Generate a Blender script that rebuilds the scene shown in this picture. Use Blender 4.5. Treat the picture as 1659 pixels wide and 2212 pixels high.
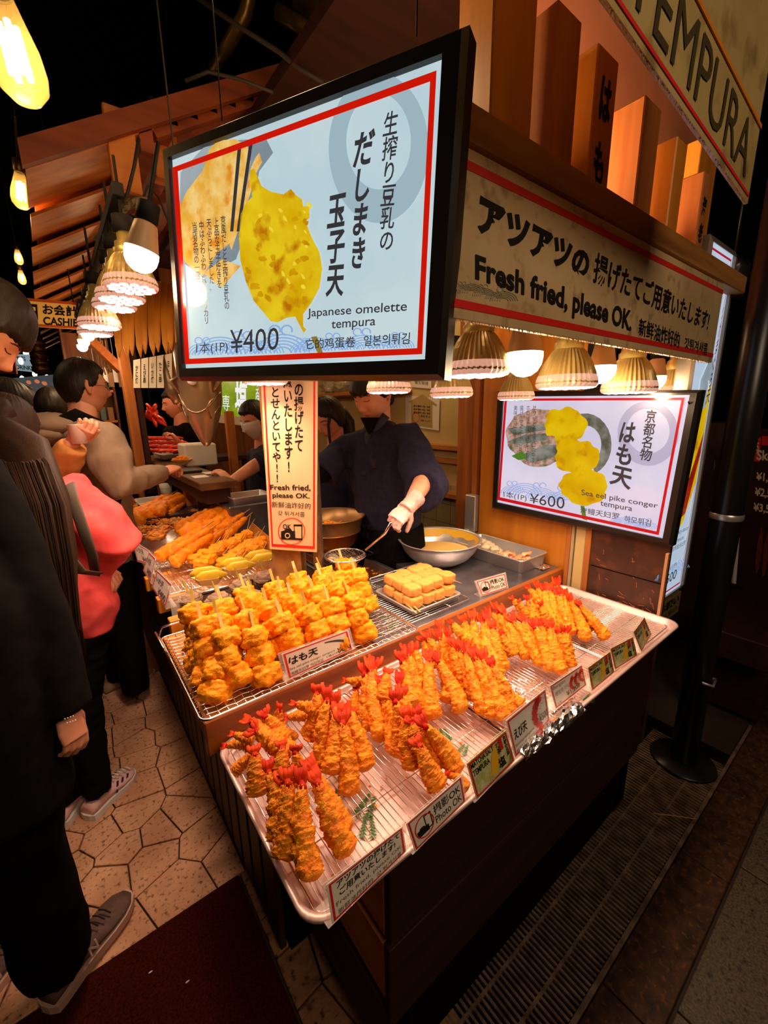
import bpy, bmesh, math, random, re
from math import pi, sin, cos, radians, sqrt
from mathutils import Vector, Matrix, noise
R_ = random.Random(7)
V = Vector
SC = bpy.context.scene
COL = SC.collection
for _o in list(bpy.data.objects): bpy.data.objects.remove(_o)

# ------------------------------------------------------------------ camera
# photograph frame 1659 x 2212; world axes: x = along the shop front to the right,
# y = into the alley, z = up; the eye stands at (0, 0, 1.6)
FW, FH, FPX = 1659.0, 2212.0, 906.829
EYE = V((0, 0, 1.6))
CX = V((0.79076, -0.61194, -0.01511)); CY = V((-0.15417, -0.17520, -0.97239)); CZ = V((0.59239, 0.77126, -0.23288))
cam_d = bpy.data.cameras.new('camera'); cam = bpy.data.objects.new('camera', cam_d); COL.objects.link(cam)
cam_d.sensor_fit = 'HORIZONTAL'; cam_d.sensor_width = 36; cam_d.lens = 36 * FPX / FW; cam_d.clip_start = 0.02
cam.matrix_world = Matrix(((CX[0], -CY[0], -CZ[0], EYE[0]), (CX[1], -CY[1], -CZ[1], EYE[1]), (CX[2], -CY[2], -CZ[2], EYE[2]), (0, 0, 0, 1)))
SC.camera = cam

# ------------------------------------------------------------------ world and exposure
W = bpy.data.worlds.new('night'); SC.world = W; W.use_nodes = True
W.node_tree.nodes['Background'].inputs[0].default_value = (1.0, 0.55, 0.28, 1)
W.node_tree.nodes['Background'].inputs[1].default_value = 0.018
SC.view_settings.view_transform = 'Standard'; SC.view_settings.look = 'None'
SC.view_settings.exposure = 0.0; SC.view_settings.gamma = 1.0; SC.view_settings.use_curve_mapping = False

def lamp(name, kind, loc, power, color, size=0.05, aim=None, angle=130, blend=0.6):
    d = bpy.data.lights.new(name, kind); d.energy = power; d.color = color
    if kind == 'SPOT': d.spot_size = radians(angle); d.spot_blend = blend; d.shadow_soft_size = size
    elif kind == 'AREA': d.size = size
    else: d.shadow_soft_size = size
    o = bpy.data.objects.new(name, d); COL.objects.link(o); o.location = loc
    if aim is not None: o.rotation_euler = (V(aim) - V(loc)).to_track_quat('-Z', 'Y').to_euler()
    return o
WARM = (1.0, 0.62, 0.30); HEAT = (1.0, 0.69, 0.50)
# lights out of view, most of them added as fill
lamp('arcade_fill', 'AREA', (-0.9, 3.0, 2.9), 4, WARM, 0.5, (-0.3, 2.4, 0))  # unseen fill added over the walkway
lamp('arcade_fill', 'AREA', (0.9, 4.6, 2.6), 16, WARM, 0.4, (0.7, 4.0, 1))  # unseen fill added to brighten the stalls deeper in the alley
lamp('kitchen_lamp', 'AREA', (1.75, 2.6, 2.75), 9, (1.0, 0.66, 0.30), 0.5, (1.9, 2.2, 0.6))
lamp('pipe_fill', 'POINT', (0.55, 1.55, 2.62), 1.6, (1.0, 0.62, 0.28), 0.05)  # added to brighten the overhead pipes; no fitting hangs there
lamp('street_fill', 'AREA', (0.3, -1.3, 2.9), 20, (1.0, 0.72, 0.48), 1.0, (0.9, 0.6, 1.0))  # soft fill added from the street side to lift food fronts and cards
lamp('fascia_fill', 'AREA', (0.95, 0.80, 2.04), 6.0, (1.0, 0.60, 0.36), 0.2, (1.5, 0.96, 2.6))  # uplight added behind the ledge to brighten the peach wall
lamp('fascia_fill', 'AREA', (1.45, 0.82, 2.04), 6.0, (1.0, 0.60, 0.36), 0.2, (1.45, 0.96, 2.7))  # second added uplight for the peach wall
lamp('fascia_side_fill', 'POINT', (0.42, 0.88, 2.36), 4.5, (1.0, 0.66, 0.32), 0.05)  # added behind the big sign to brighten the left faces of the posts

# ------------------------------------------------------------------ picture-to-place helpers
def ray(px, py): return CX * (px - FW / 2) + CY * (py - FH / 2) + CZ * FPX
def onz(px, py, z): d = ray(px, py); return EYE + d * ((z - EYE.z) / d.z)
def onx(px, py, x): d = ray(px, py); return EYE + d * ((x - EYE.x) / d.x)
def ony(px, py, y): d = ray(px, py); return EYE + d * ((y - EYE.y) / d.y)
def atd(px, py, depth): return EYE + ray(px, py) * (depth / FPX)
class Plane:
    def __init__(s, p, n): s.p = V(p); s.n = V(n).normalized()
    def __call__(s, px, py, off=0.0):
        d = ray(px, py); q = s.p + s.n * off
        return EYE + d * ((q - EYE).dot(s.n) / d.dot(s.n))

# ------------------------------------------------------------------ mesh builder
def frame_of(d):
    d = d.normalized(); a = V((0, 0, 1)) if abs(d.z) < 0.9 else V((1, 0, 0))
    u = a.cross(d).normalized(); return u, d.cross(u).normalized(), d
class MB:
    def __init__(s): s.v = []; s.f = []; s.mi = []; s.cur = 0; s.smooth = []
    def add(s, vs, fs, smooth=False):
        b = len(s.v); s.v.extend([V(x) for x in vs])
        for f in fs: s.f.append(tuple(b + i for i in f)); s.mi.append(s.cur); s.smooth.append(smooth)
        return b
    def merge(s, o, M=None):
        b = len(s.v); s.v.extend([(M @ x) if M is not None else x.copy() for x in o.v])
        s.f.extend(tuple(b + i for i in f) for f in o.f); s.mi.extend(o.mi); s.smooth.extend(o.smooth)
    def hexa(s, c, bevel=0):   # 8 corners: bottom 4 (ccw), top 4
        s.add(c, [(3, 2, 1, 0), (4, 5, 6, 7), (0, 1, 5, 4), (1, 2, 6, 5), (2, 3, 7, 6), (3, 0, 4, 7)])
    def box(s, a, b, bev=0.0):
        x0, y0, z0 = min(a[0], b[0]), min(a[1], b[1]), min(a[2], b[2]); x1, y1, z1 = max(a[0], b[0]), max(a[1], b[1]), max(a[2], b[2])
        if bev <= 0:
            s.hexa([(x0, y0, z0), (x1, y0, z0), (x1, y1, z0), (x0, y1, z0), (x0, y0, z1), (x1, y0, z1), (x1, y1, z1), (x0, y1, z1)]); return
        bm = bmesh.new(); bmesh.ops.create_cube(bm, size=1)
        for v in bm.verts: v.co = V(((x0 + x1) / 2 + v.co.x * (x1 - x0), (y0 + y1) / 2 + v.co.y * (y1 - y0), (z0 + z1) / 2 + v.co.z * (z1 - z0)))
        bmesh.ops.bevel(bm, geom=bm.edges[:], offset=min(bev, 0.45 * min(x1 - x0, y1 - y0, z1 - z0)), segments=1, affect='EDGES')
        s.bm(bm)
    def bm(s, bm, smooth=False):
        bm.verts.index_update(); s.add([v.co.copy() for v in bm.verts], [tuple(v.index for v in f.verts) for f in bm.faces], smooth); bm.free()
    def beam(s, a, b, w, h, up=(0, 0, 1), bev=0.0):   # box along a->b
        a, b = V(a), V(b); d = (b - a).normalized(); u = V(up).cross(d)
        if u.length < 1e-4: u = V((1, 0, 0)).cross(d)
        u.normalize(); n = d.cross(u).normalized(); L = (b - a).length
        m = MB(); m.box((-w / 2, 0, -h / 2), (w / 2, L, h / 2), bev)
        M = Matrix(((u.x, d.x, n.x, a.x), (u.y, d.y, n.y, a.y), (u.z, d.z, n.z, a.z), (0, 0, 0, 1))); s.merge(m, M)
    def tube(s, pts, r, seg=8, cap=True, smooth=True, flat=1.0, up=None, closed=False):
        pts = [V(p) for p in pts]; n = len(pts)
        rr = r if isinstance(r, (list, tuple)) else [r] * n
        rings = []; u = None
        for i in range(n):
            if closed: t = pts[(i + 1) % n] - pts[i - 1]
            else: t = pts[min(i + 1, n - 1)] - pts[max(i - 1, 0)]
            if t.length < 1e-9: t = V((0, 0, 1))
            t.normalize()
            if up is not None: w = t.cross(V(up)); u = w.normalized() if w.length > 1e-5 else (u or frame_of(t)[0])
            elif u is None: u = frame_of(t)[0]
            else: u = (u - t * u.dot(t)); u = u.normalized() if u.length > 1e-6 else frame_of(t)[0]
            w = t.cross(u)
            q = rr[i]; ra, rb = (q if isinstance(q, (tuple, list)) else (q, q * flat))
            rings.append([pts[i] + u * (ra * cos(2 * pi * k / seg)) + w * (rb * sin(2 * pi * k / seg)) for k in range(seg)])
        fs = []
        m = n if closed else n - 1
        for i in range(m):
            j = (i + 1) % n
            for k in range(seg): fs.append((i * seg + k, i * seg + (k + 1) % seg, j * seg + (k + 1) % seg, j * seg + k))
        vs = [p for rg in rings for p in rg]
        if cap and not closed: fs.append(tuple(range(seg - 1, -1, -1))); fs.append(tuple((n - 1) * seg + k for k in range(seg)))
        s.add(vs, fs, smooth)
    def lathe(s, prof, c=(0, 0, 0), seg=24, axis=(0, 0, 1), smooth=True, ribs=0, ribamp=0, ribrange=None):
        c = V(c); u, w, d = frame_of(V(axis)); vs = []; fs = []
        for i, (r, z) in enumerate(prof):
            for k in range(seg):
                q = r
                if ribs and ribrange[0] <= i <= ribrange[1]: q = r + ribamp * (1 if k % 2 else -1)
                vs.append(c + u * (q * cos(2 * pi * k / seg)) + w * (q * sin(2 * pi * k / seg)) + d * z)
        n = len(prof)
        for i in range(n - 1):
            for k in range(seg): fs.append((i * seg + k, i * seg + (k + 1) % seg, (i + 1) * seg + (k + 1) % seg, (i + 1) * seg + k))
        s.add(vs, fs, smooth)
        b = len(s.v) - len(vs)
        if prof[0][0] > 1e-6 and prof[0][0] != prof[-1][0]: pass
    def disc(s, c, r, axis=(0, 0, 1), seg=24, ry=None):
        c = V(c); u, w, d = frame_of(V(axis))
        s.add([c + u * r * cos(2 * pi * k / seg) + w * (ry or r) * sin(2 * pi * k / seg) for k in range(seg)], [tuple(range(seg))])
    def ball(s, c, r, seg=12, rings=8, amp=0, fr=1, seed=0):
        c = V(c); rx, ry, rz = r if isinstance(r, (tuple, list)) else (r, r, r); vs = []; fs = []
        vs.append(c + V((0, 0, -rz)))
        for i in range(1, rings):
            th = -pi / 2 + pi * i / rings
            for k in range(seg):
                ph = 2 * pi * k / seg; q = V((cos(th) * cos(ph), cos(th) * sin(ph), sin(th)))
                a = 1 + (amp * noise.noise(q * fr + V((seed, seed * 2, 3))) if amp else 0)
                vs.append(c + V((q.x * rx * a, q.y * ry * a, q.z * rz * a)))
        vs.append(c + V((0, 0, rz))); t = len(vs) - 1
        for k in range(seg): fs.append((0, 1 + (k + 1) % seg, 1 + k))
        for i in range(rings - 2):
            for k in range(seg): fs.append((1 + i * seg + k, 1 + i * seg + (k + 1) % seg, 1 + (i + 1) * seg + (k + 1) % seg, 1 + (i + 1) * seg + k))
        o = 1 + (rings - 2) * seg
        for k in range(seg): fs.append((o + k, o + (k + 1) % seg, t))
        s.add(vs, fs, True)
    def slab(s, pts, th, n=None):      # flat polygon with thickness along its normal
        pts = [V(p) for p in pts]; k = len(pts)
        if n is None: n = (pts[1] - pts[0]).cross(pts[2] - pts[0]).normalized()
        n = V(n); vs = pts + [p - n * th for p in pts]
        s.add(vs, [tuple(range(k)), tuple(range(2 * k - 1, k - 1, -1))] + [(i, i + k, (i + 1) % k + k, (i + 1) % k) for i in range(k)])
    def poly(s, pts): s.add(pts, [tuple(range(len(pts)))])

OFF = {}
def link_mesh(name, mb, m, loc, smooth=None):
    me = bpy.data.meshes.new(name)
    me.from_pydata([tuple(p - loc) for p in mb.v], [], mb.f)
    ms = m if isinstance(m, (list, tuple)) else [m]
    for x in ms: me.materials.append(x)
    if len(ms) > 1: me.polygons.foreach_set('material_index', mb.mi)
    sm = mb.smooth if smooth is None else [smooth] * len(mb.f)
    me.polygons.foreach_set('use_smooth', sm); me.update()
    o = bpy.data.objects.new(name, me); COL.objects.link(o); return o
def tag(o, label=None, cat=None, group=None, kind=None):
    if label: o['label'] = label
    if cat: o['category'] = cat
    if group: o['group'] = group
    if kind: o['kind'] = kind
    return o
def thing(name, label, cat, loc=(0, 0, 0), group=None, rz=0):
    o = bpy.data.objects.new(name, None); o.empty_display_size = 0.05; COL.objects.link(o); o.location = loc; o.rotation_euler = (0, 0, rz)
    OFF[o.name] = V(loc); return tag(o, label, cat, group)
def part(name, mb, m, parent, local=False, smooth=None, label=None, kind=None):
    off = V((0, 0, 0)) if local else OFF[parent.name]
    o = link_mesh(name, mb, m, off, smooth); o.parent = parent; OFF[o.name] = off
    if label: o['label'] = label
    if kind: o['kind'] = kind
    return o
def solo(name, mb, m, label, cat, group=None, smooth=None, kind=None):
    x = [p.x for p in mb.v]; y = [p.y for p in mb.v]; z = [p.z for p in mb.v]
    loc = V(((min(x) + max(x)) / 2, (min(y) + max(y)) / 2, min(z)))
    o = link_mesh(name, mb, m, loc, smooth); o.location = loc; OFF[o.name] = loc
    return tag(o, label, cat, group, kind)
def struct(name, mb, m, smooth=None):
    o = link_mesh(name, mb, m, V((0, 0, 0)), smooth); o['kind'] = 'structure'; OFF[o.name] = V((0, 0, 0)); return o
def rename_free(o): return o
def dup(root, M=None, label=None, group=None, name=None):
    r = root.copy(); COL.objects.link(r)
    if M is not None: r.matrix_world = M
    if label: r['label'] = label
    if group: r['group'] = group
    for ch in list(root.children):
        c = ch.copy(); COL.objects.link(c); c.parent = r
        for g in list(ch.children):
            d = g.copy(); COL.objects.link(d); d.parent = c
    return r
ORD = ['first', 'second', 'third', 'fourth', 'fifth', 'sixth', 'seventh', 'eighth', 'ninth', 'tenth', 'eleventh', 'twelfth', 'thirteenth', 'fourteenth', 'fifteenth', 'sixteenth', 'seventeenth', 'eighteenth', 'nineteenth', 'twentieth']

# ------------------------------------------------------------------ materials
def lin(c): return tuple(((x / 255) / 12.92 if x / 255 <= 0.04045 else ((x / 255 + 0.055) / 1.055) ** 2.4) for x in c)
def mat(name, col, rough=0.5, metal=0.0, col2=None, nscale=20.0, stretch=(1, 1, 1), bump=0.0, bscale=60.0, bdist=0.002, spec=0.5,
        emit=None, estr=0.0, coat=0.0, sss=0.0, trans=0.0, alpha=1.0, mixc=(0.35, 0.65), detail=4, nscale2=None, col3=None, rough2=None):
    m = bpy.data.materials.new(name); m.use_nodes = True; nt = m.node_tree; N = nt.nodes; L = nt.links
    b = N['Principled BSDF']; b.inputs['Roughness'].default_value = rough; b.inputs['Metallic'].default_value = metal
    b.inputs['Specular IOR Level'].default_value = spec
    b.inputs['Base Color'].default_value = (*col, 1)
    if coat: b.inputs['Coat Weight'].default_value = coat; b.inputs['Coat Roughness'].default_value = 0.08
    if sss: b.inputs['Subsurface Weight'].default_value = sss; b.inputs['Subsurface Scale'].default_value = 0.01; b.inputs['Subsurface Radius'].default_value = (1, .4, .2)
    if trans: b.inputs['Transmission Weight'].default_value = trans; b.inputs['IOR'].default_value = 1.35
    if alpha < 1: b.inputs['Alpha'].default_value = alpha
    tc = N.new('ShaderNodeTexCoord'); mp = N.new('ShaderNodeMapping'); mp.inputs['Scale'].default_value = stretch
    L.new(tc.outputs['Object'], mp.inputs['Vector'])
    out = None
    if col2 is not None:
        n = N.new('ShaderNodeTexNoise'); n.inputs['Scale'].default_value = nscale; n.inputs['Detail'].default_value = detail
        L.new(mp.outputs[0], n.inputs['Vector'])
        r = N.new('ShaderNodeValToRGB'); r.color_ramp.elements[0].position = mixc[0]; r.color_ramp.elements[1].position = mixc[1]
        r.color_ramp.elements[0].color = (*col, 1); r.color_ramp.elements[1].color = (*col2, 1)
        L.new(n.outputs['Fac'], r.inputs[0]); out = r.outputs[0]
        if col3 is not None:
            n2 = N.new('ShaderNodeTexNoise'); n2.inputs['Scale'].default_value = nscale2 or nscale * 3; n2.inputs['Detail'].default_value = 3
            L.new(mp.outputs[0], n2.inputs['Vector'])
            r2 = N.new('ShaderNodeValToRGB'); r2.color_ramp.elements[0].position = 0.55; r2.color_ramp.elements[1].position = 0.7
            L.new(n2.outputs['Fac'], r2.inputs[0])
            mx = N.new('ShaderNodeMix'); mx.data_type = 'RGBA'; L.new(r2.outputs[0], mx.inputs[0]); L.new(out, mx.inputs[6]); mx.inputs[7].default_value = (*col3, 1)
            out = mx.outputs[2]
        L.new(out, b.inputs['Base Color'])
    if bump:
        n3 = N.new('ShaderNodeTexNoise'); n3.inputs['Scale'].default_value = bscale; n3.inputs['Detail'].default_value = 4
        L.new(mp.outputs[0], n3.inputs['Vector'])
        bp = N.new('ShaderNodeBump'); bp.inputs['Strength'].default_value = bump; bp.inputs['Distance'].default_value = bdist
        L.new(n3.outputs['Fac'], bp.inputs['Height']); L.new(bp.outputs[0], b.inputs['Normal'])
    if estr:
        b.inputs['Emission Strength'].default_value = estr
        if out is not None and emit is None: L.new(out, b.inputs['Emission Color'])
        else: b.inputs['Emission Color'].default_value = (*(emit or col), 1)
    return m
def wood(name, c1, c2, axis='x', rough=0.6, scale=30, knots=None, bump=0.25, spec=0.35):
    st = {'x': (0.08, 1, 1), 'y': (1, 0.08, 1), 'z': (1, 1, 0.08)}[axis]
    return mat(name, c1, rough, 0, c2, scale, st, bump, scale * 4, 0.001, spec, mixc=(0.3, 0.7), detail=6, col3=knots, nscale2=scale * 0.5)
M = {}
M['tray'] = mat('tray_metal', (0.80, 0.74, 0.70), 0.28, 1.0, bump=0.05, bscale=8, bdist=0.004)
M['steel'] = mat('brushed_steel', (0.74, 0.70, 0.67), 0.33, 0.72, bump=0.12, bscale=40, stretch=(0.2, 1, 1), bdist=0.001)
M['steel_worn'] = mat('worn_steel_top', (0.34, 0.33, 0.36), 0.32, 0.85, (0.20, 0.18, 0.19), 9, bump=0.12, bscale=30)
M['wire'] = mat('chrome_wire', (0.86, 0.80, 0.75), 0.22, 1.0)
M['foil'] = mat('aluminium_foil', (0.92, 0.90, 0.90), 0.2, 1.0, bump=0.5, bscale=30, bdist=0.008)
M['batter'] = mat('fried_batter', lin((250, 164, 12)), 0.55, 0, lin((242, 134, 6)), 2.0, bump=0.8, bscale=6, bdist=0.003, spec=0.25, col3=lin((232, 118, 6)), nscale2=3)
M['batter_red'] = mat('fried_crust', lin((246, 148, 8)), 0.5, 0, lin((228, 106, 4)), 6, bump=0.9, bscale=44, bdist=0.004, spec=0.3, col3=lin((250, 172, 34)), nscale2=9, sss=0.0)
M['tail'] = mat('shrimp_tail_shell', lin((168, 10, 2)), 0.5, 0, lin((222, 74, 10)), 9, stretch=(1, 1, 0.2), spec=0.12)
M['bamboo'] = mat('bamboo', lin((224, 168, 96)), 0.5, 0, lin((196, 140, 60)), 60, stretch=(1, 1, 0.1))
M['bamboo_green'] = mat('green_bamboo', lin((176, 150, 62)), 0.5, 0, lin((150, 130, 50)), 60, stretch=(1, 1, 0.1))
M['pine_x'] = wood('pine_grain_x', lin((178, 122, 60)), lin((140, 90, 38)), 'x', knots=lin((104, 60, 24)))
M['pine_y'] = wood('pine_grain_y', lin((205, 128, 58)), lin((168, 92, 34)), 'y')
M['pine_z'] = wood('pine_grain_z', lin((198, 122, 58)), lin((158, 88, 34)), 'z')
M['orange_z'] = wood('oiled_board', lin((214, 138, 42)), lin((186, 108, 28)), 'z', rough=0.4, scale=22)
M['rail'] = wood('red_brown_rail', lin((178, 98, 36)), lin((128, 62, 20)), 'x', rough=0.35)
M['dark_x'] = wood('dark_board', lin((56, 20, 11)), lin((36, 12, 6)), 'x', rough=0.6, scale=20)
M['dark_y'] = wood('dark_board_y', lin((64, 28, 15)), lin((40, 16, 9)), 'y', rough=0.6, scale=20)
M['dark_z'] = wood('dark_post', lin((66, 32, 18)), lin((38, 18, 9)), 'z', rough=0.6, scale=20)
M['black'] = mat('black_metal', (0.012, 0.011, 0.011), 0.3, 0.0, spec=0.5)
M['matte_black'] = mat('matte_black', (0.012, 0.010, 0.010), 0.7, spec=0.2)
M['frame'] = mat('sign_frame_black', (0.016, 0.013, 0.012), 0.33, 0.2, bump=0.05, bscale=20)
M['white_plastic'] = mat('white_plastic', (0.74, 0.70, 0.66), 0.4)
M['ink'] = mat('black_ink', (0.012, 0.010, 0.010), 0.6, spec=0.2)
M['ink_brown'] = mat('brown_ink', (0.05, 0.025, 0.02), 0.6, spec=0.2)
M['red'] = mat('red_print', (0.66, 0.015, 0.012), 0.5)
M['paper'] = mat('paper_card', (0.80, 0.72, 0.62), 0.5, coat=0.2)
M['acrylic'] = mat('clear_acrylic', (0.95, 0.85, 0.78), 0.08, alpha=0.22, spec=0.6)
M['skin'] = mat('skin', lin((226, 158, 122)), 0.5, 0, lin((208, 134, 100)), 14, sss=0.12)
M['skin_lip'] = mat('lips', lin((196, 96, 84)), 0.4)
M['hair'] = mat('black_hair', (0.012, 0.008, 0.006), 0.5, 0, (0.020, 0.012, 0.008), 60, stretch=(1, 1, 0.06), bump=0.5, bscale=240, bdist=0.002, spec=0.3)
M['hair_brown'] = mat('dark_brown_hair', (0.030, 0.014, 0.008), 0.6, 0, (0.036, 0.016, 0.008), 70, stretch=(1, 1, 0.05), bump=0.4, bscale=240, bdist=0.002, spec=0.2)
M['navy'] = mat('navy_cotton', (0.012, 0.012, 0.030), 0.85, 0, (0.020, 0.018, 0.040), 50, bump=0.3, bscale=400, bdist=0.001, spec=0.2)
M['black_cloth'] = mat('black_cloth', (0.004, 0.0035, 0.0035), 0.9, 0, (0.007, 0.0055, 0.005), 30, bump=0.3, bscale=300, bdist=0.001, spec=0.05)
M['pink'] = mat('coral_pink_fleece', lin((246, 92, 88)), 0.8, 0, lin((226, 70, 70)), 12, bump=0.35, bscale=300, bdist=0.001, spec=0.2)
M['grey_cloth'] = mat('grey_sweat_fabric', lin((138, 114, 90)), 0.9, 0, lin((132, 108, 85)), 30, bump=0.3, bscale=400, bdist=0.001, spec=0.2)
M['tan_cloth'] = mat('tan_sweat_fabric', lin((206, 140, 76)), 0.9, 0, lin((186, 122, 62)), 20, bump=0.3, bscale=400, bdist=0.001, spec=0.2)
M['glove'] = mat('translucent_glove', lin((214, 176, 164)), 0.35, 0, lin((196, 150, 136)), 20, bump=0.4, bscale=60, bdist=0.003, sss=0.2)
# ------------------------------------------------------------------ the setting
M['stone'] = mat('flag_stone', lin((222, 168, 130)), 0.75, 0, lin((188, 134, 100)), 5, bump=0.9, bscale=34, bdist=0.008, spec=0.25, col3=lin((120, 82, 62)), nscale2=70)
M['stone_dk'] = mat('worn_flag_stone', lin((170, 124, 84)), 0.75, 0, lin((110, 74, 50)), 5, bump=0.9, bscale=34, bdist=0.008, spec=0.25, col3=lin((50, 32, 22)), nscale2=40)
M['grout'] = mat('dark_grout', lin((52, 36, 28)), 0.9)
M['plank_floor'] = wood('floor_plank', lin((150, 92, 52)), lin((104, 60, 34)), 'y', rough=0.5, scale=16)
M['carpet'] = mat('red_brown_carpet', lin((84, 26, 18)), 1.0, 0, lin((48, 14, 10)), 160, bump=1.0, bscale=500, bdist=0.006, spec=0.05)
M['granite'] = mat('granite_paver', lin((88, 76, 56)), 0.6, 0, lin((52, 44, 34)), 160, bump=0.3, bscale=200, bdist=0.002, col3=lin((28, 24, 18)), nscale2=60)
M['kerb'] = mat('brown_kerb_stone', lin((72, 48, 32)), 0.6, 0, lin((44, 28, 20)), 24, bump=0.5, bscale=90, bdist=0.003, col3=lin((100, 62, 34)), nscale2=60, spec=0.2)
M['grate'] = mat('grate_steel', lin((150, 124, 104)), 0.5, 0.3, lin((100, 78, 64)), 20)
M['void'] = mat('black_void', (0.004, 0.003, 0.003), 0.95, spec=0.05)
M['cream'] = mat('cream_wall', lin((214, 190, 130)), 0.6, 0, lin((200, 172, 112)), 4, spec=0.3)
M['tile'] = mat('wall_tile', lin((190, 172, 132)), 0.3, 0, lin((170, 150, 112)), 6)
M['peach'] = mat('peach_awning', lin((236, 150, 104)), 0.8, 0, lin((222, 132, 86)), 3, spec=0.2)

b = MB(); b.box((-6, -4, -0.12), (8, 11, -0.012)); floor = struct('floor', b, M['grout'])
# irregular flag stones: cells of a jittered Voronoi pattern, each its own piece
def clip(poly, p, n):
    out = []
    for i in range(len(poly)):
        a, c = poly[i], poly[(i + 1) % len(poly)]
        da, dc = (a[0] - p[0]) * n[0] + (a[1] - p[1]) * n[1], (c[0] - p[0]) * n[0] + (c[1] - p[1]) * n[1]
        if da <= 0: out.append(a)
        if da * dc < 0: t = da / (da - dc); out.append((a[0] + t * (c[0] - a[0]), a[1] + t * (c[1] - a[1])))
    return out
def stones(x0, y0, x1, y1, nx, ny, seed, ma, inset=0.004, z=0.0):
    r = random.Random(seed); S = []
    for i in range(nx):
        for j in range(ny):
            S.append((x0 + (i + 0.12 + 0.76 * r.random()) * (x1 - x0) / nx, y0 + (j + 0.12 + 0.76 * r.random()) * (y1 - y0) / ny))
    for k, s in enumerate(S):
        poly = [(x0, y0), (x1, y0), (x1, y1), (x0, y1)]
        for q in sorted(S, key=lambda q: (q[0] - s[0]) ** 2 + (q[1] - s[1]) ** 2)[1:18]:
            d = ((q[0] - s[0]), (q[1] - s[1])); l = sqrt(d[0] ** 2 + d[1] ** 2); n = (d[0] / l, d[1] / l)
            poly = clip(poly, ((s[0] + q[0]) / 2 - n[0] * inset, (s[1] + q[1]) / 2 - n[1] * inset), n)
            if len(poly) < 3: break
        if len(poly) < 3: continue
        h = z - 0.001 + 0.003 * r.random(); cx = sum(p[0] for p in poly) / len(poly); cy = sum(p[1] for p in poly) / len(poly)
        m = MB(); m.add([(p[0], p[1], -0.012) for p in poly] + [(p[0], p[1], h - 0.002) for p in poly] + [(p[0] + (cx - p[0]) * 0.05, p[1] + (cy - p[1]) * 0.05, h) for p in poly],
                        [tuple(range(2 * len(poly), 3 * len(poly)))] + [(i, (i + 1) % len(poly), (i + 1) % len(poly) + len(poly), i + len(poly)) for i in range(len(poly))] +
                        [(i + len(poly), (i + 1) % len(poly) + len(poly), (i + 1) % len(poly) + 2 * len(poly), i + 2 * len(poly)) for i in range(len(poly))])
        part('stone', m, ma, floor)
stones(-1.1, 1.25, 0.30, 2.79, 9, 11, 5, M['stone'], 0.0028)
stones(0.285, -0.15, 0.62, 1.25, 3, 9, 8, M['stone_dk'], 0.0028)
# plank floor of the alley
r = random.Random(3)
x = -1.1
while x < 0.42:
    y = 2.80
    while y < 7.5:
        L = 0.7 + r.random() * 0.5; m = MB(); m.box((x + 0.002, y + 0.002, -0.012), (x + 0.126, y + L - 0.002, r.random() * 0.002), 0.0)
        part('plank', m, M['plank_floor'], floor); y += L
    x += 0.13
b = MB(); b.box((-1.6, -0.6, 0.0), (0.275, 1.24, 0.012), 0.004)
solo('floor_mat', b, M['carpet'], 'dark red-brown carpet mat on the floor at the lower left edge of the picture', 'mat')
for cx, cy, a in ((0.06, 1.04, 0.5), (-0.02, 1.13, 1.2)):
    b = MB(); b.ball((cx, cy, 0.0145), (0.006, 0.0022, 0.002), 8, 6)
    solo('crumb', b, M['paper'], 'tiny pale crumb lying on the red-brown mat' if a < 1 else 'second tinier pale crumb on the red-brown mat', 'crumb')
# drain grate beside the counter
g = thing('drain_grate', 'long steel drain grate of narrow parallel bars beside the counter front', 'grate', (1.2, 0.45, 0.0))
b = MB(); b.box((0.3, 0.33, -0.1), (2.3, 0.98, -0.011)); part('channel', b, M['void'], g)
x = 0.60
while x < 2.2:
    b = MB(); b.box((x, 0.325, -0.01), (x + 0.0075, 0.62, 0.0)); part('bar', b, M['grate'], g); x += 0.0165
b = MB(); b.box((0.55, 0.40, -0.009), (2.2, 0.408, 0.001)); b.box((0.55, 0.50, -0.009), (2.2, 0.508, 0.001)); part('cross_bar', b, M['grate'], g)
b = MB(); b.box((0.5, 0.311, -0.01), (2.6, 0.324, 0.003), 0.001); part('edge_strip', b, M['grate'], g)
# kerb stones and granite pavers of the street
r = random.Random(9)
x = -0.2
while x < 4.6:
    b = MB(); b.box((x + 0.002, 0.165, -0.012), (x + 0.598, 0.308, 0.001), 0.002); part('kerb_stone', b, M['kerb'], floor); x += 0.6
for j, (ya, yb) in enumerate(((-0.24, 0.155), (-0.65, -0.245), (-1.06, -0.655), (-1.5, -1.065))):
    x = -0.1 - 0.3 * (j % 2)
    while x < 5:
        b = MB(); b.box((x + 0.003, ya, -0.012), (x + 0.597, yb, r.random() * 0.002), 0.002); part('paver', b, M['granite'], floor); x += 0.6
b = MB(); b.beam((1.515, 0.405, 0.006), (1.66, 0.345, 0.006), 0.003, 0.003)
_p, _q = onz(1412, 1757, 0.006), onz(1503, 1769, 0.006); b = MB(); b.tube([_p, (_p + _q) / 2 + V((0, 0, .001)), _q], 0.0016, 6)
solo('dropped_skewer', b, M['bamboo'], 'single pale bamboo skewer dropped on the drain grate', 'skewer')

# far dark surroundings
b = MB(); b.box((-6, -4, 4.6), (8, 11, 4.7)); struct('ceiling', b, M['void'])
b = MB(); b.box((-6, 10.9, 0), (8, 11, 4.7)); struct('wall_far', b, M['void'])
b = MB(); b.box((-2.6, 1.5, 0), (-2.5, 11, 4.6)); struct('wall_left', b, M['void'])
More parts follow.
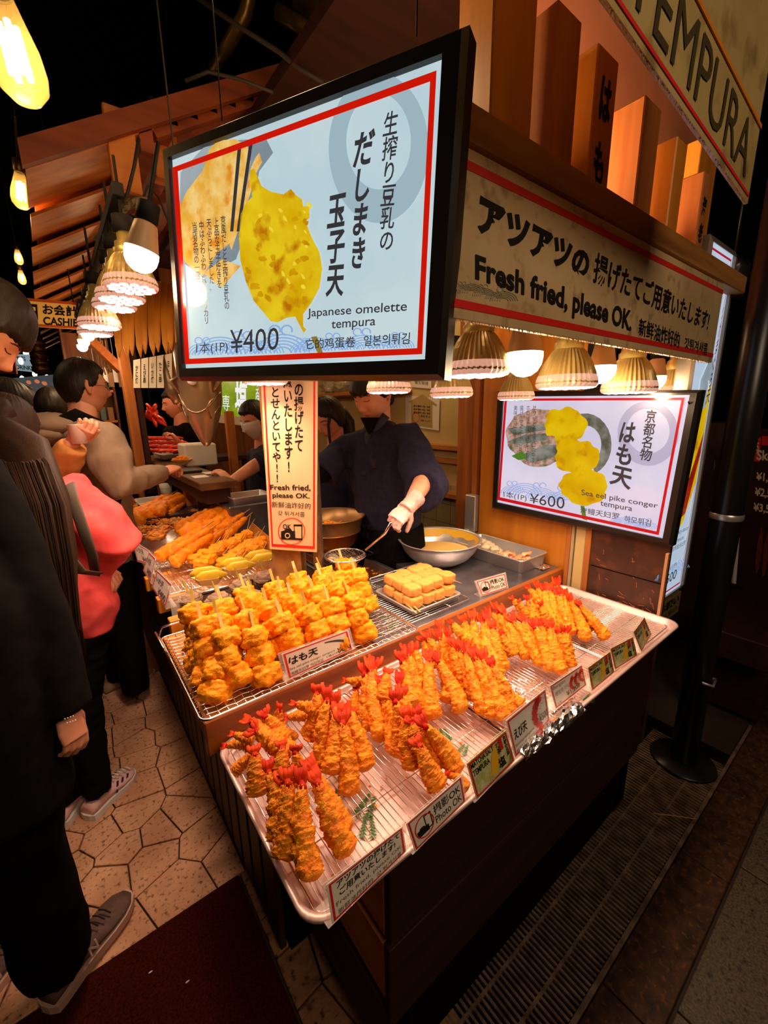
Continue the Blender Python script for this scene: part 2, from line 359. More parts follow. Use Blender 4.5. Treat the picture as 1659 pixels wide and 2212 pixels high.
# kitchen walls
wr = MB(); wr.box((2.30, 1.40, 1.05), (2.36, 4.4, 2.9)); wall_r = struct('wall_right', wr, M['cream'])
b = MB(); b.box((2.305, 1.40, 0.0), (2.36, 4.4, 1.05)); part('tile_backing', b, M['grout'], wall_r)
for i in range(7):
    for j in range(18):
        z0 = i * 0.15; y0 = 1.41 + j * 0.15 + (0.0)
        b = MB(); b.box((2.296, y0 + 0.002, z0 + 0.002), (2.306, y0 + 0.148, z0 + 0.148), 0.001); part('tile', b, M['tile'], wall_r)
b = MB(); b.box((0.95, 4.4, 0.0), (2.36, 4.46, 2.9)); struct('wall_back', b, wood('back_boards', lin((150, 88, 44)), lin((104, 58, 28)), 'z'))
b = MB(); b.box((0.90, 1.02, 2.85), (2.4, 4.4, 2.9)); struct('trim_1', b, M['dark_x'])

# ------------------------------------------------------------------ the counter
ct = thing('front_counter', 'dark wooden counter base carrying the long tray along the street', 'counter', (1.0, 0.7, 0))
for z0, z1, yy in ((0.53, 0.815, 0.500), (0.27, 0.505, 0.506)):
    b = MB(); b.box((0.385, yy, z0), (1.64, yy + 0.02, z1), 0.002); part('front_board', b, M['dark_x'], ct)
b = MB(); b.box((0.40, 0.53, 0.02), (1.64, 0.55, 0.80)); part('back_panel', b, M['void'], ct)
for z0, z1 in ((0.10, 0.30), (0.34, 0.50), (0.53, 0.70), (0.72, 0.815)):
    b = MB(); b.box((0.385, 0.522, z0), (0.403, 0.90, z1), 0.002); part('side_board', b, M['pine_y'] if z0 > 0.3 else M['dark_y'], ct)
for y0 in (0.53, 0.85):
    b = MB(); b.box((0.405, y0, 0), (0.465, y0 + 0.06, 0.80), 0.003); part('leg', b, M['dark_z'], ct)
b = MB(); b.box((1.56, 0.53, 0), (1.62, 0.59, 0.80), 0.003); part('leg', b, M['dark_z'], ct)
b = MB(); b.box((1.56, 0.85, 0), (1.62, 0.91, 0.80), 0.003); part('leg', b, M['dark_z'], ct)
b = MB(); b.box((0.30, 0.505, 0.815), (1.64, 0.885, 0.838), 0.002); part('shelf_board', b, M['dark_x'], ct)
b = MB(); b.box((0.165, 0.885, 0.838), (1.655, 0.905, 0.928), 0.003); part('rail', b, M['rail'], ct)

sc_ = thing('steel_worktop', 'worn stainless steel worktop behind the wooden rail, holding bowl and trays', 'worktop', (1.2, 1.2, 0))
b = MB(); b.box((0.66, 0.906, 0.90), (1.66, 1.28, 0.926), 0.002); b.box((1.14, 1.28, 0.90), (1.66, 1.44, 0.926), 0.002); part('top', b, M['steel_worn'], sc_)
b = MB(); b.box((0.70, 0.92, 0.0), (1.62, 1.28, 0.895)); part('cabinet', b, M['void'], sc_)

lc = thing('side_counter', 'dark slatted wooden counter carrying the fried skewers along the alley', 'counter', (0.6, 2.0, 0))
b = MB(); b.box((0.17, 0.906, 0.86), (0.66, 1.36, 0.925), 0.003); part('top_board', b, M['pine_y'], lc)
b = MB(); b.box((0.24, 1.36, 0.90), (0.80, 3.3, 0.93), 0.003); part('top_board', b, M['dark_y'], lc)
y = 0.93
while y < 3.25:
    b = MB(); b.box((0.30, y, 0.03), (0.318, y + 0.09, 0.86), 0.002); part('slat', b, M['dark_z'], lc); y += 0.11
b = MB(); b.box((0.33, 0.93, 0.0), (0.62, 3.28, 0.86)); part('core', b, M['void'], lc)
for y0 in (1.395, 1.60, 1.85):
    b = MB(); b.box((0.20, y0, 0.90), (0.30, y0 + 0.04, 0.955), 0.002); part('block', b, M['orange_z'], lc)

# end of the stall: scratched panel, upright strips, oiled board, post
M['scratched'] = mat('scratched_brown_panel', lin((74, 44, 32)), 0.4, 0, lin((60, 34, 25)), 8, bump=0.2, bscale=30, col3=lin((96, 54, 34)), nscale2=14)
pn = thing('end_panel', 'scratched dark brown panel closing the right end of the tray', 'panel', (1.63, 0.65, 0))
b = MB(); b.box((1.655, 0.50, 0.30), (1.675, 0.775, 1.16), 0.001); part('board', b, M['scratched'], pn)
b = MB(); b.box((1.653, 0.505, 0.975), (1.656, 0.77, 0.978)); part('joint', b, M['void'], pn)
r = random.Random(4); b = MB()
for i in range(26):
    y0 = 0.52 + r.random() * 0.23; z0 = 0.85 + (r.random() ** 1.8) * 0.2; l = 0.006 + 0.02 * r.random(); a = r.random() * 2 - 0.3
    b.beam((1.6545, y0, z0), (1.6545, y0 + l * cos(a), z0 + l * sin(a)), 0.0012, 0.0012, up=(1, 0, 0))
part('scratch', b, mat('bare_wood_scratch', lin((196, 110, 66)), 0.7), pn, kind='stuff')
up = thing('upright_strips', 'narrow upright strips of cream and pale wood beside the oiled board', 'trim', (1.66, 0.83, 0))
for y0, y1, xx, mm in ((0.778, 0.800, 1.650, M['pine_z']), (0.803, 0.845, 1.656, M['cream']), (0.850, 0.862, 1.652, M['tile']), (0.866, 0.886, 1.658, M['pine_z'])):
    b = MB(); b.box((xx, y0, 0.80), (xx + 0.02, y1, 1.5), 0.002); part('strip', b, mm, up)
b = MB(); b.box((1.668, 0.888, 0.80), (1.70, 1.37, 2.0), 0.003); ob = solo('oiled_board', b, M['orange_z'], 'orange oiled wooden board behind the sea eel light box', 'board')
b = MB(); b.box((1.70, 1.42, 0.0), (1.76, 1.45, 2.9)); b.box((1.72, 1.46, 0.0), (1.84, 1.58, 2.85), 0.004); solo('kitchen_post', b, M['pine_z'], 'square wooden post between the kitchen wall and oiled board', 'post')
# ------------------------------------------------------------------ lettering and printed matter
_tc = {}
def text_geo(s, bold=0.0, shear=0.0, space=1.0):
    key = (s, bold, shear, space)
    if key in _tc: return _tc[key]
    c = bpy.data.curves.new('t', 'FONT'); c.body = s; c.align_x = 'CENTER'; c.offset = bold; c.shear = shear; c.space_line = space; c.resolution_u = 3
    o = bpy.data.objects.new('t', c); COL.objects.link(o)
    me = bpy.data.meshes.new_from_object(o.evaluated_get(bpy.context.evaluated_depsgraph_get()))
    vs = [(v.co.x, v.co.y) for v in me.vertices]; fs = [tuple(p.vertices) for p in me.polygons]
    bpy.data.objects.remove(o); bpy.data.curves.remove(c); bpy.data.meshes.remove(me)
    x0, x1 = min(v[0] for v in vs), max(v[0] for v in vs); y0, y1 = min(v[1] for v in vs), max(v[1] for v in vs)
    vs = [((v[0] - x0) / max(1e-6, x1 - x0), (v[1] - y0) / max(1e-6, y1 - y0)) for v in vs]
    _tc[key] = (vs, fs); return _tc[key]
def bil(q, u, v):   # q = TL, TR, BR, BL
    return (q[3] * (1 - u) + q[2] * u) * (1 - v) + (q[0] * (1 - u) + q[1] * u) * v
def put_text(mb, s, q, bold=0.0, shear=0.0, vert=False, space=0.95):
    if vert: s = '\n'.join(s)
    vs, fs = text_geo(s, bold, shear, space); mb.add([bil(q, u, v) for u, v in vs], fs)
def Q(pl, pts, off=0.001): return [pl(x, y, off) for x, y in pts]
def ringframe(mb, outer, inner, n, z0=0.0):   # flat mitred border between two quads
    mb.add(outer + inner, [(i, (i + 1) % 4, (i + 1) % 4 + 4, i + 4) for i in range(4)])
def inset(q, a, b=None):   # shrink quad by fractions of its width/height
    b = a if b is None else b
    return [bil(q, a, 1 - b), bil(q, 1 - a, 1 - b), bil(q, 1 - a, b), bil(q, a, b)]
def box_sign(parent, pl, outer, inner, depth, fmat, bevel=0.01, back=True):
    """deep frame: outer/inner are world quads on the front plane; body goes back by depth"""
    n = pl.n; m = MB(); o2 = inset(outer, 0.012, 0.018)
    bo = [p - n * depth for p in outer]; fo = [p - n * 0.010 for p in outer]
    inn = [p - n * 0.012 for p in inner]
    m.add(bo + fo + o2 + inner + inn, [(i + 4 * k, (i + 1) % 4 + 4 * k, (i + 1) % 4 + 4 * k + 4, i + 4 * k + 4) for k in range(4) for i in range(4)] + [(3, 2, 1, 0)])
    return part('frame', m, fmat, parent)
def blob(pl, cx, cy, rx, ry, seed=0, amp=0.12, n=40, ang=0, off=0.0012, fr=2.2):
    out = []
    for i in range(n):
        a = 2 * pi * i / n; k = 1 + amp * noise.noise(V((cos(a) * fr + seed, sin(a) * fr, seed))) * 2
        x, y = rx * k * cos(a), ry * k * sin(a); out.append(pl(cx + x * cos(ang) - y * sin(ang), cy + x * sin(ang) + y * cos(ang), off))
    return out
def arc_strip(mb, pl, cx, cy, r, w, a0, a1, n=14, sy=0.7, off=0.0009):
    vs = []
    for i in range(n + 1):
        a = a0 + (a1 - a0) * i / n
        for rr in (r - w / 2, r + w / 2): vs.append(pl(cx + rr * cos(a), cy - rr * sin(a) * sy, off))
    mb.add(vs, [(2 * i, 2 * i + 1, 2 * i + 3, 2 * i + 2) for i in range(n)])
def waves(mb, pl, x0, x1, yb, r, off=0.0009, skew=0.0):
    x = x0; k = 0
    while x < x1:
        rr = r * (0.75 + 0.5 * ((k * 37) % 10) / 10); yy = yb + skew * (x - x0)
        for j in range(5): arc_strip(mb, pl, x, yy, rr * (1 - 0.17 * j), rr * 0.07, 0.05, pi - 0.05, off=off)
        if k % 2 == 0:
            for s_ in (-0.3, 0.15): arc_strip(mb, pl, x + rr * s_, yy - rr * 0.86, rr * 0.2, rr * 0.07, -0.4, 4.6, sy=0.9, off=off)
        x += rr * 0.95; k += 1
def emi(name, c, s, rough=0.25, c2=None, sc=8, **k):
    m = mat(name, c, rough, 0, c2, sc, emit=None if c2 else c, estr=s, spec=0.5, **k); b = m.node_tree.nodes['Principled BSDF']   # a dark glass face over the lit print
    for l in list(b.inputs['Base Color'].links): m.node_tree.links.remove(l)
    b.inputs['Base Color'].default_value = (c[0] * .12, c[1] * .12, c[2] * .12, 1); return m
M['scr_red'] = emi('lit_red', lin((226, 26, 6)), 0.75)
M['scr_ink'] = mat('lit_ink', (0.02, 0.014, 0.014), 0.2, emit=(0.03, 0.03, 0.035), estr=1.0)

# --- big light box: omelette
A_ = V((0.4835, 0.476, 1.6456)); D_ = V((-0.418, 0.908, 0.0)).normalized()
plA = Plane(A_, D_.cross(V((0, 0, 1))) * -1 if D_.cross(V((0, 0, 1))).dot(EYE - A_) < 0 else D_.cross(V((0, 0, 1))))
sg = thing('light_box_sign', 'big tilted black-framed light box advertising omelette tempura for 400 yen', 'sign', plA(670, 822))
outA = Q(plA, [(345, 315), (1010, 40), (955, 820), (383, 822)], 0); inA = Q(plA, [(362, 340), (955, 115), (918, 776), (393, 796)], 0)
box_sign(sg, plA, outA, inA, 0.042, M['frame'])
M['scrA'] = emi('lit_screen_pale', lin((186, 212, 222)), 0.90, 0.05, lin((206, 224, 228)), 5)
b = MB(); b.slab([p - plA.n * 0.010 for p in inA], 0.01, plA.n); part('screen', b, M['scrA'], sg)
b = MB(); ringframe(b, Q(plA, [(372, 362), (943, 152), (912, 765), (400, 787)], -0.0072), Q(plA, [(384, 370), (929, 176), (901, 752), (409, 775)], -0.0072), plA.n); part('red_border', b, M['scr_red'], sg)
# printed ring behind the lettering
b = MB(); 
def ring(mb, pl, cx, cy, rx, ry, w, off, n=48, ww=0.25, ph=0.0):
    vs = []
    for i in range(n + 1):
        a = 2 * pi * i / n; k = w * (1 + ww * sin(a + ph))
        for s_ in (1, 1 - k): vs.append(pl(cx + rx * s_ * cos(a), cy + ry * s_ * sin(a), off))
    mb.add(vs, [(2 * i, 2 * i + 1, 2 * i + 3, 2 * i + 2) for i in range(n)])
ring(b, plA, 818, 320, 108, 162, 0.36, -0.0088); part('ring_print', b, emi('lit_ring', lin((160, 186, 196)), 0.9), sg)
b = MB(); waves(b, plA, 440, 650, 768, 50, -0.0086, -0.03); waves(b, plA, 655, 880, 760, 38, -0.0086, -0.04)
part('wave_print', b, emi('lit_wave', lin((140, 176, 226)), 0.9), sg)
# printed picture: dish, omelette, chopsticks, fried piece
M['pic_dish'] = emi('print_dish', lin((128, 142, 156)), 0.75, 0.2, lin((176, 190, 196)), 5)
M['pic_egg'] = emi('print_egg', lin((236, 176, 60)), 0.85, 0.2, lin((252, 214, 130)), 40, col3=lin((232, 140, 30)), nscale2=30)
M['pic_fry'] = emi('print_fried', lin((226, 176, 0)), 0.8, 0.2, lin((246, 214, 30)), 16, col3=lin((196, 112, 4)), nscale2=26)
M['pic_fry2'] = emi('print_fried_shade', lin((214, 150, 4)), 0.75, 0.2, lin((230, 176, 10)), 30)
M['pic_yel'] = emi('print_highlight', lin((248, 222, 60)), 0.85, 0.2)
b = MB(); b.poly(Q(plA, [(390, 372), (440, 318), (520, 302), (575, 300), (590, 330), (560, 370), (545, 460), (510, 560), (440, 600), (398, 570), (388, 450)], -0.0084)); part('dish_print', b, M['pic_dish'], sg)
b = MB(); b.poly(Q(plA, [(384, 452), (404, 412), (438, 368), (452, 322), (470, 304), (508, 300), (536, 318), (541, 350), (530, 400), (516, 470), (498, 525), (470, 545), (438, 596), (400, 566), (386, 520)], -0.0080))
b.poly(Q(plA, [(500, 540), (524, 470), (540, 420), (550, 380), (566, 350), (560, 330), (552, 340), (541, 365), (528, 420), (510, 480), (496, 530)], -0.0080))
b.poly(Q(plA, [(478, 622), (440, 590), (480, 560), (520, 575)], -0.0080))
part('omelette_print', b, M['pic_egg'], sg)
b = MB()
for x0, x1 in ((513, 500), (538, 514)): b.poly(Q(plA, [(x0, 322 - (x0 - 513) * .4), (x0 + 8, 319 - (x0 - 513) * .4), (x1 + 4, 500), (x1 - 3, 500)], -0.0076))
part('chopstick_print', b, M['scr_ink'], sg)
b = MB(); b.poly(Q(plA, [(540, 368), (548, 364), (556, 380), (565, 402), (585, 414), (612, 420), (628, 408), (640, 422), (652, 430), (655, 446), (668, 445), (669, 470), (660, 478), (672, 510), (690, 545), (696, 580), (690, 622), (672, 655), (655, 678), (655, 705), (662, 712), (656, 719), (646, 700), (638, 684), (620, 686), (600, 696), (585, 694), (570, 676), (548, 650), (530, 605), (519, 560), (516, 510), (520, 462), (530, 440), (545, 425), (540, 395)], -0.0076)); part('fried_piece_print', b, M['pic_fry'], sg)
b = MB(); rr = random.Random(5)
for i in range(26):
    t = rr.random(); cx = 535 + 130 * rr.random(); cy = 470 + 190 * t
    if (cx - 607) ** 2 / 75 ** 2 + (cy - 560) ** 2 / 125 ** 2 < 0.95: b.poly(blob(plA, cx, cy, 5 + 7 * rr.random(), 3 + 4 * rr.random(), i, 0.3, 10, rr.random() * 3, -0.0073))
part('crust_shade_print', b, M['pic_fry2'], sg, kind='stuff')
b = MB(); rr = random.Random(15)
for i in range(16):
    cx = 560 + 110 * rr.random(); cy = 440 + 180 * rr.random(); b.poly(blob(plA, cx, cy, 3 + 5 * rr.random(), 2 + 3 * rr.random(), i + 40, 0.3, 10, 1, -0.0072))
part('crust_light_print', b, M['pic_yel'], sg, kind='stuff')
b = MB(); b.poly(Q(plA, [(672, 728), (684, 726), (700, 768), (690, 772)], -0.0078)); part('skewer_print', b, emi('print_stick', lin((150, 130, 60)), 0.8), sg)
b = MB(); T = lambda s, pts, **k: put_text(b, s, Q(plA, pts, -0.0070), **k)
T('生搾り豆乳の', [(828, 245), (862, 235), (851, 540), (818, 540)], bold=0.012, vert=True, shear=0.12)
T('だしまき', [(764, 290), (812, 275), (790, 580), (755, 580)], bold=0.028, vert=True, shear=0.12)
T('玉子天', [(706, 425), (748, 415), (742, 640), (703, 642)], bold=0.028, vert=True, shear=0.12)
T('Japanese omelette', [(664, 667), (880, 650), (878, 678), (664, 690)], bold=0.008)
T('tempura', [(716, 694), (812, 686), (810, 709), (716, 716)], bold=0.008)
T('它的鸡蛋卷', [(660, 732), (768, 726), (768, 750), (660, 755)], bold=0.008)
T('일본의튀김', [(786, 725), (886, 718), (884, 743), (786, 748)], bold=0.008)
T('1本(1P)', [(424, 740), (492, 735), (492, 763), (424, 768)])
T('¥400', [(497, 713), (603, 705), (601, 755), (498, 764)])
for s_, x, y0, y1, dx in (('京風だしと生搾り豆乳の', 476, 466, 668, 9), ('上品な玉子焼きを', 461, 470, 622, 8), ('天ぷらにしました。', 445, 474, 630, 8), ('中はふわふわ、外はカリカリ', 429, 478, 700, 12), ('当店名物の一品です。', 414, 480, 654, 10)):
    T(s_, [(x, y0), (x + 11, y0 - 1), (x + 11 + dx, y1), (x + dx, y1)], vert=True, space=0.9, bold=0.012)
part('lettering', b, M['scr_ink'], sg)
# hanging hardware of the big sign
b = MB(); b.tube([plA(480, 262, -0.03), plA(478, 200, -0.03) + V((0, 0, .6))], 0.0015, 5); b.tube([plA(900, 80, -0.03), plA(900, 80, -0.03) + V((0.02, 0, .8))], 0.0015, 5)
solo('hanging_wires', b, M['black'], 'thin dark wires holding the big light box', 'wire')

# --- sea eel light box on the right
plB = Plane((1.62, 0, 0), (-1, 0, 0))
sg = thing('light_box_sign', 'black-framed light box advertising sea eel tempura for 600 yen on the right wall', 'sign', (1.65, 0.86, 1.13))
outB = Q(plB, [(1072, 845), (1515, 842), (1450, 1182), (1060, 1098)], 0); inB = Q(plB, [(1086, 857), (1490, 853), (1431, 1164), (1072, 1085)], 0)
box_sign(sg, plB, outB, inB, 0.045, M['frame'])
M['scrB'] = emi('lit_screen_lilac', lin((202, 198, 222)), 0.92, 0.06, lin((222, 214, 234)), 4)
b = MB(); b.slab([p - plB.n * 0.010 for p in inB], 0.01, plB.n); part('screen', b, M['scrB'], sg)
b = MB(); ringframe(b, Q(plB, [(1090, 861), (1479, 859), (1423, 1156), (1075, 1080)], -0.0074), Q(plB, [(1095, 866), (1472, 864), (1418, 1148), (1080, 1074)], -0.0074), plB.n)
part('red_border', b, emi('lit_red_dim', lin((212, 20, 30)), 0.8), sg)
b = MB(); ring(b, plB, 1400, 936, 66, 70, 0.3, -0.0088); part('ring_print', b, emi('lit_ring_b', lin((178, 172, 200)), 0.9), sg)
b = MB(); waves(b, plB, 1108, 1240, 1066, 34, -0.0086, 0.18); waves(b, plB, 1330, 1410, 1130, 20, -0.0086, 0.2)
part('wave_print', b, emi('lit_wave_b', lin((160, 176, 226)), 0.9), sg)
b = MB(); b.poly(blob(plB, 1165, 945, 72, 62, 3, 0.08, 40, 0.15, -0.0084)); part('basket_print', b, emi('print_straw', lin((176, 120, 90)), 0.7, 0.2, lin((222, 190, 180)), 60, col3=lin((90, 110, 60)), nscale2=25), sg)
b = MB(); b.poly(Q(plB, [(1095, 955), (1130, 940), (1190, 935), (1180, 950), (1120, 962)], -0.0080)); b.poly(Q(plB, [(1095, 925), (1180, 915), (1185, 928), (1110, 940)], -0.0080))
b.poly(Q(plB, [(1120, 985), (1180, 960), (1240, 965), (1205, 985), (1150, 1000)], -0.0080))
arc_strip(b, plB, 1265, 960, 45, 22, -1.2, 2.2, sy=1.2, off=-0.0080); part('eel_print', b, emi('print_eel', lin((92, 92, 78)), 0.7, 0.2, lin((160, 160, 150)), 20), sg)
M['pic_fryB'] = emi('print_fried_b', lin((216, 168, 0)), 0.8, 0.2, lin((236, 200, 10)), 9, col3=lin((196, 128, 4)), nscale2=16)
b = MB(); b.poly(blob(plB, 1220, 918, 46, 38, 11, 0.16, 40, 0, -0.0076)); b.poly(blob(plB, 1246, 985, 50, 37, 17, 0.14, 40, 0, -0.0076)); b.poly(blob(plB, 1261, 1052, 52, 38, 23, 0.12, 40, 0, -0.0076))
part('fried_piece_print', b, M['pic_fryB'], sg)
b = MB(); b.poly(Q(plB, [(1254, 1092), (1262, 1093), (1268, 1124), (1258, 1121)], -0.0082)); b.poly(Q(plB, [(1105, 985), (1128, 974), (1140, 990), (1120, 994)], -0.0079)); part('leaf_print', b, emi('print_leaf', lin((90, 140, 40)), 0.7), sg)
b = MB(); T = lambda s, pts, **k: put_text(b, s, Q(plB, pts, -0.0070), **k)
T('京都名物', [(1396, 884), (1420, 886), (1408, 998), (1380, 993)], bold=0.015, vert=True, shear=0.1)
T('はも天', [(1340, 912), (1374, 912), (1362, 1060), (1315, 1045)], bold=0.028, vert=True, shear=0.1)
T('Sea eel pike conger', [(1256, 1057), (1422, 1087), (1420, 1101), (1256, 1073)], bold=0.006)
T('tempura', [(1297, 1082), (1366, 1095), (1365, 1108), (1297, 1096)], bold=0.006)
T('海鳗天妇罗', [(1254, 1095), (1338, 1109), (1336, 1123), (1253, 1108)], bold=0.004)
T('하모튀김', [(1349, 1113), (1407, 1123), (1405, 1138), (1348, 1127)], bold=0.004)
T('1本(1P)', [(1088, 1060), (1138, 1069), (1137, 1085), (1088, 1076)]); T('¥600', [(1145, 1066), (1220, 1073), (1219, 1100), (1143, 1086)])
for s_, x, y1 in (('サクッと食感で口の中で', 1151, 1000), ('ホロリとほどけるはも天', 1137, 1000), ('揚げ立てたかがこと', 1123, 975), ('美味しい一品です', 1110, 960)): T(s_, [(x, 876), (x + 8, 876), (x + 5, y1), (x - 3, y1 - 2)], vert=True, space=0.9)
part('lettering', b, M['scr_ink'], sg)

# --- tall soy tuna light box facing the street
plC = Plane((0, 0.515, 0), (0, -1, 0))
sg = thing('light_box_sign', 'tall narrow light box advertising tuna in soy sauce for 500 yen, facing the street', 'sign', (1.8, 0.53, 0.92))
x0, x1, z0, z1 = 1.70, 2.04, 0.905, 2.07
QC = lambda a, c, d, e, off=0.0: [V((a, 0.515 - off, e)), V((c, 0.515 - off, e)), V((c, 0.515 - off, d)), V((a, 0.515 - off, d))]
def cz(px, py): return ony(px, py, 0.515)
tl, tr, br, bl = V((1.585, .5, 2.07)), V((2.02, .5, 2.07)), cz(1475, 1265), cz(1412, 1308)
xr = 1.91; xl = 1.672
M['scrC'] = emi('lit_screen_blue', lin((176, 196, 220)), 0.85, 0.12, lin((196, 212, 228)), 3)
outC = QC(xl - 0.004, xr + 0.02, 0.88, 2.11); inC = QC(xl + 0.002, xr, 0.898, 2.095)
box_sign(sg, plC, outC, inC, 0.05, mat('grey_sign_frame', lin((150, 140, 130)), 0.4, 0.6))
b = MB(); b.slab([p - plC.n * 0.010 for p in inC], 0.01, plC.n); part('screen', b, M['scrC'], sg)
b = MB(); ringframe(b, QC(xl + .012, xr - .012, .91, 2.08, -0.009), QC(xl + .016, xr - .016, .917, 2.073, -0.009), plC.n); part('red_border', b, emi('lit_red_c', lin((176, 20, 60)), 0.8), sg)
CC = lambda pts, off=-0.008: [V((p[0], 0.515 - off * 1.0, p[1])) for p in pts]
def cpt(px, py): q = cz(px, py); return (min(q.x, 1.893), q.z)
b = MB(); b.add([V((a, 0.515 + 0.0080, c)) for a, c in [cpt(1540, 830), cpt(1562, 820), cpt(1560, 880), cpt(1535, 940), cpt(1510, 1040), cpt(1480, 1130), cpt(1455, 1170), cpt(1438, 1210), cpt(1442, 1150), cpt(1460, 1080), cpt(1478, 990), cpt(1510, 925)]], [tuple(range(12))]); part('fried_piece_print', b, M['pic_fryB'], sg)
b = MB(); b.add([V((a, 0.515 + 0.0076, c)) for a, c in [cpt(1553, 850), cpt(1562, 845), cpt(1556, 895), cpt(1525, 975), cpt(1485, 1110), cpt(1470, 1125), cpt(1466, 1120), cpt(1495, 1030), cpt(1530, 930)]], [tuple(range(9))]); part('tuna_print', b, emi('print_tuna', lin((176, 44, 16)), 0.7, 0.2, lin((140, 20, 10)), 20), sg)
b = MB(); b.add([V((a, 0.515 + 0.0078, c)) for a, c in [cpt(1546, 760), cpt(1560, 800), cpt(1550, 830), cpt(1536, 820), cpt(1530, 880), cpt(1510, 890), cpt(1520, 820)]], [tuple(range(7))]); part('fish_print', b, M['pic_dish'], sg)
b = MB()
TC = lambda s, pts, **k: put_text(b, s, [V((min(cz(*p).x, 1.89), 0.515 + 0.0070, cz(*p).z)) for p in pts], **k)
TC('づけまぐろ天', [(1568, 660), (1584, 655), (1548, 870), (1528, 875)], bold=0.02, vert=True)
TC('Tuna in soy sauce', [(1452, 1155), (1492, 1135), (1489, 1148), (1450, 1168)]); TC('tempura', [(1462, 1168), (1482, 1158), (1480, 1168), (1460, 1178)])
TC('酱油金枪鱼天妇罗', [(1448, 1188), (1486, 1167), (1484, 1178), (1446, 1199)]); TC('1本(1P)', [(1441, 1228), (1468, 1213), (1465, 1226), (1439, 1242)]); TC('¥500', [(1435, 1250), (1468, 1228), (1464, 1250), (1432, 1272)], bold=0.01)
part('lettering', b, M['scr_ink'], sg)
b = MB(); waves(b, plC, 1425, 1480, 1255, 14, -0.0086, -0.6); part('wave_print', b, M.get('wv') or emi('lit_wave_c', lin((130, 164, 206)), 0.85), sg)
b = MB(); b.box((1.69, 0.52, 0.78), (1.92, 0.54, 0.872), 0.002); o = thing('notice_board', 'small worn notice board with dark writing below the tuna light box', 'sign', (1.7, 0.52, 0.80)); part('board', b, mat('olive_board', lin((120, 100, 60)), 0.6), o)
b = MB(); put_text(b, 'お願い', [V((1.70, .519, .865)), V((1.90, .519, .865)), V((1.90, .519, .83)), V((1.70, .519, .83))], bold=0.03); put_text(b, '食べ歩きはご遠慮ください', [V((1.70, .519, .82)), V((1.90, .519, .82)), V((1.90, .519, .795)), V((1.70, .519, .795))]); part('lettering', b, M['ink'], o)
b = MB(); b.box((1.635, 0.497, 0.84), (1.652, 0.507, 1.10), 0.001); solo('door_edge_strip', b, mat('tan_strip', lin((196, 140, 100)), 0.5), 'pale upright metal strip left of the tuna light box', 'strip')

# --- long board sign: freshly fried
plD = Plane((0, 0.485, 0), (0, -1, 0))
sg = thing('board_sign', 'long cream board sign with red lines offering fresh fried tempura above the lamps', 'sign', (1.0, 0.46, 1.73))
outD = Q(plD, [(995, 300), (1560, 642), (1530, 797), (975, 655)], 0)
M['boardD'] = mat('aged_cream_board', lin((206, 178, 132)), 0.5, 0, lin((184, 156, 112)), 4, bump=0.2, bscale=20, col3=lin((160, 130, 92)), nscale2=30)
z0, z1 = 1.738, 1.969
b = MB(); b.box((0.506, 0.485, z0), (1.725, 0.497, z1), 0.001); part('board', b, M['boardD'], sg)
b = MB(); b.box((0.506, 0.4842, 1.941), (1.725, 0.4849, 1.953)); b.box((0.506, 0.4842, 1.754), (1.725, 0.4849, 1.766)); part('red_line', b, M['red'], sg)
b = MB(); T = lambda s, pts, **k: put_text(b, s, Q(plD, pts, 0.0012), **k)
T('アツアツの', [(1032, 415), (1275, 545), (1270, 605), (1032, 500)], bold=0.045, shear=0.15)
T('揚げたてご用意いたします!', [(1288, 542), (1536, 672), (1528, 716), (1280, 610)], bold=0.018)
T('Fresh fried, please OK.', [(1027, 548), (1368, 672), (1362, 728), (1027, 618)], bold=0.03)
T('新鲜油炸好的', [(1382, 686), (1470, 718), (1467, 754), (1379, 724)], bold=0.01); T('갓튀겨서콜', [(1480, 728), (1530, 742), (1527, 768), (1478, 752)], bold=0.01)
part('lettering', b, M['ink'], sg)
b = MB(); waves(b, plD, 1000, 1110, 628, 26, 0.0008, 0.25); part('wave_print', b, mat('grey_print', lin((160, 150, 124)), 0.6), sg)
rr = random.Random(2)
def fuzz(a, c, n, L, seed=1):
    rr = random.Random(seed); m = MB()
    for i in range(n):
        p = V(a).lerp(V(c), rr.random()); q = p + V(((rr.random() - .5) * L, (rr.random() - .5) * L * .5, -rr.random() * L)); s_ = V((0.0012, 0, 0.0006))
        m.add([p - s_, p + s_, q], [(0, 1, 2)])
    return m
M['dust'] = mat('greasy_dust', lin((150, 112, 66)), 0.9)
part('dust_fringe', fuzz((0.506, .487, z0 + .001), (1.725, .487, z0 + .001), 420, 0.012, 3), M['dust'], sg, kind='stuff')

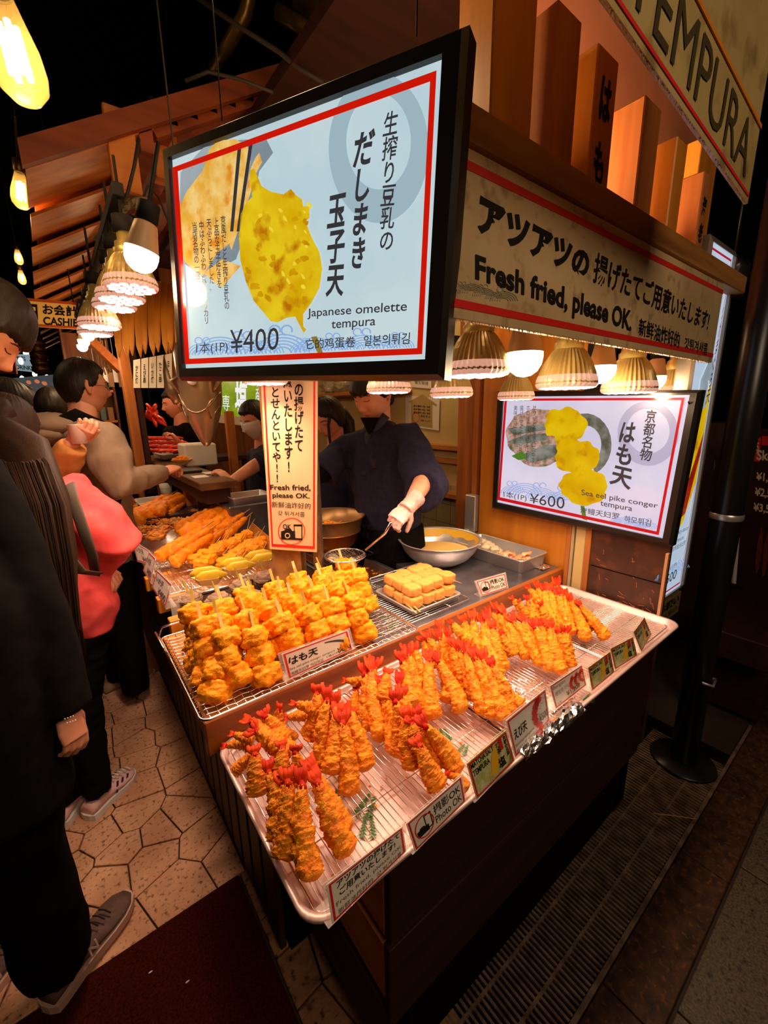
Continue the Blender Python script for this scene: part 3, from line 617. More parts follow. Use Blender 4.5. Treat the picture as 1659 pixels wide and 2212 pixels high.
# --- ledge, pickets with writing, peach awning behind
b = MB(); b.box((0.50, 0.483, 1.973), (1.94, 0.70, 2.026), 0.003); solo('fascia_ledge', b, M['pine_x'], 'horizontal wooden ledge above the long cream sign carrying the square posts', 'beam')
for i, (xa, xb, tw, wr) in enumerate([(q[0] * 1.078, q[1] * 1.078, 1.6 + (q[2] - 1.6) * 1.078, q[3]) for q in ((0.60, 0.705, 2.75, None), (0.76, 0.835, 2.252, None), (0.895, 0.975, 2.25, 'はも'), (1.10, 1.185, 2.245, None), (1.285, 1.35, 2.23, None), (1.485, 1.54, 2.215, '海老'), (1.60, 1.74, 2.35, None))]):
    lab = ['widest square post at the left end of the row above the cream sign', 'short square wooden post with a dark knot beside the widest post', 'square wooden post painted with two brush characters', 'plain square wooden post right of the post with two brush characters', 'narrow square wooden post between the plain post and the knotty end post', 'knotty square wooden post with small brush writing near the right end', 'orange-brown upright board ending the row of posts at the right'][i]
    yb = 0.64 if i else 0.615
    if i == 6: b = MB(); b.box((xa, 0.60, 2.026), (xb, 0.64, tw), 0.002)
    else: b = MB(); b.box((xa, 0.539, 2.026), (xb, yb, tw), 0.003)
    t_ = thing('square_post', lab, 'post', ((xa + xb) / 2, 0.55, 2.026), 'square posts above the cream sign'); part('post', b, M['pine_z'] if i % 2 else M['orange_z'], t_)
    if wr:
        b = MB(); w_ = xb - xa; zt = tw - (0.045 if wr == 'はも' else 0.06); zb = zt - (0.19 if wr == 'はも' else 0.12)
        put_text(b, wr, [V((xa + w_ * .24, .5378, zt)), V((xa + w_ * .78, .5378, zt)), V((xa + w_ * .74, .5378, zb)), V((xa + w_ * .2, .5378, zb))], bold=0.04, vert=True, space=1.35); part('lettering', b, M['ink'], t_)
b = MB(); b.box((1.30, 0.96, 2.1), (2.7, 0.98, 3.5)); solo('peach_awning', b, M['peach'], 'plain peach coloured awning wall behind the row of square posts', 'awning')

# --- TEMPURA board
plE = Plane((0, 0.30, 0), (0, -1, 0))
sg = thing('board_sign', 'aged yellow-green board sign reading TEMPURA hanging at the upper right', 'sign', (0.85, 0.31, 1.98))
M['boardE'] = mat('aged_yellow_board', lin((196, 172, 110)), 0.35, 0, lin((170, 146, 92)), 5, bump=0.15, bscale=20, coat=0.4, col3=lin((140, 116, 70)), nscale2=14)
zE = lambda x, z: z + (1.128 - x) * 0.085
def slabE(x0, x1, z0, z1, ya, yb): m = MB(); m.hexa([(x0, ya, zE(x0, z0)), (x1, ya, zE(x1, z0)), (x1, yb, zE(x1, z0)), (x0, yb, zE(x0, z0)), (x0, ya, zE(x0, z1)), (x1, ya, zE(x1, z1)), (x1, yb, zE(x1, z1)), (x0, yb, zE(x0, z1))]); return m
b = slabE(0.46, 1.128, 1.980, 2.108, .30, .306); part('lower_board', b, M['boardE'], sg)
b = slabE(0.46, 1.128, 2.111, 2.6, .302, .308); part('upper_board', b, M['boardE'], sg)
b = slabE(0.46, 1.122, 1.989, 1.994, .2985, .2998); part('red_line', b, M['red'], sg)
b = slabE(0.46, 1.128, 2.101, 2.107, .2975, .2998); part('yellow_line', b, mat('ochre_line', lin((206, 120, 20)), 0.5), sg)
b = MB(); put_text(b, 'TEMPURA', [V((0.590, .2985, zE(.585, 2.090))), V((1.085, .2985, zE(1.085, 2.086))), V((1.085, .2985, zE(1.085, 2.006))), V((0.585, .2985, zE(.585, 2.006)))], bold=0.0, shear=0.05)
part('lettering', b, mat('dark_green_paint', lin((64, 56, 24)), 0.5), sg)
part('dust_fringe', fuzz((0.46, .302, zE(.46, 1.981)), (1.128, .302, 1.981), 260, 0.010, 5), M['dust'], sg, kind='stuff')

# --- upright sign in the middle on its post
cdir = V((CZ.x, CZ.y, 0)).normalized()
pF = atd(632, 1188, 1.45); plF = Plane(pF, (-cdir.x, -cdir.y, 0))
up_ = thing('sign_post', 'grey steel-edged wooden post standing in the counter behind the upright notice', 'post', pF + cdir * 0.05)
b = MB(); a0 = plF(688, 1195, -0.03); b.beam((a0.x, a0.y, 0.93), (a0.x, a0.y, 2.2), 0.03, 0.05, up=cdir); part('steel_edge', b, mat('grimy_steel', lin((120, 104, 84)), 0.45, 0.7, lin((90, 74, 58)), 40), up_)
a1 = plF(625, 1195, -0.06); b = MB(); b.beam((a1.x, a1.y, 0.90), (a1.x, a1.y, 2.2), 0.10, 0.09, up=cdir); part('post', b, mat('greasy_post', lin((176, 128, 66)), 0.4, 0, lin((130, 88, 42)), 20, bump=0.5, bscale=50), up_)
sg = thing('upright_notice', 'tall cream notice with red border and photo-allowed emblem hanging on the middle post', 'sign', pF)
oF = Q(plF, [(562, 800), (686, 800), (684, 1193), (583, 1186)], 0)
M['paperF'] = mat('cream_notice', lin((232, 196, 150)), 0.5, 0, lin((218, 180, 136)), 5)
b = MB(); b.slab(oF, 0.012, plF.n); part('board', b, M['paperF'], sg)
b = MB(); ringframe(b, Q(plF, [(567, 800), (681, 800), (680, 1186), (587, 1180)], .001), Q(plF, [(571, 804), (677, 804), (676, 1180), (590, 1175)], .001), plF.n); part('red_border', b, M['red'], sg)
b = MB(); T = lambda s, pts, **k: put_text(b, s, Q(plF, pts, 0.0012), **k)
T('アツアツの揚げたて', [(634, 700), (656, 700), (656, 975), (636, 975)], bold=0.02, vert=True)
T('ご用意いたします!', [(610, 740), (630, 740), (634, 1020), (614, 1020)], bold=0.02, vert=True)
T('とせんといてや!!', [(584, 836), (604, 836), (608, 1042), (590, 1042)], bold=0.02, vert=True)
T('Fresh fried,', [(583, 1047), (671, 1047), (671, 1062), (584, 1060)], bold=0.02); T('please OK.', [(588, 1064), (669, 1066), (669, 1080), (589, 1078)], bold=0.02)
T('新鮮油炸好的', [(587, 1083), (671, 1087), (671, 1100), (587, 1096)]); T('갓 튀겨서콜', [(600, 1103), (658, 1106), (658, 1117), (600, 1113)]); T('OK', [(611, 1132), (629, 1133), (629, 1144), (611, 1143)], bold=0.02)
b.poly(Q(plF, [(607, 1148), (614, 1146), (618, 1142), (628, 1142), (631, 1147), (637, 1148), (637, 1166), (607, 1165)], .0012))
part('lettering', b, M['ink'], sg)
b = MB(); ring(b, plF, 630, 1148, 29.5, 29.5, 0.06, 0.0014, ww=0); part('red_ring', b, M['red'], sg)
b = MB(); ring(b, plF, 621, 1157, 6, 6, 0.35, 0.0018, 20, 0); b.poly(Q(plF, [(634, 1134), (652, 1134), (652, 1166), (638, 1166), (638, 1147), (634, 1147)], .0013)); part('emblem_light', b, M['paperF'], sg)
b = MB(); ringframe(b, Q(plF, [(634, 1133), (653, 1133), (653, 1167), (637, 1166)], .0016), Q(plF, [(636, 1137), (651, 1137), (651, 1163), (638, 1162)], .0016), plF.n); part('emblem_phone', b, M['ink'], sg)
# ------------------------------------------------------------------ lamps
M['lens'] = mat('lamp_lens', (1, 0.80, 0.74), 0.2, emit=(1.0, 0.74, 0.66), estr=7.0)
M['lens_rim'] = mat('lamp_rim_glow', (0.35, 0.22, 0.16), 0.3, emit=(1.0, 0.50, 0.36), estr=0.55)
M['lens_dark'] = mat('lamp_lens_gap', (0.5, 0.14, 0.10), 0.3, emit=(0.9, 0.18, 0.12), estr=0.5)
M['glassbody'] = mat('ribbed_reflector', lin((186, 160, 100)), 0.34, 0.35, lin((160, 132, 74)), 9, bump=0.1, bscale=30, spec=0.7)
M['neck'] = mat('lamp_neck', lin((190, 166, 96)), 0.35, 0.5)
M['bulb_base'] = mat('bulb_base_plastic', lin((206, 160, 116)), 0.45)
M['bulb_dome'] = mat('bulb_dome', (1, 0.9, 0.7), 0.3, emit=(1.0, 0.84, 0.55), estr=9.0)
def par_proto():
    t = thing('heat_lamp', 'x', 'lamp', (0, 0, 0), 'ribbed reflector lamps over the food')
    prof = [(0.0605, 0.004), (0.0625, 0.010), (0.0600, 0.020), (0.0555, 0.034), (0.0490, 0.050), (0.0410, 0.064), (0.0340, 0.074), (0.0300, 0.080)]
    b = MB(); b.lathe(prof, seg=72, ribs=1, ribamp=0.0016, ribrange=(1, 6), smooth=False); part('reflector', b, M['glassbody'], t, local=True)
    b = MB(); b.lathe([(0.0598, 0.0), (0.0622, 0.006), (0.0612, 0.018), (0.058, 0.026)], seg=72, ribs=1, ribamp=0.0014, ribrange=(1, 3), smooth=False)
    for v in b.v: v.x *= 1.004; v.y *= 1.004
    part('glowing_rim', b, M['lens_rim'], t, local=True)
    b = MB(); b.lathe([(0.030, 0.080), (0.0305, 0.092), (0.026, 0.096), (0.0245, 0.108), (0.018, 0.112), (0.017, 0.135), (0.001, 0.136)], seg=28); part('neck', b, M['neck'], t, local=True)
    b = MB(); b.lathe([(0.001, -0.0005), (0.0600, 0.0)], seg=36); b.lathe([(0.0600, 0.0), (0.0600, 0.003)], seg=36); part('lens', b, M['lens_dark'], t, local=True)
    b = MB()
    for n_, rr_, q in ((1, 0, 0.0095), (6, 0.024, 0.0105), (12, 0.046, 0.0105)):
        for i in range(n_): a = 2 * pi * i / n_; b.lathe([(0.0005, -0.0030), (q, -0.0012)], c=(rr_ * cos(a), rr_ * sin(a), 0), seg=12)
    part('light_cells', b, M['lens'], t, local=True, kind='stuff')
    b = MB(); b.lathe([(0.017, 0.132), (0.024, 0.134), (0.024, 0.168), (0.004, 0.172), (0.0035, 0.30)], seg=20); part('socket', b, M['matte_black'], t, local=True)
    return t
def led_proto():
    t = thing('light_bulb', 'x', 'lamp', (0, 0, 0), 'round bulbs between the heat lamps')
    b = MB(); b.lathe([(0.001, -0.030), (0.012, -0.028), (0.022, -0.021), (0.0285, -0.010), (0.0305, 0.002), (0.0300, 0.010)], seg=28); part('dome', b, M['bulb_dome'], t, local=True)
    b = MB(); b.lathe([(0.0302, 0.010), (0.0290, 0.014), (0.0235, 0.040), (0.0200, 0.058), (0.0135, 0.062), (0.001, 0.063)], seg=28); part('base', b, M['bulb_base'], t, local=True)
    b = MB(); b.lathe([(0.013, 0.06), (0.020, 0.064), (0.020, 0.094), (0.004, 0.098), (0.0035, 0.20)], seg=20); part('socket', b, M['matte_black'], t, local=True)
    return t
par = par_proto(); led = led_proto(); first = {'p': par, 'l': led}; used = {'p': False, 'l': False}
def put_lamp(k, px, py, dep, lab, tilt=(0, 0), power=6.0, col=HEAT, grp=None, sc=1.0):
    p = atd(px, py, dep); o = first[k]
    if used[k]: o = dup(o)
    used[k] = True; o.location = p; o.scale = (sc, sc, sc); o.rotation_euler = (tilt[0], tilt[1], 0); o['label'] = lab
    if grp: o['group'] = grp
    if power:
        if k == 'p': lamp('heat_beam', 'SPOT', p + V((0, 0, -0.012)), power, col, 0.05, p + V((tilt[1] * -1, tilt[0], -1)), 140, 0.9)
        else: lamp('bulb_glow', 'POINT', p + V((0, 0, -0.04)), power, col, 0.03)
    return o
P_ = 10.8; B_ = 4.5; WB = (1.0, 0.66, 0.34)
put_lamp('p', 1030, 812, .97, 'largest ribbed heat lamp, just right of the big light box', power=P_ * 1.2, sc=1.155)
put_lamp('p', 1222, 838, 1.10, 'ribbed heat lamp between the two nearest round bulbs above the shrimp', power=P_, sc=1.19)
put_lamp('p', 1357, 848, 1.26, 'ribbed heat lamp above the right half of the sea eel light box', power=P_, sc=1.2)
put_lamp('p', 1450, 852, 1.50, 'rightmost ribbed heat lamp at the corner of the sea eel light box', power=P_ * .8, sc=1.05)
put_lamp('p', 975, 857, 1.26, 'smaller ribbed heat lamp glowing below and behind the largest one', power=P_ * .8)
put_lamp('p', 1114, 863, 1.5, 'small ribbed heat lamp at the upper left corner of the sea eel light box', power=P_ * .8)
put_lamp('p', 840, 848, 1.2, 'ribbed heat lamp peeking below the big light box in front of the cook', power=P_ * .8)
put_lamp('p', 575, 829, 1.25, 'ribbed heat lamp barely showing under the big light box above the upright notice', power=P_ * .6)
put_lamp('p', 720, 640, 1.02, 'added unseen heat lamp behind the big light box, nearest the tray', power=P_ * 1.2)  # extra lamp added out of sight to brighten the near tray
put_lamp('p', 500, 700, 1.12, 'added unseen heat lamp behind the left half of the big light box', power=P_)  # second lamp added out of sight, for more light on the left end
put_lamp('p', 285, 625, 1.1, 'nearest ribbed heat lamp of the left row, under the lit bulb', power=P_ * 2.0)
put_lamp('p', 262, 650, 1.22, 'second ribbed heat lamp of the left row counted from the lit bulb', power=P_ * 1.5)
put_lamp('p', 249, 668, 1.38, 'third ribbed heat lamp of the left row counted from the lit bulb', power=P_)
put_lamp('p', 217, 708, 1.42, 'fourth ribbed heat lamp of the left row, hanging a little lower', power=P_)
put_lamp('p', 207, 724, 1.75, 'farthest ribbed heat lamp of the left row beside the cashier board', power=P_)
put_lamp('l', 1133, 775, .93, 'brightest round bulb hanging right of the largest ribbed heat lamp', power=B_, col=WB, sc=1.29)
put_lamp('l', 1300, 800, 1.15, 'round bulb partly hidden behind the ribbed lamp in the middle of the right row', power=B_, col=WB, sc=1.17)
put_lamp('l', 1415, 820, 1.38, 'small round bulb between the two rightmost ribbed lamps', power=B_, col=WB, sc=1.06)
put_lamp('l', 305, 553, .82, 'round lit bulb hanging left of the big light box', tilt=(0.15, 0.25), power=B_, col=WB)
put_lamp('l', 190, 724, 2.2, 'nearest of three small bulbs glowing in a cluster below the cashier board', power=5, col=WB)
put_lamp('l', 181, 738, 2.45, 'middle of three small bulbs glowing in a cluster below the cashier board', power=0)
b = MB(); b.box((0.235, 3.3, 2.262), (0.265, 3.95, 2.285), .002); b.tube([(0.25, 3.9, 2.27), (0.25, 3.9, 4.61)], .004, 5); solo('lamp_rail', b, M['matte_black'], 'far black rail holding the cluster of small bulbs', 'rail')
put_lamp('l', 178, 749, 2.7, 'lowest of three small bulbs glowing in a cluster below the cashier board', power=6, col=WB)
# lamp rails and cables
b = MB(); b.box((0.66, 0.60, 1.90), (1.66, 0.64, 1.93), 0.002); b.box((0.66, 0.885, 1.93), (1.64, 0.985, 1.97), 0.002); solo('lamp_rail', b, M['dark_x'], 'dark wooden rail behind the cream sign from which the right lamps hang', 'rail')
b = MB(); b.box((0.205, 1.34, 2.13), (0.23, 3.2, 2.16), 0.002); solo('lamp_rail', b, M['matte_black'], 'black metal rail from which the left row of lamps hangs', 'rail')
# old filament bulbs at the left edge
M['amber_glass'] = mat('amber_glass', (1.0, 0.70, 0.25), 0.05, alpha=0.35, emit=(1.0, 0.55, 0.12), estr=0.35, spec=0.8)
M['filament'] = mat('glowing_filament', (1, .8, .4), 0.3, emit=(1.0, 0.72, 0.32), estr=16)
M['brass'] = mat('aged_brass', lin((120, 90, 40)), 0.4, 0.8)
def edison(px, py, dep, s, lab, ang, power):
    p = atd(px, py, dep); t = thing('filament_bulb', lab, 'lamp', p, 'old filament bulbs at the left edge')
    t.rotation_euler = (0, ang, 0)
    b = MB(); b.lathe([(0.001, -0.075 * s), (0.016 * s, -0.072 * s), (0.028 * s, -0.058 * s), (0.031 * s, -0.040 * s), (0.029 * s, -0.015 * s), (0.020 * s, 0.020 * s), (0.014 * s, 0.045 * s)], seg=24); part('glass', b, M['amber_glass'], t, local=True)
    b = MB()
    for k in range(4):
        a = k * pi / 2; b.tube([(0.009 * s * cos(a), 0.009 * s * sin(a), 0.012 * s), (0.011 * s * cos(a + .3), 0.011 * s * sin(a + .3), -0.045 * s)], 0.0045 * s, 6)
    part('filament', b, M['filament'], t, local=True)
    b = MB(); b.lathe([(0.0145 * s, 0.042 * s), (0.018 * s, 0.05 * s), (0.018 * s, 0.085 * s), (0.005 * s, 0.09 * s), (0.004 * s, 0.22 * s)], seg=16); part('socket', b, M['brass'], t, local=True)
    b = MB(); b.tube([V((0, 0, .2 * s)), V((0, 0, 4.62 - p.z))], .003, 5); part('cord', b, M['matte_black'], t, local=True)
    lamp('filament_glow', 'POINT', p + V((0, 0, -0.09 * s)), power, (1, 0.55, 0.2), 0.03)
edison(22, 78, 0.82, 1.45, 'large clear bulb with glowing filament cut by the upper left edge', -0.1, 1.6)
edison(44, 402, 1.9, 1.25, 'glowing filament bulb below the large one, left of the shingled eave', 0.1, 1.5)
edison(39, 551, 3.6, 1.0, 'tiny glowing filament bulb left of the eave, above its lower twin', 0.0, 0.8)
edison(46, 595, 3.8, 1.0, 'tiny glowing filament bulb left of the eave, below its upper twin', 0, 0.8)
for i, (x, y, d) in enumerate(((56, 762, 6.5), (46, 780, 6.0), (66, 793, 6.2), (150, 772, 6.8), (142, 782, 7.2), (75, 808, 7.5), (102, 816, 7.0), (48, 818, 7.6))):
    b = MB(); p = atd(x, y, d); b.ball(p, (0.035, 0.035, 0.05), 10, 8); b.cur = 1; b.tube([p + V((0, 0, .045)), V((p.x, p.y, 4.61))], 0.004, 4); solo('small_bulb', b, [M['bulb_dome'], M['matte_black']], f'small distant glowing bulb near the drinks board, {ORD[i]} of eight from the top', 'lamp', 'distant bulbs deep in the alley')
lamp('alley_glow', 'POINT', atd(100, 800, 6.0), 14, WARM, 0.3)
b = MB(); q = atd(1650, 575, 3.2); b.ball(q, (0.045, 0.03, 0.02), 12, 8); solo('street_light', b, mat('cool_white_glow', (1, 1, 1), .3, emit=(1, .9, .95), estr=8), 'small cool white light far right behind the black pole', 'lamp')
# ------------------------------------------------------------------ trays and racks
def rr_loop(x0, y0, x1, y1, r, z, n=7):
    out = []
    for cx, cy, a0 in ((x1 - r, y0 + r, -pi / 2), (x1 - r, y1 - r, 0), (x0 + r, y1 - r, pi / 2), (x0 + r, y0 + r, pi)):
        for i in range(n): a = a0 + (pi / 2) * i / (n - 1); out.append(V((cx + r * cos(a), cy + r * sin(a), z)))
    return out
def tray_mb(x0, y0, x1, y1, z0, z1, r=0.03, rim=0.008, taper=0.006):
    b = MB(); L = []
    for ins, z, rr_ in ((taper + rim, z0, r), (taper + rim * .6, z0 + 0.001, r), (rim, z1 - 0.002, r), (rim * .6, z1 + 0.001, r), (rim * .1, z1 + 0.001, r), (-0.001, z1 - 0.003, r), (rim * .4, z1 - 0.005, r), (rim + taper * .5, z0 - 0.0008, r)):
        L.append(rr_loop(x0 + ins, y0 + ins, x1 - ins, y1 - ins, max(0.004, rr_ - ins * .5), z))
    n = len(L[0]); vs = [p for l in L for p in l]
    fs = [(i * n + k, i * n + (k + 1) % n, (i + 1) * n + (k + 1) % n, (i + 1) * n + k) for i in range(len(L) - 1) for k in range(n)]
    fs.append(tuple(range(n - 1, -1, -1))); fs.append(tuple((len(L) - 1) * n + k for k in range(n))); b.add(vs, fs, True); return b
M['tray2'] = mat('display_tray_metal', lin((222, 190, 182)), 0.40, 0.45, lin((206, 172, 164)), 3, bump=0.08, bscale=6, bdist=0.006, stretch=(1, 1, 1))
b = tray_mb(0.180, 0.425, 1.635, 0.884, 0.8405, 0.864, 0.045, 0.012); tr = solo('display_tray', b, M['tray2'], 'long shallow metal tray with rounded corners holding the shrimp tempura', 'tray')
def rack(x0, y0, x1, y1, z, lab, step=0.0125, r=0.0011, along='y'):
    t = thing('wire_rack', lab, 'rack', ((x0 + x1) / 2, (y0 + y1) / 2, z - .01), 'wire racks lying in the display trays')
    b = MB(); b.tube(rr_loop(x0, y0, x1, y1, 0.015, z, 4), 0.0022, 6, closed=True); part('rim', b, M['wire'], t)
    b = MB()
    if along == 'y':
        n = int((x1 - x0) / step)
        for i in range(1, n): x = x0 + (x1 - x0) * i / n; b.tube([(x, y0, z), (x, y1, z)], r, 5)
    else:
        n = int((y1 - y0) / step)
        for i in range(1, n): y = y0 + (y1 - y0) * i / n; b.tube([(x0, y, z), (x1, y, z)], r, 5)
    part('wires', b, M['wire'], t, kind='stuff')
    b = MB()
    for k in (0.25, 0.5, 0.75):
        if along == 'y': y = y0 + (y1 - y0) * k; b.tube([(x0, y, z - .002), (x1, y, z - .002)], r * 1.2, 5)
        else: x = x0 + (x1 - x0) * k; b.tube([(x, y0, z - .002), (x, y1, z - .002)], r * 1.2, 5)
    for x in (x0 + .03, x1 - .03):
        for y in (y0 + .03, y1 - .03): b.tube([(x, y, z), (x, y, z - 0.009)], r * 1.5, 5)
    part('cross_wires', b, M['wire'], t, kind='stuff'); return t
rack(0.205, 0.445, 0.520, 0.868, 0.853, 'wire rack at the near left end of the long tray')
rack(0.528, 0.452, 0.870, 0.868, 0.853, 'wire rack in the middle left of the long tray, behind the photo card')
rack(0.878, 0.450, 1.225, 0.868, 0.853, 'wire rack in the middle right of the long tray')
rack(1.233, 0.455, 1.600, 0.868, 0.853, 'wire rack at the far right end of the long tray')
# printed leaf garnish lying on the tray floor
M['leaf'] = mat('green_garnish', lin((58, 138, 50)), 0.5, 0, lin((36, 104, 40)), 60)
def sprig(cx, cy, z, s, a, lab, n=7):
    b = MB()
    for side in range(n):
        t = side / (n - 1); L = s * (1 - 0.5 * t)
        base = V((cx + s * 1.6 * (t - .5) * cos(a), cy + s * 1.6 * (t - .5) * sin(a), z))
        for sg_ in (-1, 1):
            d = V((cos(a + sg_ * 1.0), sin(a + sg_ * 1.0), 0)); w = V((-d.y, d.x, 0)) * s * 0.10
            b.slab([base, base + d * L * .5 + w, base + d * L * .8, base + d * L * .5 - w], 0.0004, (0, 0, 1))
            for k in (0.35, 0.6):
                q = base + d * L * k
                for s2 in (-1, 1):
                    e = V((cos(a + sg_ * 1.0 + s2 * .8), sin(a + sg_ * 1.0 + s2 * .8), 0)); b.slab([q - w * .3, q + e * L * .35, q + w * .3], 0.0004, (0, 0, 1))
    solo('leaf_garnish', b, M['leaf'], lab, 'garnish', 'green leaf garnish under the food', kind=None)
for i, (px, py, s, a, lab) in enumerate(((790, 1745, .030, .5, 'green leaf garnish on the tray right of the nearest shrimp pile'), (795, 1790, .026, .9, 'green leaf garnish on the tray behind the fresh fried card'),
    (735, 1715, .016, 1.4, 'small green leaf garnish between the two nearest shrimp piles'), (962, 1588, .022, 1.1, 'green leaf garnish in the gap left of the matcha salt card'), (1000, 1620, .018, .3, 'green leaf tip showing behind the photo card'),
    (1105, 1495, .028, .7, 'green leaf garnish on foil in the middle of the long tray'), (1272, 1508, .024, .2, 'green leaf garnish at the tray edge under the bargain card'), (1260, 1398, .018, .6, 'green leaf garnish near the second matcha card'), (1295, 1345, .014, .6, 'small green leaf garnish right of the last shrimp pile'))):
    p = onz(px, py, 0.8440); sprig(p.x, p.y, 0.8440, s, a, lab)
for px, py, lab in ((828, 1331, 'green leaf garnish beside the conger basket, farther one'), (845, 1352, 'green leaf garnish beside the conger basket, nearer one')):
    p = onz(px, py, 0.9285); sprig(p.x, p.y, 0.9285, 0.02, 0.2, lab)
def crumple(mb, c, rx, ry, h, seed, n=14, z0=0.0):
    vs = []; fs = []
    for i in range(n + 1):
        for j in range(n + 1):
            x = -1 + 2 * i / n; y = -1 + 2 * j / n; e = max(abs(x), abs(y)); q = V((x * 4 + seed, y * 4, seed))
            vs.append(V((c[0] + rx * x + rx * .06 * noise.noise(q * 2), c[1] + ry * y + ry * .06 * noise.noise(q * 2 + V((5, 5, 5))), c[2] + h * (noise.noise(q * 1.7) + 0.6 * noise.noise(q * 4)) + z0)))
    for i in range(n):
        for j in range(n): a = i * (n + 1) + j; fs.append((a, a + n + 1, a + n + 2, a + 1))
    mb.add(vs, fs)
b = MB(); p = onz(1105, 1500, .845); crumple(b, (p.x, p.y, 0.8455), 0.13, 0.11, 0.0025, 3, 20); solo('foil_sheet', b, M['foil'], 'crinkled foil sheet under the rack in the middle of the long tray', 'foil')
# crumpled foil over the tray lip under the shrimp price card
b = MB(); pa, pb = onz(1120, 1628, .862), onz(1250, 1525, .862)
vs = []; n, m_ = 26, 12
for i in range(n + 1):
    for j in range(m_ + 1):
        t = i / n; a = -0.3 + 3.9 * j / m_; c = pa.lerp(pb, t); rr = 0.017 + 0.005 * noise.noise(V((t * 5, j * .3, 1)))
        q = V((t * 12, j * .6, 4)); vs.append(c + V((0.004 * noise.noise(q), -rr * cos(a) * 1.1 + 0.006 * noise.noise(q * 1.3), rr * sin(a) * 0.75 + 0.006 * noise.noise(q * 1.7 + V((3, 3, 3))) - 0.002)))
b.add(vs, [(i * (m_ + 1) + j, (i + 1) * (m_ + 1) + j, (i + 1) * (m_ + 1) + j + 1, i * (m_ + 1) + j + 1) for i in range(n) for j in range(m_)])
solo('crumpled_foil', b, M['foil'], 'crumpled aluminium foil folded over the tray lip below the shrimp price card', 'foil')
# ------------------------------------------------------------------ fried shrimp
def shrimp_meshes(seed, crust=1.0):
    """unit length along +Z: head end at 0, tail root at 0.86, tail fan to 1.0"""
    r = random.Random(seed); b = MB(); n, seg = 60, 28; vs = []; bend = (r.random() - .5) * 0.10; bend2 = (r.random() - .5) * .06
    for i in range(n + 1):
        t = i / n; z = 0.88 * t
        base = 0.108 * min(1, (t / 0.07) ** 0.5 if t > 0 else 0) * (1 - 0.62 * t ** 1.8)
        if t > 0.9: base *= 1 - (t - .9) * 3.0
        for k in range(seg):
            a = 2 * pi * k / seg; q = V((cos(a) * 1.6 + seed * 3.1, sin(a) * 1.6, t * 9)); q2 = V((cos(a) * 3.2 + seed, sin(a) * 3.2, t * 26 + seed))
            k_ = 1 + 0.24 * crust * noise.noise(q) + 0.22 * crust * noise.noise(q2) + 0.16 * noise.noise(q2 * 2.1)
            rad = base * k_; vs.append(V((rad * cos(a) * 1.06 + bend * sin(t * pi), rad * sin(a) * 0.92 + bend2 * t * t, z + 0.02 * noise.noise(q2) * (0 < i < n))))
    fs = [(i * seg + k, i * seg + (k + 1) % seg, (i + 1) * seg + (k + 1) % seg, (i + 1) * seg + k) for i in range(n) for k in range(seg)]
    fs.append(tuple(range(seg - 1, -1, -1))); fs.append(tuple(n * seg + k for k in range(seg))); b.add(vs, fs, True)
    t_ = MB(); ox, oy = bend2 * 0, bend2
    for s_ in (-1, 1):
        sp = 0.025 + 0.035 * r.random()
        for w_ in (0.0, 1.0):
            d = s_ * (sp * (0.5 + 0.5 * w_)); t_.tube([(0, oy, 0.82), (d * .45, oy, 0.89), (d * (1 + .3 * w_), oy + .006 * w_, 0.96), (d * (1.2 + .4 * w_), oy + 0.01, 1.05 + 0.03 * w_)], [(0.022, 0.020), (0.027, 0.013), (0.030, 0.008), (0.018, 0.004)], 8, up=(0, 1, 0))
    t_.tube([(0, oy, 0.80), (0, oy, 0.86), (0, oy, 0.92)], [(0.040, 0.036), (0.041, 0.034), (0.024, 0.016)], 10, up=(0, 1, 0))
    return b, t_
SHR = []
def mesh_of(name, mb, m):
    me = bpy.data.meshes.new(name); me.from_pydata([tuple(p) for p in mb.v], [], mb.f); me.materials.append(m)
    me.polygons.foreach_set('use_smooth', mb.smooth); me.update(); return me
for s_ in range(7):
    a_, c_ = shrimp_meshes(s_ + 1, 1.0 + 0.12 * (s_ % 3)); SHR.append((mesh_of('shrimp_body', a_, M['batter_red']), mesh_of('shrimp_tail', c_, M['tail'])))
def orient(h, t, roll=0.0):
    d = (t - h); L = d.length; d.normalize(); u, w, _ = frame_of(d)
    u2 = u * cos(roll) + w * sin(roll); w2 = d.cross(u2); return Matrix(((u2.x, w2.x, d.x, h.x), (u2.y, w2.y, d.y, h.y), (u2.z, w2.z, d.z, h.z), (0, 0, 0, 1))), L
def put_shrimp(h, t, lab, grp, i, fat=1.0):
    M_, L = orient(h, t, R_.random() * 0.8 - 0.4 + (pi if R_.random() < .5 else 0)); w_ = min(0.2 * fat, L * 2.2)
    o = bpy.data.objects.new('fried_shrimp', None); o.empty_display_size = .03; COL.objects.link(o); o.matrix_world = M_ @ Matrix.Diagonal((w_, w_, L, 1)); tag(o, lab, 'shrimp', grp)
    for nm, me in zip(('crust', 'tail'), SHR[i % len(SHR)]): c = bpy.data.objects.new(nm, me); COL.objects.link(c); c.parent = o
    return o
cC = lambda x, y: (480 + .2169 * x, 1480 + .2169 * y); cA = lambda x, y: (860 + .1929 * x, 1240 + .1929 * y); cB = lambda x, y: (1100 + .2049 * x, 1230 + .2049 * y); cD = lambda x, y: (740 + .1929 * x, 1380 + .1929 * y)
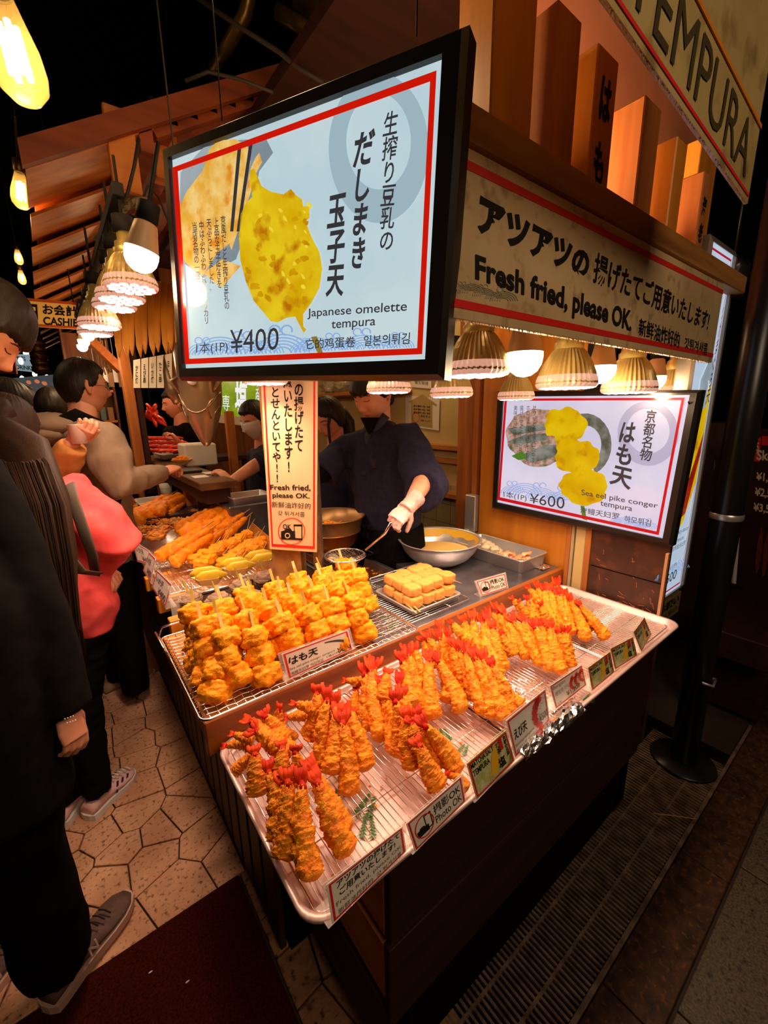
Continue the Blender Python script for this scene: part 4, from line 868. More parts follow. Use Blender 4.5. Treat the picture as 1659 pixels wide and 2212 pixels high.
# (tail pixel, head pixel, tail height, head height) for every shrimp of a pile
PILES = [
 ('in the pile at the near tray corner', cC, [((225, 345), (640, 560), .975, .93), ((395, 270), (610, 640), .985, .92), ((560, 200), (570, 560), .975, .90), ((285, 430), (700, 690), .985, .93), ((85, 480), (330, 540), .93, .91), ((10, 590), (310, 600), .90, .885),
    ((320, 640), (110, 870), .94, .90), ((330, 620), (380, 1110), .965, .895), ((590, 570), (640, 1000), .985, .93), ((730, 610), (740, 1020), .985, .92), ((450, 780), (560, 1560), .965, .875), ((660, 860), (700, 1750), .975, .875), ((790, 870), (900, 1960), .975, .872), ((905, 880), (1270, 1700), .97, .875), ((860, 760), (1250, 1480), .965, .872), ((620, 900), (620, 1740), .955, .872), ((640, 420), (740, 540), .93, .91)]),
 ('in the second pile from the near end', cC, [((700, 160), (960, 280), .98, .95), ((935, 20), (960, 560), 1.0, .90), ((1040, 60), (1040, 880), 1.0, .875), ((1120, 100), (1130, 900), .995, .88), ((1000, 180), (860, 540), .98, .90), ((1140, 210), (1080, 900), .985, .90), ((1195, 280), (1270, 1110), .985, .872), ((1240, 200), (1440, 860), .965, .875), ((620, 320), (880, 300), .91, .90), ((1300, 220), (1240, 540), .93, .90)]),
 ('in the pile behind the photo card', cD, [((10, 450), (240, 470), .94, .93), ((240, 300), (300, 1040), .98, .875), ((300, 260), (440, 1160), .985, .873), ((370, 240), (250, 960), .985, .88), ((430, 430), (520, 1130), .97, .875), ((500, 340), (430, 700), .975, .93), ((650, 420), (590, 1330), .985, .875), ((585, 610), (640, 1340), .985, .873), ((665, 560), (740, 1180), .98, .90), ((690, 800), (790, 1480), .975, .872), ((820, 800), (1040, 1500), .975, .873), ((860, 900), (1290, 1530), .972, .873), ((760, 900), (880, 1300), .965, .91), ((820, 1120), (1090, 1690), .955, .872), ((1180, 1480), (1400, 1700), .90, .872), ((160, 560), (180, 860), .92, .89)]),
 ('in the small fourth pile by the rail', cA, [((30, 890), (150, 1540), .985, .875), ((100, 820), (270, 1560), .99, .873), ((170, 800), (330, 1300), .985, .90), ((340, 880), (390, 1640), .975, .872), ((400, 900), (720, 1560), .97, .872), ((80, 970), (180, 1500), .96, .90), ((500, 360 + 620), (560, 1430), .93, .89)]),
 ('in the big middle pile', cA, [((260, 700), (470, 1040), .97, .90), ((320, 650), (560, 1180), .985, .885), ((455, 540), (560, 1100), .99, .885), ((440, 640), (640, 1250), .985, .875), ((530, 640), (720, 1300), .995, .873), ((590, 730), (800, 1340), .99, .873), ((660, 770), (860, 1430), .985, .872), ((730, 790), (980, 1590), .98, .872), ((840, 840), (1090, 1630), .985, .872), ((930, 870), (1180, 1650), .985, .872), ((1040, 960), (1240, 1600), .98, .872), ((570, 540), (860, 780), .965, .92), ((1000, 1100), (1390, 1500), .93, .872), ((270, 870), (330, 900), .90, .89)]),
 ('in the pile right of the middle one', cA, [((720, 480), (880, 900), .985, .89), ((830, 440), (950, 1080), .99, .875), ((940, 460), (1030, 1150), .985, .88), ((990, 450), (1120, 1150), .99, .88), ((1050, 540), (1180, 1100), .985, .88), ((1150, 640), (1300, 920), .95, .885)]),
 ('in the pile behind the bargain card', cA, [((1020, 380), (1280, 800), .98, .89), ((1080, 350), (1340, 900), .985, .885), ((1150, 380), (1470, 960), .985, .875), ((1260, 460), (1620, 1020), .98, .873), ((1380, 470), (1640, 1040), .975, .873)]),
 ('in the pile left of the last one', cB, [((240, 550), (450, 1080), .975, .872), ((330, 540), (420, 1000), .975, .88), ((420, 550), (560, 1110), .98, .872), ((520, 630), (560, 980), .965, .88), ((590, 610), (640, 1040), .97, .872), ((110, 500), (330, 960), .97, .875)]),
 ('in the pile at the far tray end', cB, [((30, 290), (150, 480), .975, .92), ((100, 330), (190, 510), .975, .92), ((180, 290), (270, 560), .975, .91), ((240, 350), (290, 560), .965, .91), ((320, 350), (440, 640), .97, .89), ((200, 170), (340, 420), .98, .92), ((290, 140), (440, 560), .99, .90), ((360, 180), (480, 640), .985, .89), ((430, 170), (520, 640), .99, .885), ((500, 100), (600, 700), .99, .875), ((500, 220), (690, 690), .985, .875), ((580, 220), (660, 700), .985, .875), ((640, 270), (820, 760), .98, .873), ((720, 330), (1040, 740), .97, .873), ((730, 350), (860, 660), .955, .874)]),
]
k_ = 0
for pi_, (where, cf, lst) in enumerate(PILES):
    lst = sorted(lst, key=lambda q: cf(*q[0])[0])
    for j, (t_, h_, tz, hz) in enumerate(lst):
        tp, hp = cf(*t_), cf(*h_); h = onz(*hp, hz + 0.004); t = onz(*tp, tz + 0.0); k_ += 1
        L = (t - h).length
        if L > 0.26: t = h + (t - h) * (0.26 / L)
        put_shrimp(h, t, f'fried shrimp, {ORD[j]} tail from the left {where}', 'shrimp tempura on the long tray', k_, fat=0.96)
b = MB(); rr = random.Random(21)
for i in range(150):
    x = 0.22 + 1.36 * rr.random(); y = 0.45 + 0.4 * rr.random(); b.ball((x, y, 0.8455 + 0.001 * rr.random()), (0.002 + 0.003 * rr.random(), 0.002 + .002 * rr.random(), 0.0015), 6, 4)
solo('tempura_crumbs', b, M['batter_red'], 'scattered golden batter crumbs on the floor of the long tray', 'crumbs', kind='stuff')

# ------------------------------------------------------------------ conger basket
bk = thing('wire_basket', 'square-mesh wire basket holding the sea eel skewers', 'basket', (0.48, 1.1, 0.93))
BX0, BX1, BY0, BY1, BZ = 0.158, 0.800, 0.872, 1.325, 0.944
b = MB(); b.tube(rr_loop(BX0, BY0, BX1, BY1, 0.018, BZ, 5), 0.0032, 8, closed=True); part('rim', b, M['wire'], bk)
b = MB(); x = BX0 + 0.02
while x < BX1 - 0.005: b.tube([(x + 0, BY0 + k * (BY1 - BY0) / 22, BZ - 0.002 + 0.0014 * (-1) ** k) for k in range(23)], 0.0013, 5); x += 0.0205
y = BY0 + 0.02
while y < BY1 - 0.005: b.tube([(BX0 + k * (BX1 - BX0) / 31, y, BZ - 0.002 - 0.0014 * (-1) ** k) for k in range(32)], 0.0013, 5); y += 0.0205
part('mesh', b, M['wire'], bk, kind='stuff')
b = MB(); b.tube([(BX0, 1.31, BZ), (BX0 - .012, 1.31, BZ + .03), (BX0 - .012, 1.20, BZ + .034), (BX0, 1.19, BZ)], 0.0028, 8); b.tube([(BX0 - .006, 1.31, BZ + .012), (BX0 + .006, 1.30, BZ + .045), (BX0 + .07, 1.30, BZ + .047)], 0.0028, 8)
part('handle', b, M['wire'], bk)
b = MB(); crumple(b, (0.42, 1.08, 0.9325), 0.225, 0.155, 0.0035, 8, 26); solo('foil_sheet', b, M['foil'], 'crinkled foil sheet under the wire basket of sea eel skewers', 'foil')
rack(0.70, 0.925, 1.10, 1.27, 0.937, 'wire rack on the steel worktop under the small tofu tray', 0.0125, 0.0012, 'x')
def lump(seed, bx=1.0):
    b = MB(); n, seg = 24, 34; vs = []; fs = []
    b.ball((0, 0, 0), 1.0, seg, n)
    for v in b.v:
        q = v.normalized(); c = max(abs(q.x), abs(q.y), abs(q.z)); k = (1 / c) ** 0.45
        k *= 1 + 0.20 * noise.noise(q * 1.7 + V((seed * 3, 0, 0))) + 0.17 * noise.noise(q * 3.6 + V((seed, 5, 0))) + 0.10 * noise.noise(q * 8) + 0.05 * noise.noise(q * 16)
        v.x, v.y, v.z = q.x * k, q.y * k * 0.9, q.z * k
    return b
LUMP = [mesh_of('fried_piece', lump(s_), M['batter']) for s_ in range(8)]
sb = MB(); sb.box((-0.0042, -0.0012, -0.09), (0.0042, 0.0012, 0.062)); STK = [mesh_of('flat_stick', sb, M['bamboo']), mesh_of('flat_stick', sb, M['bamboo_green'])]
def put_eel(top, d, lab, i, n=3, w=0.031, grp='sea eel skewers in the basket'):
    M_, _ = orient(top, top + d, 0.3 * sin(i * 3.3)); o = bpy.data.objects.new('eel_skewer', None); COL.objects.link(o); o.empty_display_size = .03; o.matrix_world = M_; tag(o, lab, 'skewer', grp)
    for k in range(n):
        c = bpy.data.objects.new('fried_piece', LUMP[(i * 3 + k) % 8]); COL.objects.link(c); c.parent = o
        c.matrix_local = Matrix.Translation((0.004 * sin(i + k * 2), 0.003 * cos(i * 2 + k), -0.048 * k)) @ Matrix.Rotation(i * 1.3 + k, 4, 'Z') @ Matrix.Diagonal((w * (1 + .1 * sin(i * 5 + k)), w * (1 + .1 * cos(i + k * 3)), 0.028, 1))
    c = bpy.data.objects.new('flat_stick', STK[i % 2]); COL.objects.link(c); c.parent = o; c.matrix_local = Matrix.Translation((0, 0, 0.008)) @ Matrix.Rotation(0.5 * sin(i * 1.7), 4, 'Z')
    return o
cE = lambda x, y: (340 + .3014 * x, 1180 + .3014 * y)
EEL = [('in the front row behind the price card', [((490, 665), 1.045), ((705, 650), 1.04), ((905, 550), 1.045), ((1090, 492), 1.045), ((1243, 445), 1.045), ((1395, 400), 1.04)]),
       ('in the second row from the front', [((330, 590), 1.055), ((440, 560), 1.058), ((650, 530), 1.06), ((800, 470), 1.06), ((975, 425), 1.06), ((1140, 360), 1.06), ((1290, 320), 1.06)]),
       ('in the third row from the front', [((270, 480), 1.062), ((480, 450), 1.066), ((690, 410), 1.068), ((900, 380), 1.068), ((1040, 310), 1.068), ((1190, 265), 1.068), ((1330, 240), 1.068)]),
       ('in the rearmost row', [((640, 350), 1.062), ((850, 315), 1.066), ((1010, 250), 1.066), ((1195, 215), 1.066), ((1340, 150), 1.062), ((1430, 220), 1.06)]),
       ('on the left flank of the heap', [((300, 690), 1.0), ((340, 800), 0.985), ((430, 900), 0.982)])]
i = 0
for where, lst in EEL:
    for j, (p, z) in enumerate(lst):
        q = onz(*cE(*p), z); n = 3
        d = V((0.00 + 0.05 * sin(i * 2.1), 0.42 + 0.05 * cos(i * 1.7), 0.62)).normalized()
        if 'flank' in where: d = V((0.3, 0.5, 0.6)).normalized(); n = 2; 
        put_eel(q, d, f'sea eel skewer {where}, {ORD[j]} from the left', i, n, 0.0345); i += 1
# ------------------------------------------------------------------ tofu skin skewers on the small tray
b = tray_mb(0.845, 0.945, 1.075, 1.165, 0.9415, 0.958, 0.012, 0.005, 0.004); solo('small_tray', b, M['steel'], 'small rounded steel tray holding the pale tofu skewers', 'tray')
M['tofu'] = mat('pale_fried_tofu', lin((246, 182, 92)), 0.55, 0, lin((236, 158, 62)), 2, bump=0.6, bscale=60, bdist=0.003, sss=0.1)
def tofu(seed):
    b = MB(); b.ball((0, 0, 0), 1.0, 18, 12)
    for v in b.v:
        q = v.normalized(); c = max(abs(q.x), abs(q.y), abs(q.z)); k = (1 / c) ** 0.92 * (1 + 0.07 * noise.noise(q * 2 + V((seed, 0, 0))) + 0.05 * noise.noise(q * 6)); v.x, v.y, v.z = q.x * k, q.y * k, q.z * k
    return b
TOFU = [mesh_of('tofu_block', tofu(s_), M['tofu']) for s_ in range(4)]
sb = MB(); sb.tube([(0, -0.115, 0), (0, 0.08, 0)], [0.0010, 0.0018], 6); TST = mesh_of('bamboo_stick', sb, M['bamboo'])
i = 0
for lay in (0, 1):
    for c in range(4):
        x = 0.884 + 0.052 * c + 0.010 * lay; z = 0.968 + lay * 0.036; o = bpy.data.objects.new('tofu_skewer', None); COL.objects.link(o); o.location = (x, 1.05, z); o.rotation_euler = (0.0, 0.08 * sin(i * 2), 0.10 * sin(i * 3))
        tag(o, f'pale tofu skewer in the {"upper" if lay else "lower"} layer of the small tray, {ORD[c]} from the left', 'skewer', 'pale tofu skewers on the small tray')
        for k in range(3):
            m = bpy.data.objects.new('tofu_block', TOFU[(i + k) % 4]); COL.objects.link(m); m.parent = o; m.location = (0.003 * sin(i + k), -0.056 + 0.056 * k + .012 * lay, 0.002 * cos(k * 3 + i)); m.scale = (0.0255, 0.029, 0.0175)
        m = bpy.data.objects.new('bamboo_stick', TST); COL.objects.link(m); m.parent = o; i += 1
b = MB(); pa, pb = onz(865, 1282, .968), onz(908, 1322, .962); b.tube([pa, pb], 0.0034, 6, flat=0.4); solo('loose_stick', b, M['bamboo_green'], 'greenish flat bamboo stick lying across the front left of the small tray', 'stick')
b = MB(); pa, pb = onz(868, 1294, .964), onz(900, 1325, .960); b.tube([pa, pb], 0.003, 6, flat=0.4); solo('loose_stick', b, M['bamboo'], 'pale flat bamboo stick tucked under the greenish one on the small tray', 'stick')
# wire guard in front of the fryer
g = thing('wire_guard', 'bent steel wire guard standing between the fryer and the worktop', 'guard', (0.98, 1.25, 0.93))
b = MB(); pts = [onz(830, 1262, .955), onz(905, 1240, .955)]
q = [onz(800, 1250, .985), onz(910, 1215, .985)]
b.tube([q[0] + V((0, 0, -.05)), q[0], q[1], q[1] + V((0, 0, -.05))], 0.003, 8); b.tube([q[0].lerp(q[1], .35) + V((0, 0, -.055)), q[0].lerp(q[1], .35)], 0.003, 8); b.tube([q[0].lerp(q[1], .6) + V((0, 0, -.055)), q[0].lerp(q[1], .6)], 0.003, 8)
part('frame', b, M['wire'], g)
# ------------------------------------------------------------------ price cards in clear stands
M['card_pink'] = mat('pinkish_card', lin((240, 206, 186)), 0.5)
M['matcha_bg'] = mat('matcha_print', lin((176, 184, 96)), 0.5, 0, lin((226, 222, 170)), 60, col3=lin((120, 140, 60)), nscale2=30)
M['matcha_y'] = mat('yellow_print', lin((250, 176, 20)), 0.5, 0, lin((220, 190, 40)), 60)
M['shrimp_red'] = mat('shrimp_print', lin((216, 40, 20)), 0.5)
M['grey_ink'] = mat('grey_ink', lin((110, 90, 84)), 0.6)
def uvq(q, u0, v0, u1, v1): return [bil(q, u0, v0), bil(q, u1, v0), bil(q, u1, v1), bil(q, u0, v1)]
def card(kind, px4, zb, lab, lean=0.25, stand=True, name='price_card'):
    p0, p1 = onz(*px4[3], zb), onz(*px4[2], zb); e = (p1 - p0).normalized(); out = e.cross(V((0, 0, 1)))
    if out.dot(EYE - p0) < 0: out = -out
    n = (out + V((0, 0, lean))).normalized(); pl = Plane(p0, n); q = Q(pl, px4, 0)
    t = thing(name, lab, 'sign', (p0 + p1) / 2, 'cards in clear stands')
    if stand:
        o = [bil(q, -.04, 1.05), bil(q, 1.04, 1.05), bil(q, 1.04, -.04), bil(q, -.04, -.04)]; b = MB(); b.slab([p - n * 0.0012 for p in o], 0.0016, n)
        f0, f1 = o[3] - n * .002, o[2] - n * .002; bk_ = -out * 0.035; b.slab([f0, f1, f1 + bk_ + V((0, 0, 0.0)), f0 + bk_], 0.0014, (0, 0, 1)); part('clear_stand', b, M['acrylic'], t)
    b = MB(); b.slab(q, 0.0008, n); part('card', b, M['paper'] if kind != 'matcha' else M['matcha_bg'], t)
    up_ = lambda k: [p + n * k for p in q]
    if kind is None: return t
    b = MB(); m_ = 0.035
    ringframe(b, inset(up_(.0006), 0.02, 0.03), inset(up_(.0006), 0.02 + m_ * (.75 if kind != 'matcha' else .95), 0.03 + m_ * (1.3 if kind != 'matcha' else 1.5)), n); part('red_border', b, M['red'], t)
    b = MB(); qq = up_(.0010); T = lambda s, u0, v0, u1, v1, **k: put_text(b, s, uvq(qq, u0, v0, u1, v1), **k)
    if kind == 'photo':
        T('撮影OK', .42, .84, .93, .52, bold=.008); T('Photo OK', .42, .46, .93, .2)
        b.add([bil(qq, u, v) for u, v in ((.10, .26), (.30, .26), (.30, .46), (.24, .47), (.22, .52), (.16, .52), (.14, .47), (.10, .46))], [tuple(range(8))])
        ringframe(b, uvq(qq, .25, .80, .37, .30), uvq(qq, .265, .76, .355, .34), n); part('lettering', b, M['ink'], t)
        b = MB(); c = bil(q, .235, .5) + n * .0014; u_ = (bil(q, .40, .5) - bil(q, .235, .5)); v_ = (bil(q, .235, .86) - bil(q, .235, .5)); vs = []
        for i in range(33):
            a = 2 * pi * i / 32
            for k in (1, .9): vs.append(c + u_ * k * cos(a) + v_ * k * sin(a))
        b.add(vs, [(2 * i, 2 * i + 1, 2 * i + 3, 2 * i + 2) for i in range(32)]); part('red_ring', b, M['red'], t); return t
    if kind == 'fresh':
        T('アツアツの揚げたて', .10, .92, .94, .72, bold=.02, shear=.1); T('ご用意いたします!', .12, .70, .86, .50, bold=.02, shear=.1)
        part('lettering', b, M['ink'], t); b = MB(); T('Fresh fried, please OK.', .07, .42, .95, .28); T('新鲜油炸好的  갓 튀겨서콜', .08, .22, .92, .09); part('small_lettering', b, M['grey_ink'], t); return t
    if kind == 'matcha':
        b2 = MB(); b2.add([bil(up_(.0008), u, v) for u, v in ((.35, .2), (.45, .35), (.5, .6), (.62, .88), (.7, .8), (.66, .5), (.72, .3), (.6, .3), (.55, .14), (.48, .22))], [tuple(range(10))]); part('picture', b2, M['matcha_y'], t)
        T('MATCHA SALT', .06, .92, .60, .78, bold=.02); T('TEMPURA', .06, .72, .46, .56, bold=.02); T('塩', .62, .46, .80, .16, bold=.03); T('抹茶', .66, .9, .76, .56, bold=.02, vert=True); T('京都の名産', .86, .92, .94, .3, bold=.03, vert=True)
        part('lettering', b, M['ink'], t); b = MB(); T('TEMPURA SALT', .08, .16, .50, .07); part('small_lettering', b, M['paper'], t)
        b = MB(); b.add([bil(up_(.0008), u, v) for u, v in ((.74, .92), (.83, .92), (.83, .6), (.74, .6))], [(0, 1, 2, 3)]); part('red_tab', b, M['red'], t); return t
    if kind in ('shrimp', 'bargain'):
        b2 = MB(); b3 = MB(); W_ = [(.62, 0)] if kind == 'shrimp' else [(.55, 0), (.70, .03), (.85, .06)]; s_ = 1.0 if kind == 'shrimp' else 0.62
        for cx, dy in W_:
            qs = up_(.0008)
            for k in range(7):
                a = 2.0 + k * 0.36; rr_ = .30 * s_; c_ = (cx + .24 * s_ + rr_ * .8 * cos(a), .48 + dy + rr_ * 1.35 * sin(a)); w_ = (.085 - .007 * k) * s_ * 1.25; h_ = .085 * s_ * 1.1
                b2.add([bil(qs, c_[0] + w_ * cos(2 * pi * j / 8), c_[1] + h_ * sin(2 * pi * j / 8) * 1.1) for j in range(8)], [tuple(range(8))])
                if k < 6: e0 = bil(qs, c_[0] + w_, c_[1]); e1 = bil(qs, c_[0] + w_ + .07 * s_, c_[1] - .08 * s_); b3.beam(e0, e1, .0008, .0004)
            b2.add([bil(qs, cx + u * s_, .60 + dy + v * s_) for u, v in ((.0, .08), (.05, .30), (.20, .42), (.16, .22), (.10, .04))], [tuple(range(5))])
        part('shrimp_picture', b2, M['shrimp_red'], t, kind='stuff'); part('leg_lines', b3, M['ink'], t, kind='stuff')
        if kind == 'shrimp':
            T('えび天', .08, .66, .40, .38, bold=.03, shear=.1); part('lettering', b, M['ink'], t); b = MB(); T('Shrimp tempura', .06, .30, .55, .20); T('鲜天妇罗 새우튀김', .06, .16, .62, .07); T('¥500', .72, .44, .96, .22, bold=.01); part('small_lettering', b, M['grey_ink'], t)
        else: T('Bargain', .06, .90, .42, .72); T('便宜货 이득', .08, .64, .50, .46); T('¥1,200', .38, .36, .80, .12, bold=.01); T('3本', .08, .2, .2, .1); part('lettering', b, M['grey_ink'], t)
        return t
    if kind == 'hamo':
        T('はも天', .06, .78, .48, .46, bold=.03, shear=.15); T('Sea eel pike conger tempura', .05, .38, .72, .27); T('海鳗天妇罗 하모튀김', .05, .22, .52, .09); T('1本(1P)', .58, .24, .78, .12); T('¥600', .76, .36, .97, .12, bold=.01); part('lettering', b, M['ink'], t)
        b = MB(); vs = []
        for i in range(15):
            a = i / 14 * 2.4; x_, y_ = .60 + .34 * sin(a) * .95, .62 + .30 * cos(a + .35) - .08; w_ = .02 + .05 * sin(a)
            vs += [bil(up_(.0008), x_, y_ + w_), bil(up_(.0008), x_, y_ - w_)]
        b.add(vs, [(2 * i, 2 * i + 1, 2 * i + 3, 2 * i + 2) for i in range(14)]); part('eel_picture', b, mat('eel_ink', lin((70, 56, 48)), .6), t); return t
    if kind == 'side':
        T('いか天', .1, .8, .6, .5, bold=.02); T('¥400', .4, .4, .9, .1, bold=.02); part('lettering', b, M['grey_ink'], t); return t
Zc = 0.866
card('fresh', [(705, 1912), (870, 1785), (878, 1838), (718, 1997)], Zc, 'price stand card with brush writing saying fresh fried please OK at the near corner')
card('photo', [(877, 1780), (997, 1676), (1006, 1730), (897, 1840)], Zc, 'clear stand photo OK card with camera ring at the front of the long tray')
card('matcha', [(1008, 1650), (1093, 1577), (1112, 1643), (1030, 1728)], Zc, 'largest green matcha salt tempura card beside the photo card')
card('shrimp', [(1093, 1557), (1178, 1488), (1188, 1556), (1113, 1638)], Zc, 'cream card with one red shrimp and price 500 yen')
card('bargain', [cB(425, 1230), cB(765, 1005), cB(815, 1220), cB(490, 1475)], Zc, 'cream bargain card with three red shrimps and price 1,200 yen')
card('matcha', [cB(830, 1035), cB(1065, 865), cB(1110, 1085), cB(875, 1280)], Zc, 'green matcha salt card just right of the bargain card')
card('matcha', [cB(1065, 835), cB(1305, 710), cB(1350, 910), cB(1115, 1060)], Zc, 'green matcha salt card second from the right end of the tray')
card('matcha', [cB(1310, 660), cB(1425, 505), cB(1500, 685), cB(1395, 870)], Zc, 'turned green matcha salt card at the far right corner of the tray')
card('photo', [(1028, 1256), (1091, 1238), (1097, 1270), (1040, 1288)], 0.93, 'small photo OK card standing on the steel worktop behind the rail')
card('hamo', [(608, 1413), (752, 1361), (763, 1402), (622, 1468)], 0.947, 'cream sea eel price card reading 600 yen in front of the eel basket', lean=0.1)
# ------------------------------------------------------------------ worktop: bowl, raw fish tray
M['batter_liquid'] = mat('pale_batter', lin((246, 206, 120)), 0.25, 0, lin((236, 190, 98)), 5, sss=0.1)
M['batter_smear'] = mat('batter_smear', lin((236, 190, 60)), 0.4)
bc = V((1.305, 1.290, 0.928)); R0 = 0.186
t = thing('mixing_bowl', 'large steel mixing bowl full of pale tempura batter', 'bowl', bc)
b = MB(); pr = [(0.001, 0.0), (0.07, 0.001), (0.10, 0.008), (0.135, 0.03), (0.160, 0.06), (0.174, 0.09), (0.179, 0.106), (0.187, 0.109), (0.189, 0.112), (0.186, 0.114), (0.177, 0.110), (0.171, 0.09), (0.157, 0.062), (0.131, 0.033), (0.095, 0.011), (0.001, 0.004)]
b.lathe(pr, bc, 56); part('bowl', b, M['steel'], t)
b = MB(); b.disc(bc + V((0, 0, 0.050)), 0.148, seg=48); part('batter', b, M['batter_liquid'], t)
b = MB(); vs = []; n = 56
for i in range(n):
    a = 2 * pi * i / n; lo = 0.062 + 0.03 * (0.5 + noise.noise(V((cos(a) * 3, sin(a) * 3, 1))))
    for z in (0.108, max(0.07, lo)): k = 0.1765 if z > 0.1 else 0.158 + (z - 0.062) * 0.47; vs.append(bc + V(((k - .0015) * cos(a), (k - .0015) * sin(a), z)))
b.add(vs, [(2 * i, 2 * i + 1, (2 * i + 3) % (2 * n), (2 * i + 2) % (2 * n)) for i in range(n)], True); part('smear', b, M['batter_smear'], t)
b = tray_mb(1.452, 0.955, 1.648, 1.34, 0.9275, 0.985, 0.02, 0.006, 0.010); solo('deep_tray', b, M['steel'], 'deep rectangular steel tray of raw fish against the oiled board', 'tray')
M['raw_pink'] = mat('raw_fish_strip', lin((250, 190, 140)), 0.4, 0, lin((240, 164, 110)), 30, sss=0.2); M['raw_white'] = mat('floured_fish', lin((232, 216, 180)), 0.6, 0, lin((214, 190, 150)), 30, bump=.5, bscale=60)
rr = random.Random(5)
for i in range(9):
    x, y, a = 1.49 + 0.115 * rr.random(), 0.995 + 0.10 * rr.random(), rr.random() * 3; b = MB(); c = V((x, y, 0.937 + 0.0055 * i)); d = V((cos(a), sin(a), 0)) * 0.035
    b.tube([c - d, c - d * .4 + V((0, 0, .006)), c + d * .3, c + d + V((0, 0, .004))], [(.006, .003), (.013, .005), (.014, .005), (.006, .003)], 10, up=(0, 0, 1)); solo('raw_fish_strip', b, M['raw_pink'], f'pinkish raw fish strip near the front of the deep tray, {ORD[i]} from the bottom', 'fish', 'raw fish strips in the deep tray')
for i in range(8):
    x, y = 1.495 + 0.10 * rr.random(), 1.15 + 0.14 * rr.random(); b = MB(); b.ball((x, y, 0.945 + 0.004 * i), (0.026, 0.022, 0.013), 14, 10, 0.5, 2.5, i); solo('floured_fish_piece', b, M['raw_white'], f'pale floured fish piece at the back of the deep tray, {ORD[i]} from the bottom', 'fish', 'floured fish pieces in the deep tray')
b = MB(); crumple(b, (1.60, 0.945, 0.9290), 0.035, 0.02, 0.004, 2, 10); solo('foil_scrap', b, M['foil'], 'crumpled scrap of foil at the right end of the wooden rail', 'foil')
# ------------------------------------------------------------------ fryer, strainer bowl, skimmer
fr = thing('deep_fryer', 'steel deep fryer with dark oil and floating golden scraps behind the eel skewers', 'fryer', (0.97, 1.5, 0))
b = MB(); X0, X1, Y0, Y1 = 0.815, 1.085, 1.30, 1.90; Zf = 0.93
for a_, c_ in (((X0, Y0, .70), (X0 + .02, Y1, Zf)), ((X1 - .02, Y0, .70), (X1, Y1, Zf)), ((X0 + .02, Y0, .70), (X1 - .02, Y0 + .02, Zf)), ((X0 + .02, Y1 - .02, .70), (X1 - .02, Y1, Zf))): b.box(a_, c_, 0.002)
part('vat', b, M['steel_worn'], fr); b = MB(); b.box((X0 + .02, Y0 + .02, 0.1), (X1 - .02, Y1 - .02, 0.70)); part('body', b, M['black'], fr)
b = MB(); b.box((X0 + .02, Y0 + .02, 0.70), (X1 - .02, Y1 - .02, 0.885)); part('oil', b, mat('frying_oil', lin((110, 60, 10)), 0.06, 0, lin((80, 40, 8)), 6, spec=.8), fr)
b = MB(); rr = random.Random(3)
for i in range(60): b.ball((X0 + .04 + .23 * rr.random(), Y0 + .04 + .3 * rr.random() ** 1.4, .887), (.004 + .008 * rr.random(), .004 + .006 * rr.random(), .003), 7, 5, .5, 2, i)
part('scraps', b, M['batter'], fr, kind='stuff')
sbp = atd(716, 1150, 1.95); sbp.z = 0.985
t = thing('strainer_bowl', 'steel rimmed bowl of shredded golden scraps on a wire stand behind the fryer', 'bowl', sbp)
b = MB(); b.lathe([(0.001, 0.0), (0.08, 0.0), (0.115, 0.03), (0.128, 0.08), (0.137, 0.083), (0.137, 0.088), (0.124, 0.086), (0.108, 0.04), (0.075, 0.012), (0.001, 0.01)], sbp, 44); part('bowl', b, mat('amber_steel', lin((190, 120, 40)), 0.3, .8), t)
b = MB(); b.lathe([(0.135, 0.088), (0.150, 0.150), (0.158, 0.153), (0.155, 0.157), (0.146, 0.152), (0.131, 0.090)], sbp, 44); part('strainer_ring', b, mat('amber_mesh', lin((170, 130, 80)), 0.35, .7), t)
b = MB(); b.lathe([(0.118, 0.075), (0.07, 0.105), (0.001, 0.115)], sbp, 24)
for i in range(70):
    a, r_ = rr.random() * 6.28, 0.11 * rr.random() ** .6; c = sbp + V((r_ * cos(a), r_ * sin(a), 0.085 + 0.032 * (1 - r_ / .12))); d = V((rr.random() - .5, rr.random() - .5, rr.random() * .4)) * .035; b.tube([c - d, c + d * .2 + V((0, 0, .003)), c + d], 0.002, 5)
part('scraps', b, M['batter'], t, kind='stuff')
t = thing('wire_stand', 'black wire stand carrying the strainer bowl', 'stand', sbp + V((0, 0, -.055)))
b = MB()
for k in range(9): b.tube([sbp + V((-.16 + .04 * k, -.17, -.012)), sbp + V((-.16 + .04 * k, .15, -.012))], .002, 5)
part('wires', b, M['black'], t, kind='stuff')
b = MB(); b.tube([sbp + V((-.17, -.17, -.012)), sbp + V((.17, -.17, -.012)), sbp + V((.17, .16, -.012)), sbp + V((-.17, .16, -.012))], .004, 6, closed=True)
for sx in (-1, 1):
    for sy in (-1, 1): b.tube([sbp + V((.165 * sx, .16 * sy, -.012)), sbp + V((.165 * sx, .16 * sy, -.053))], .004, 6)
part('frame', b, M['black'], t)
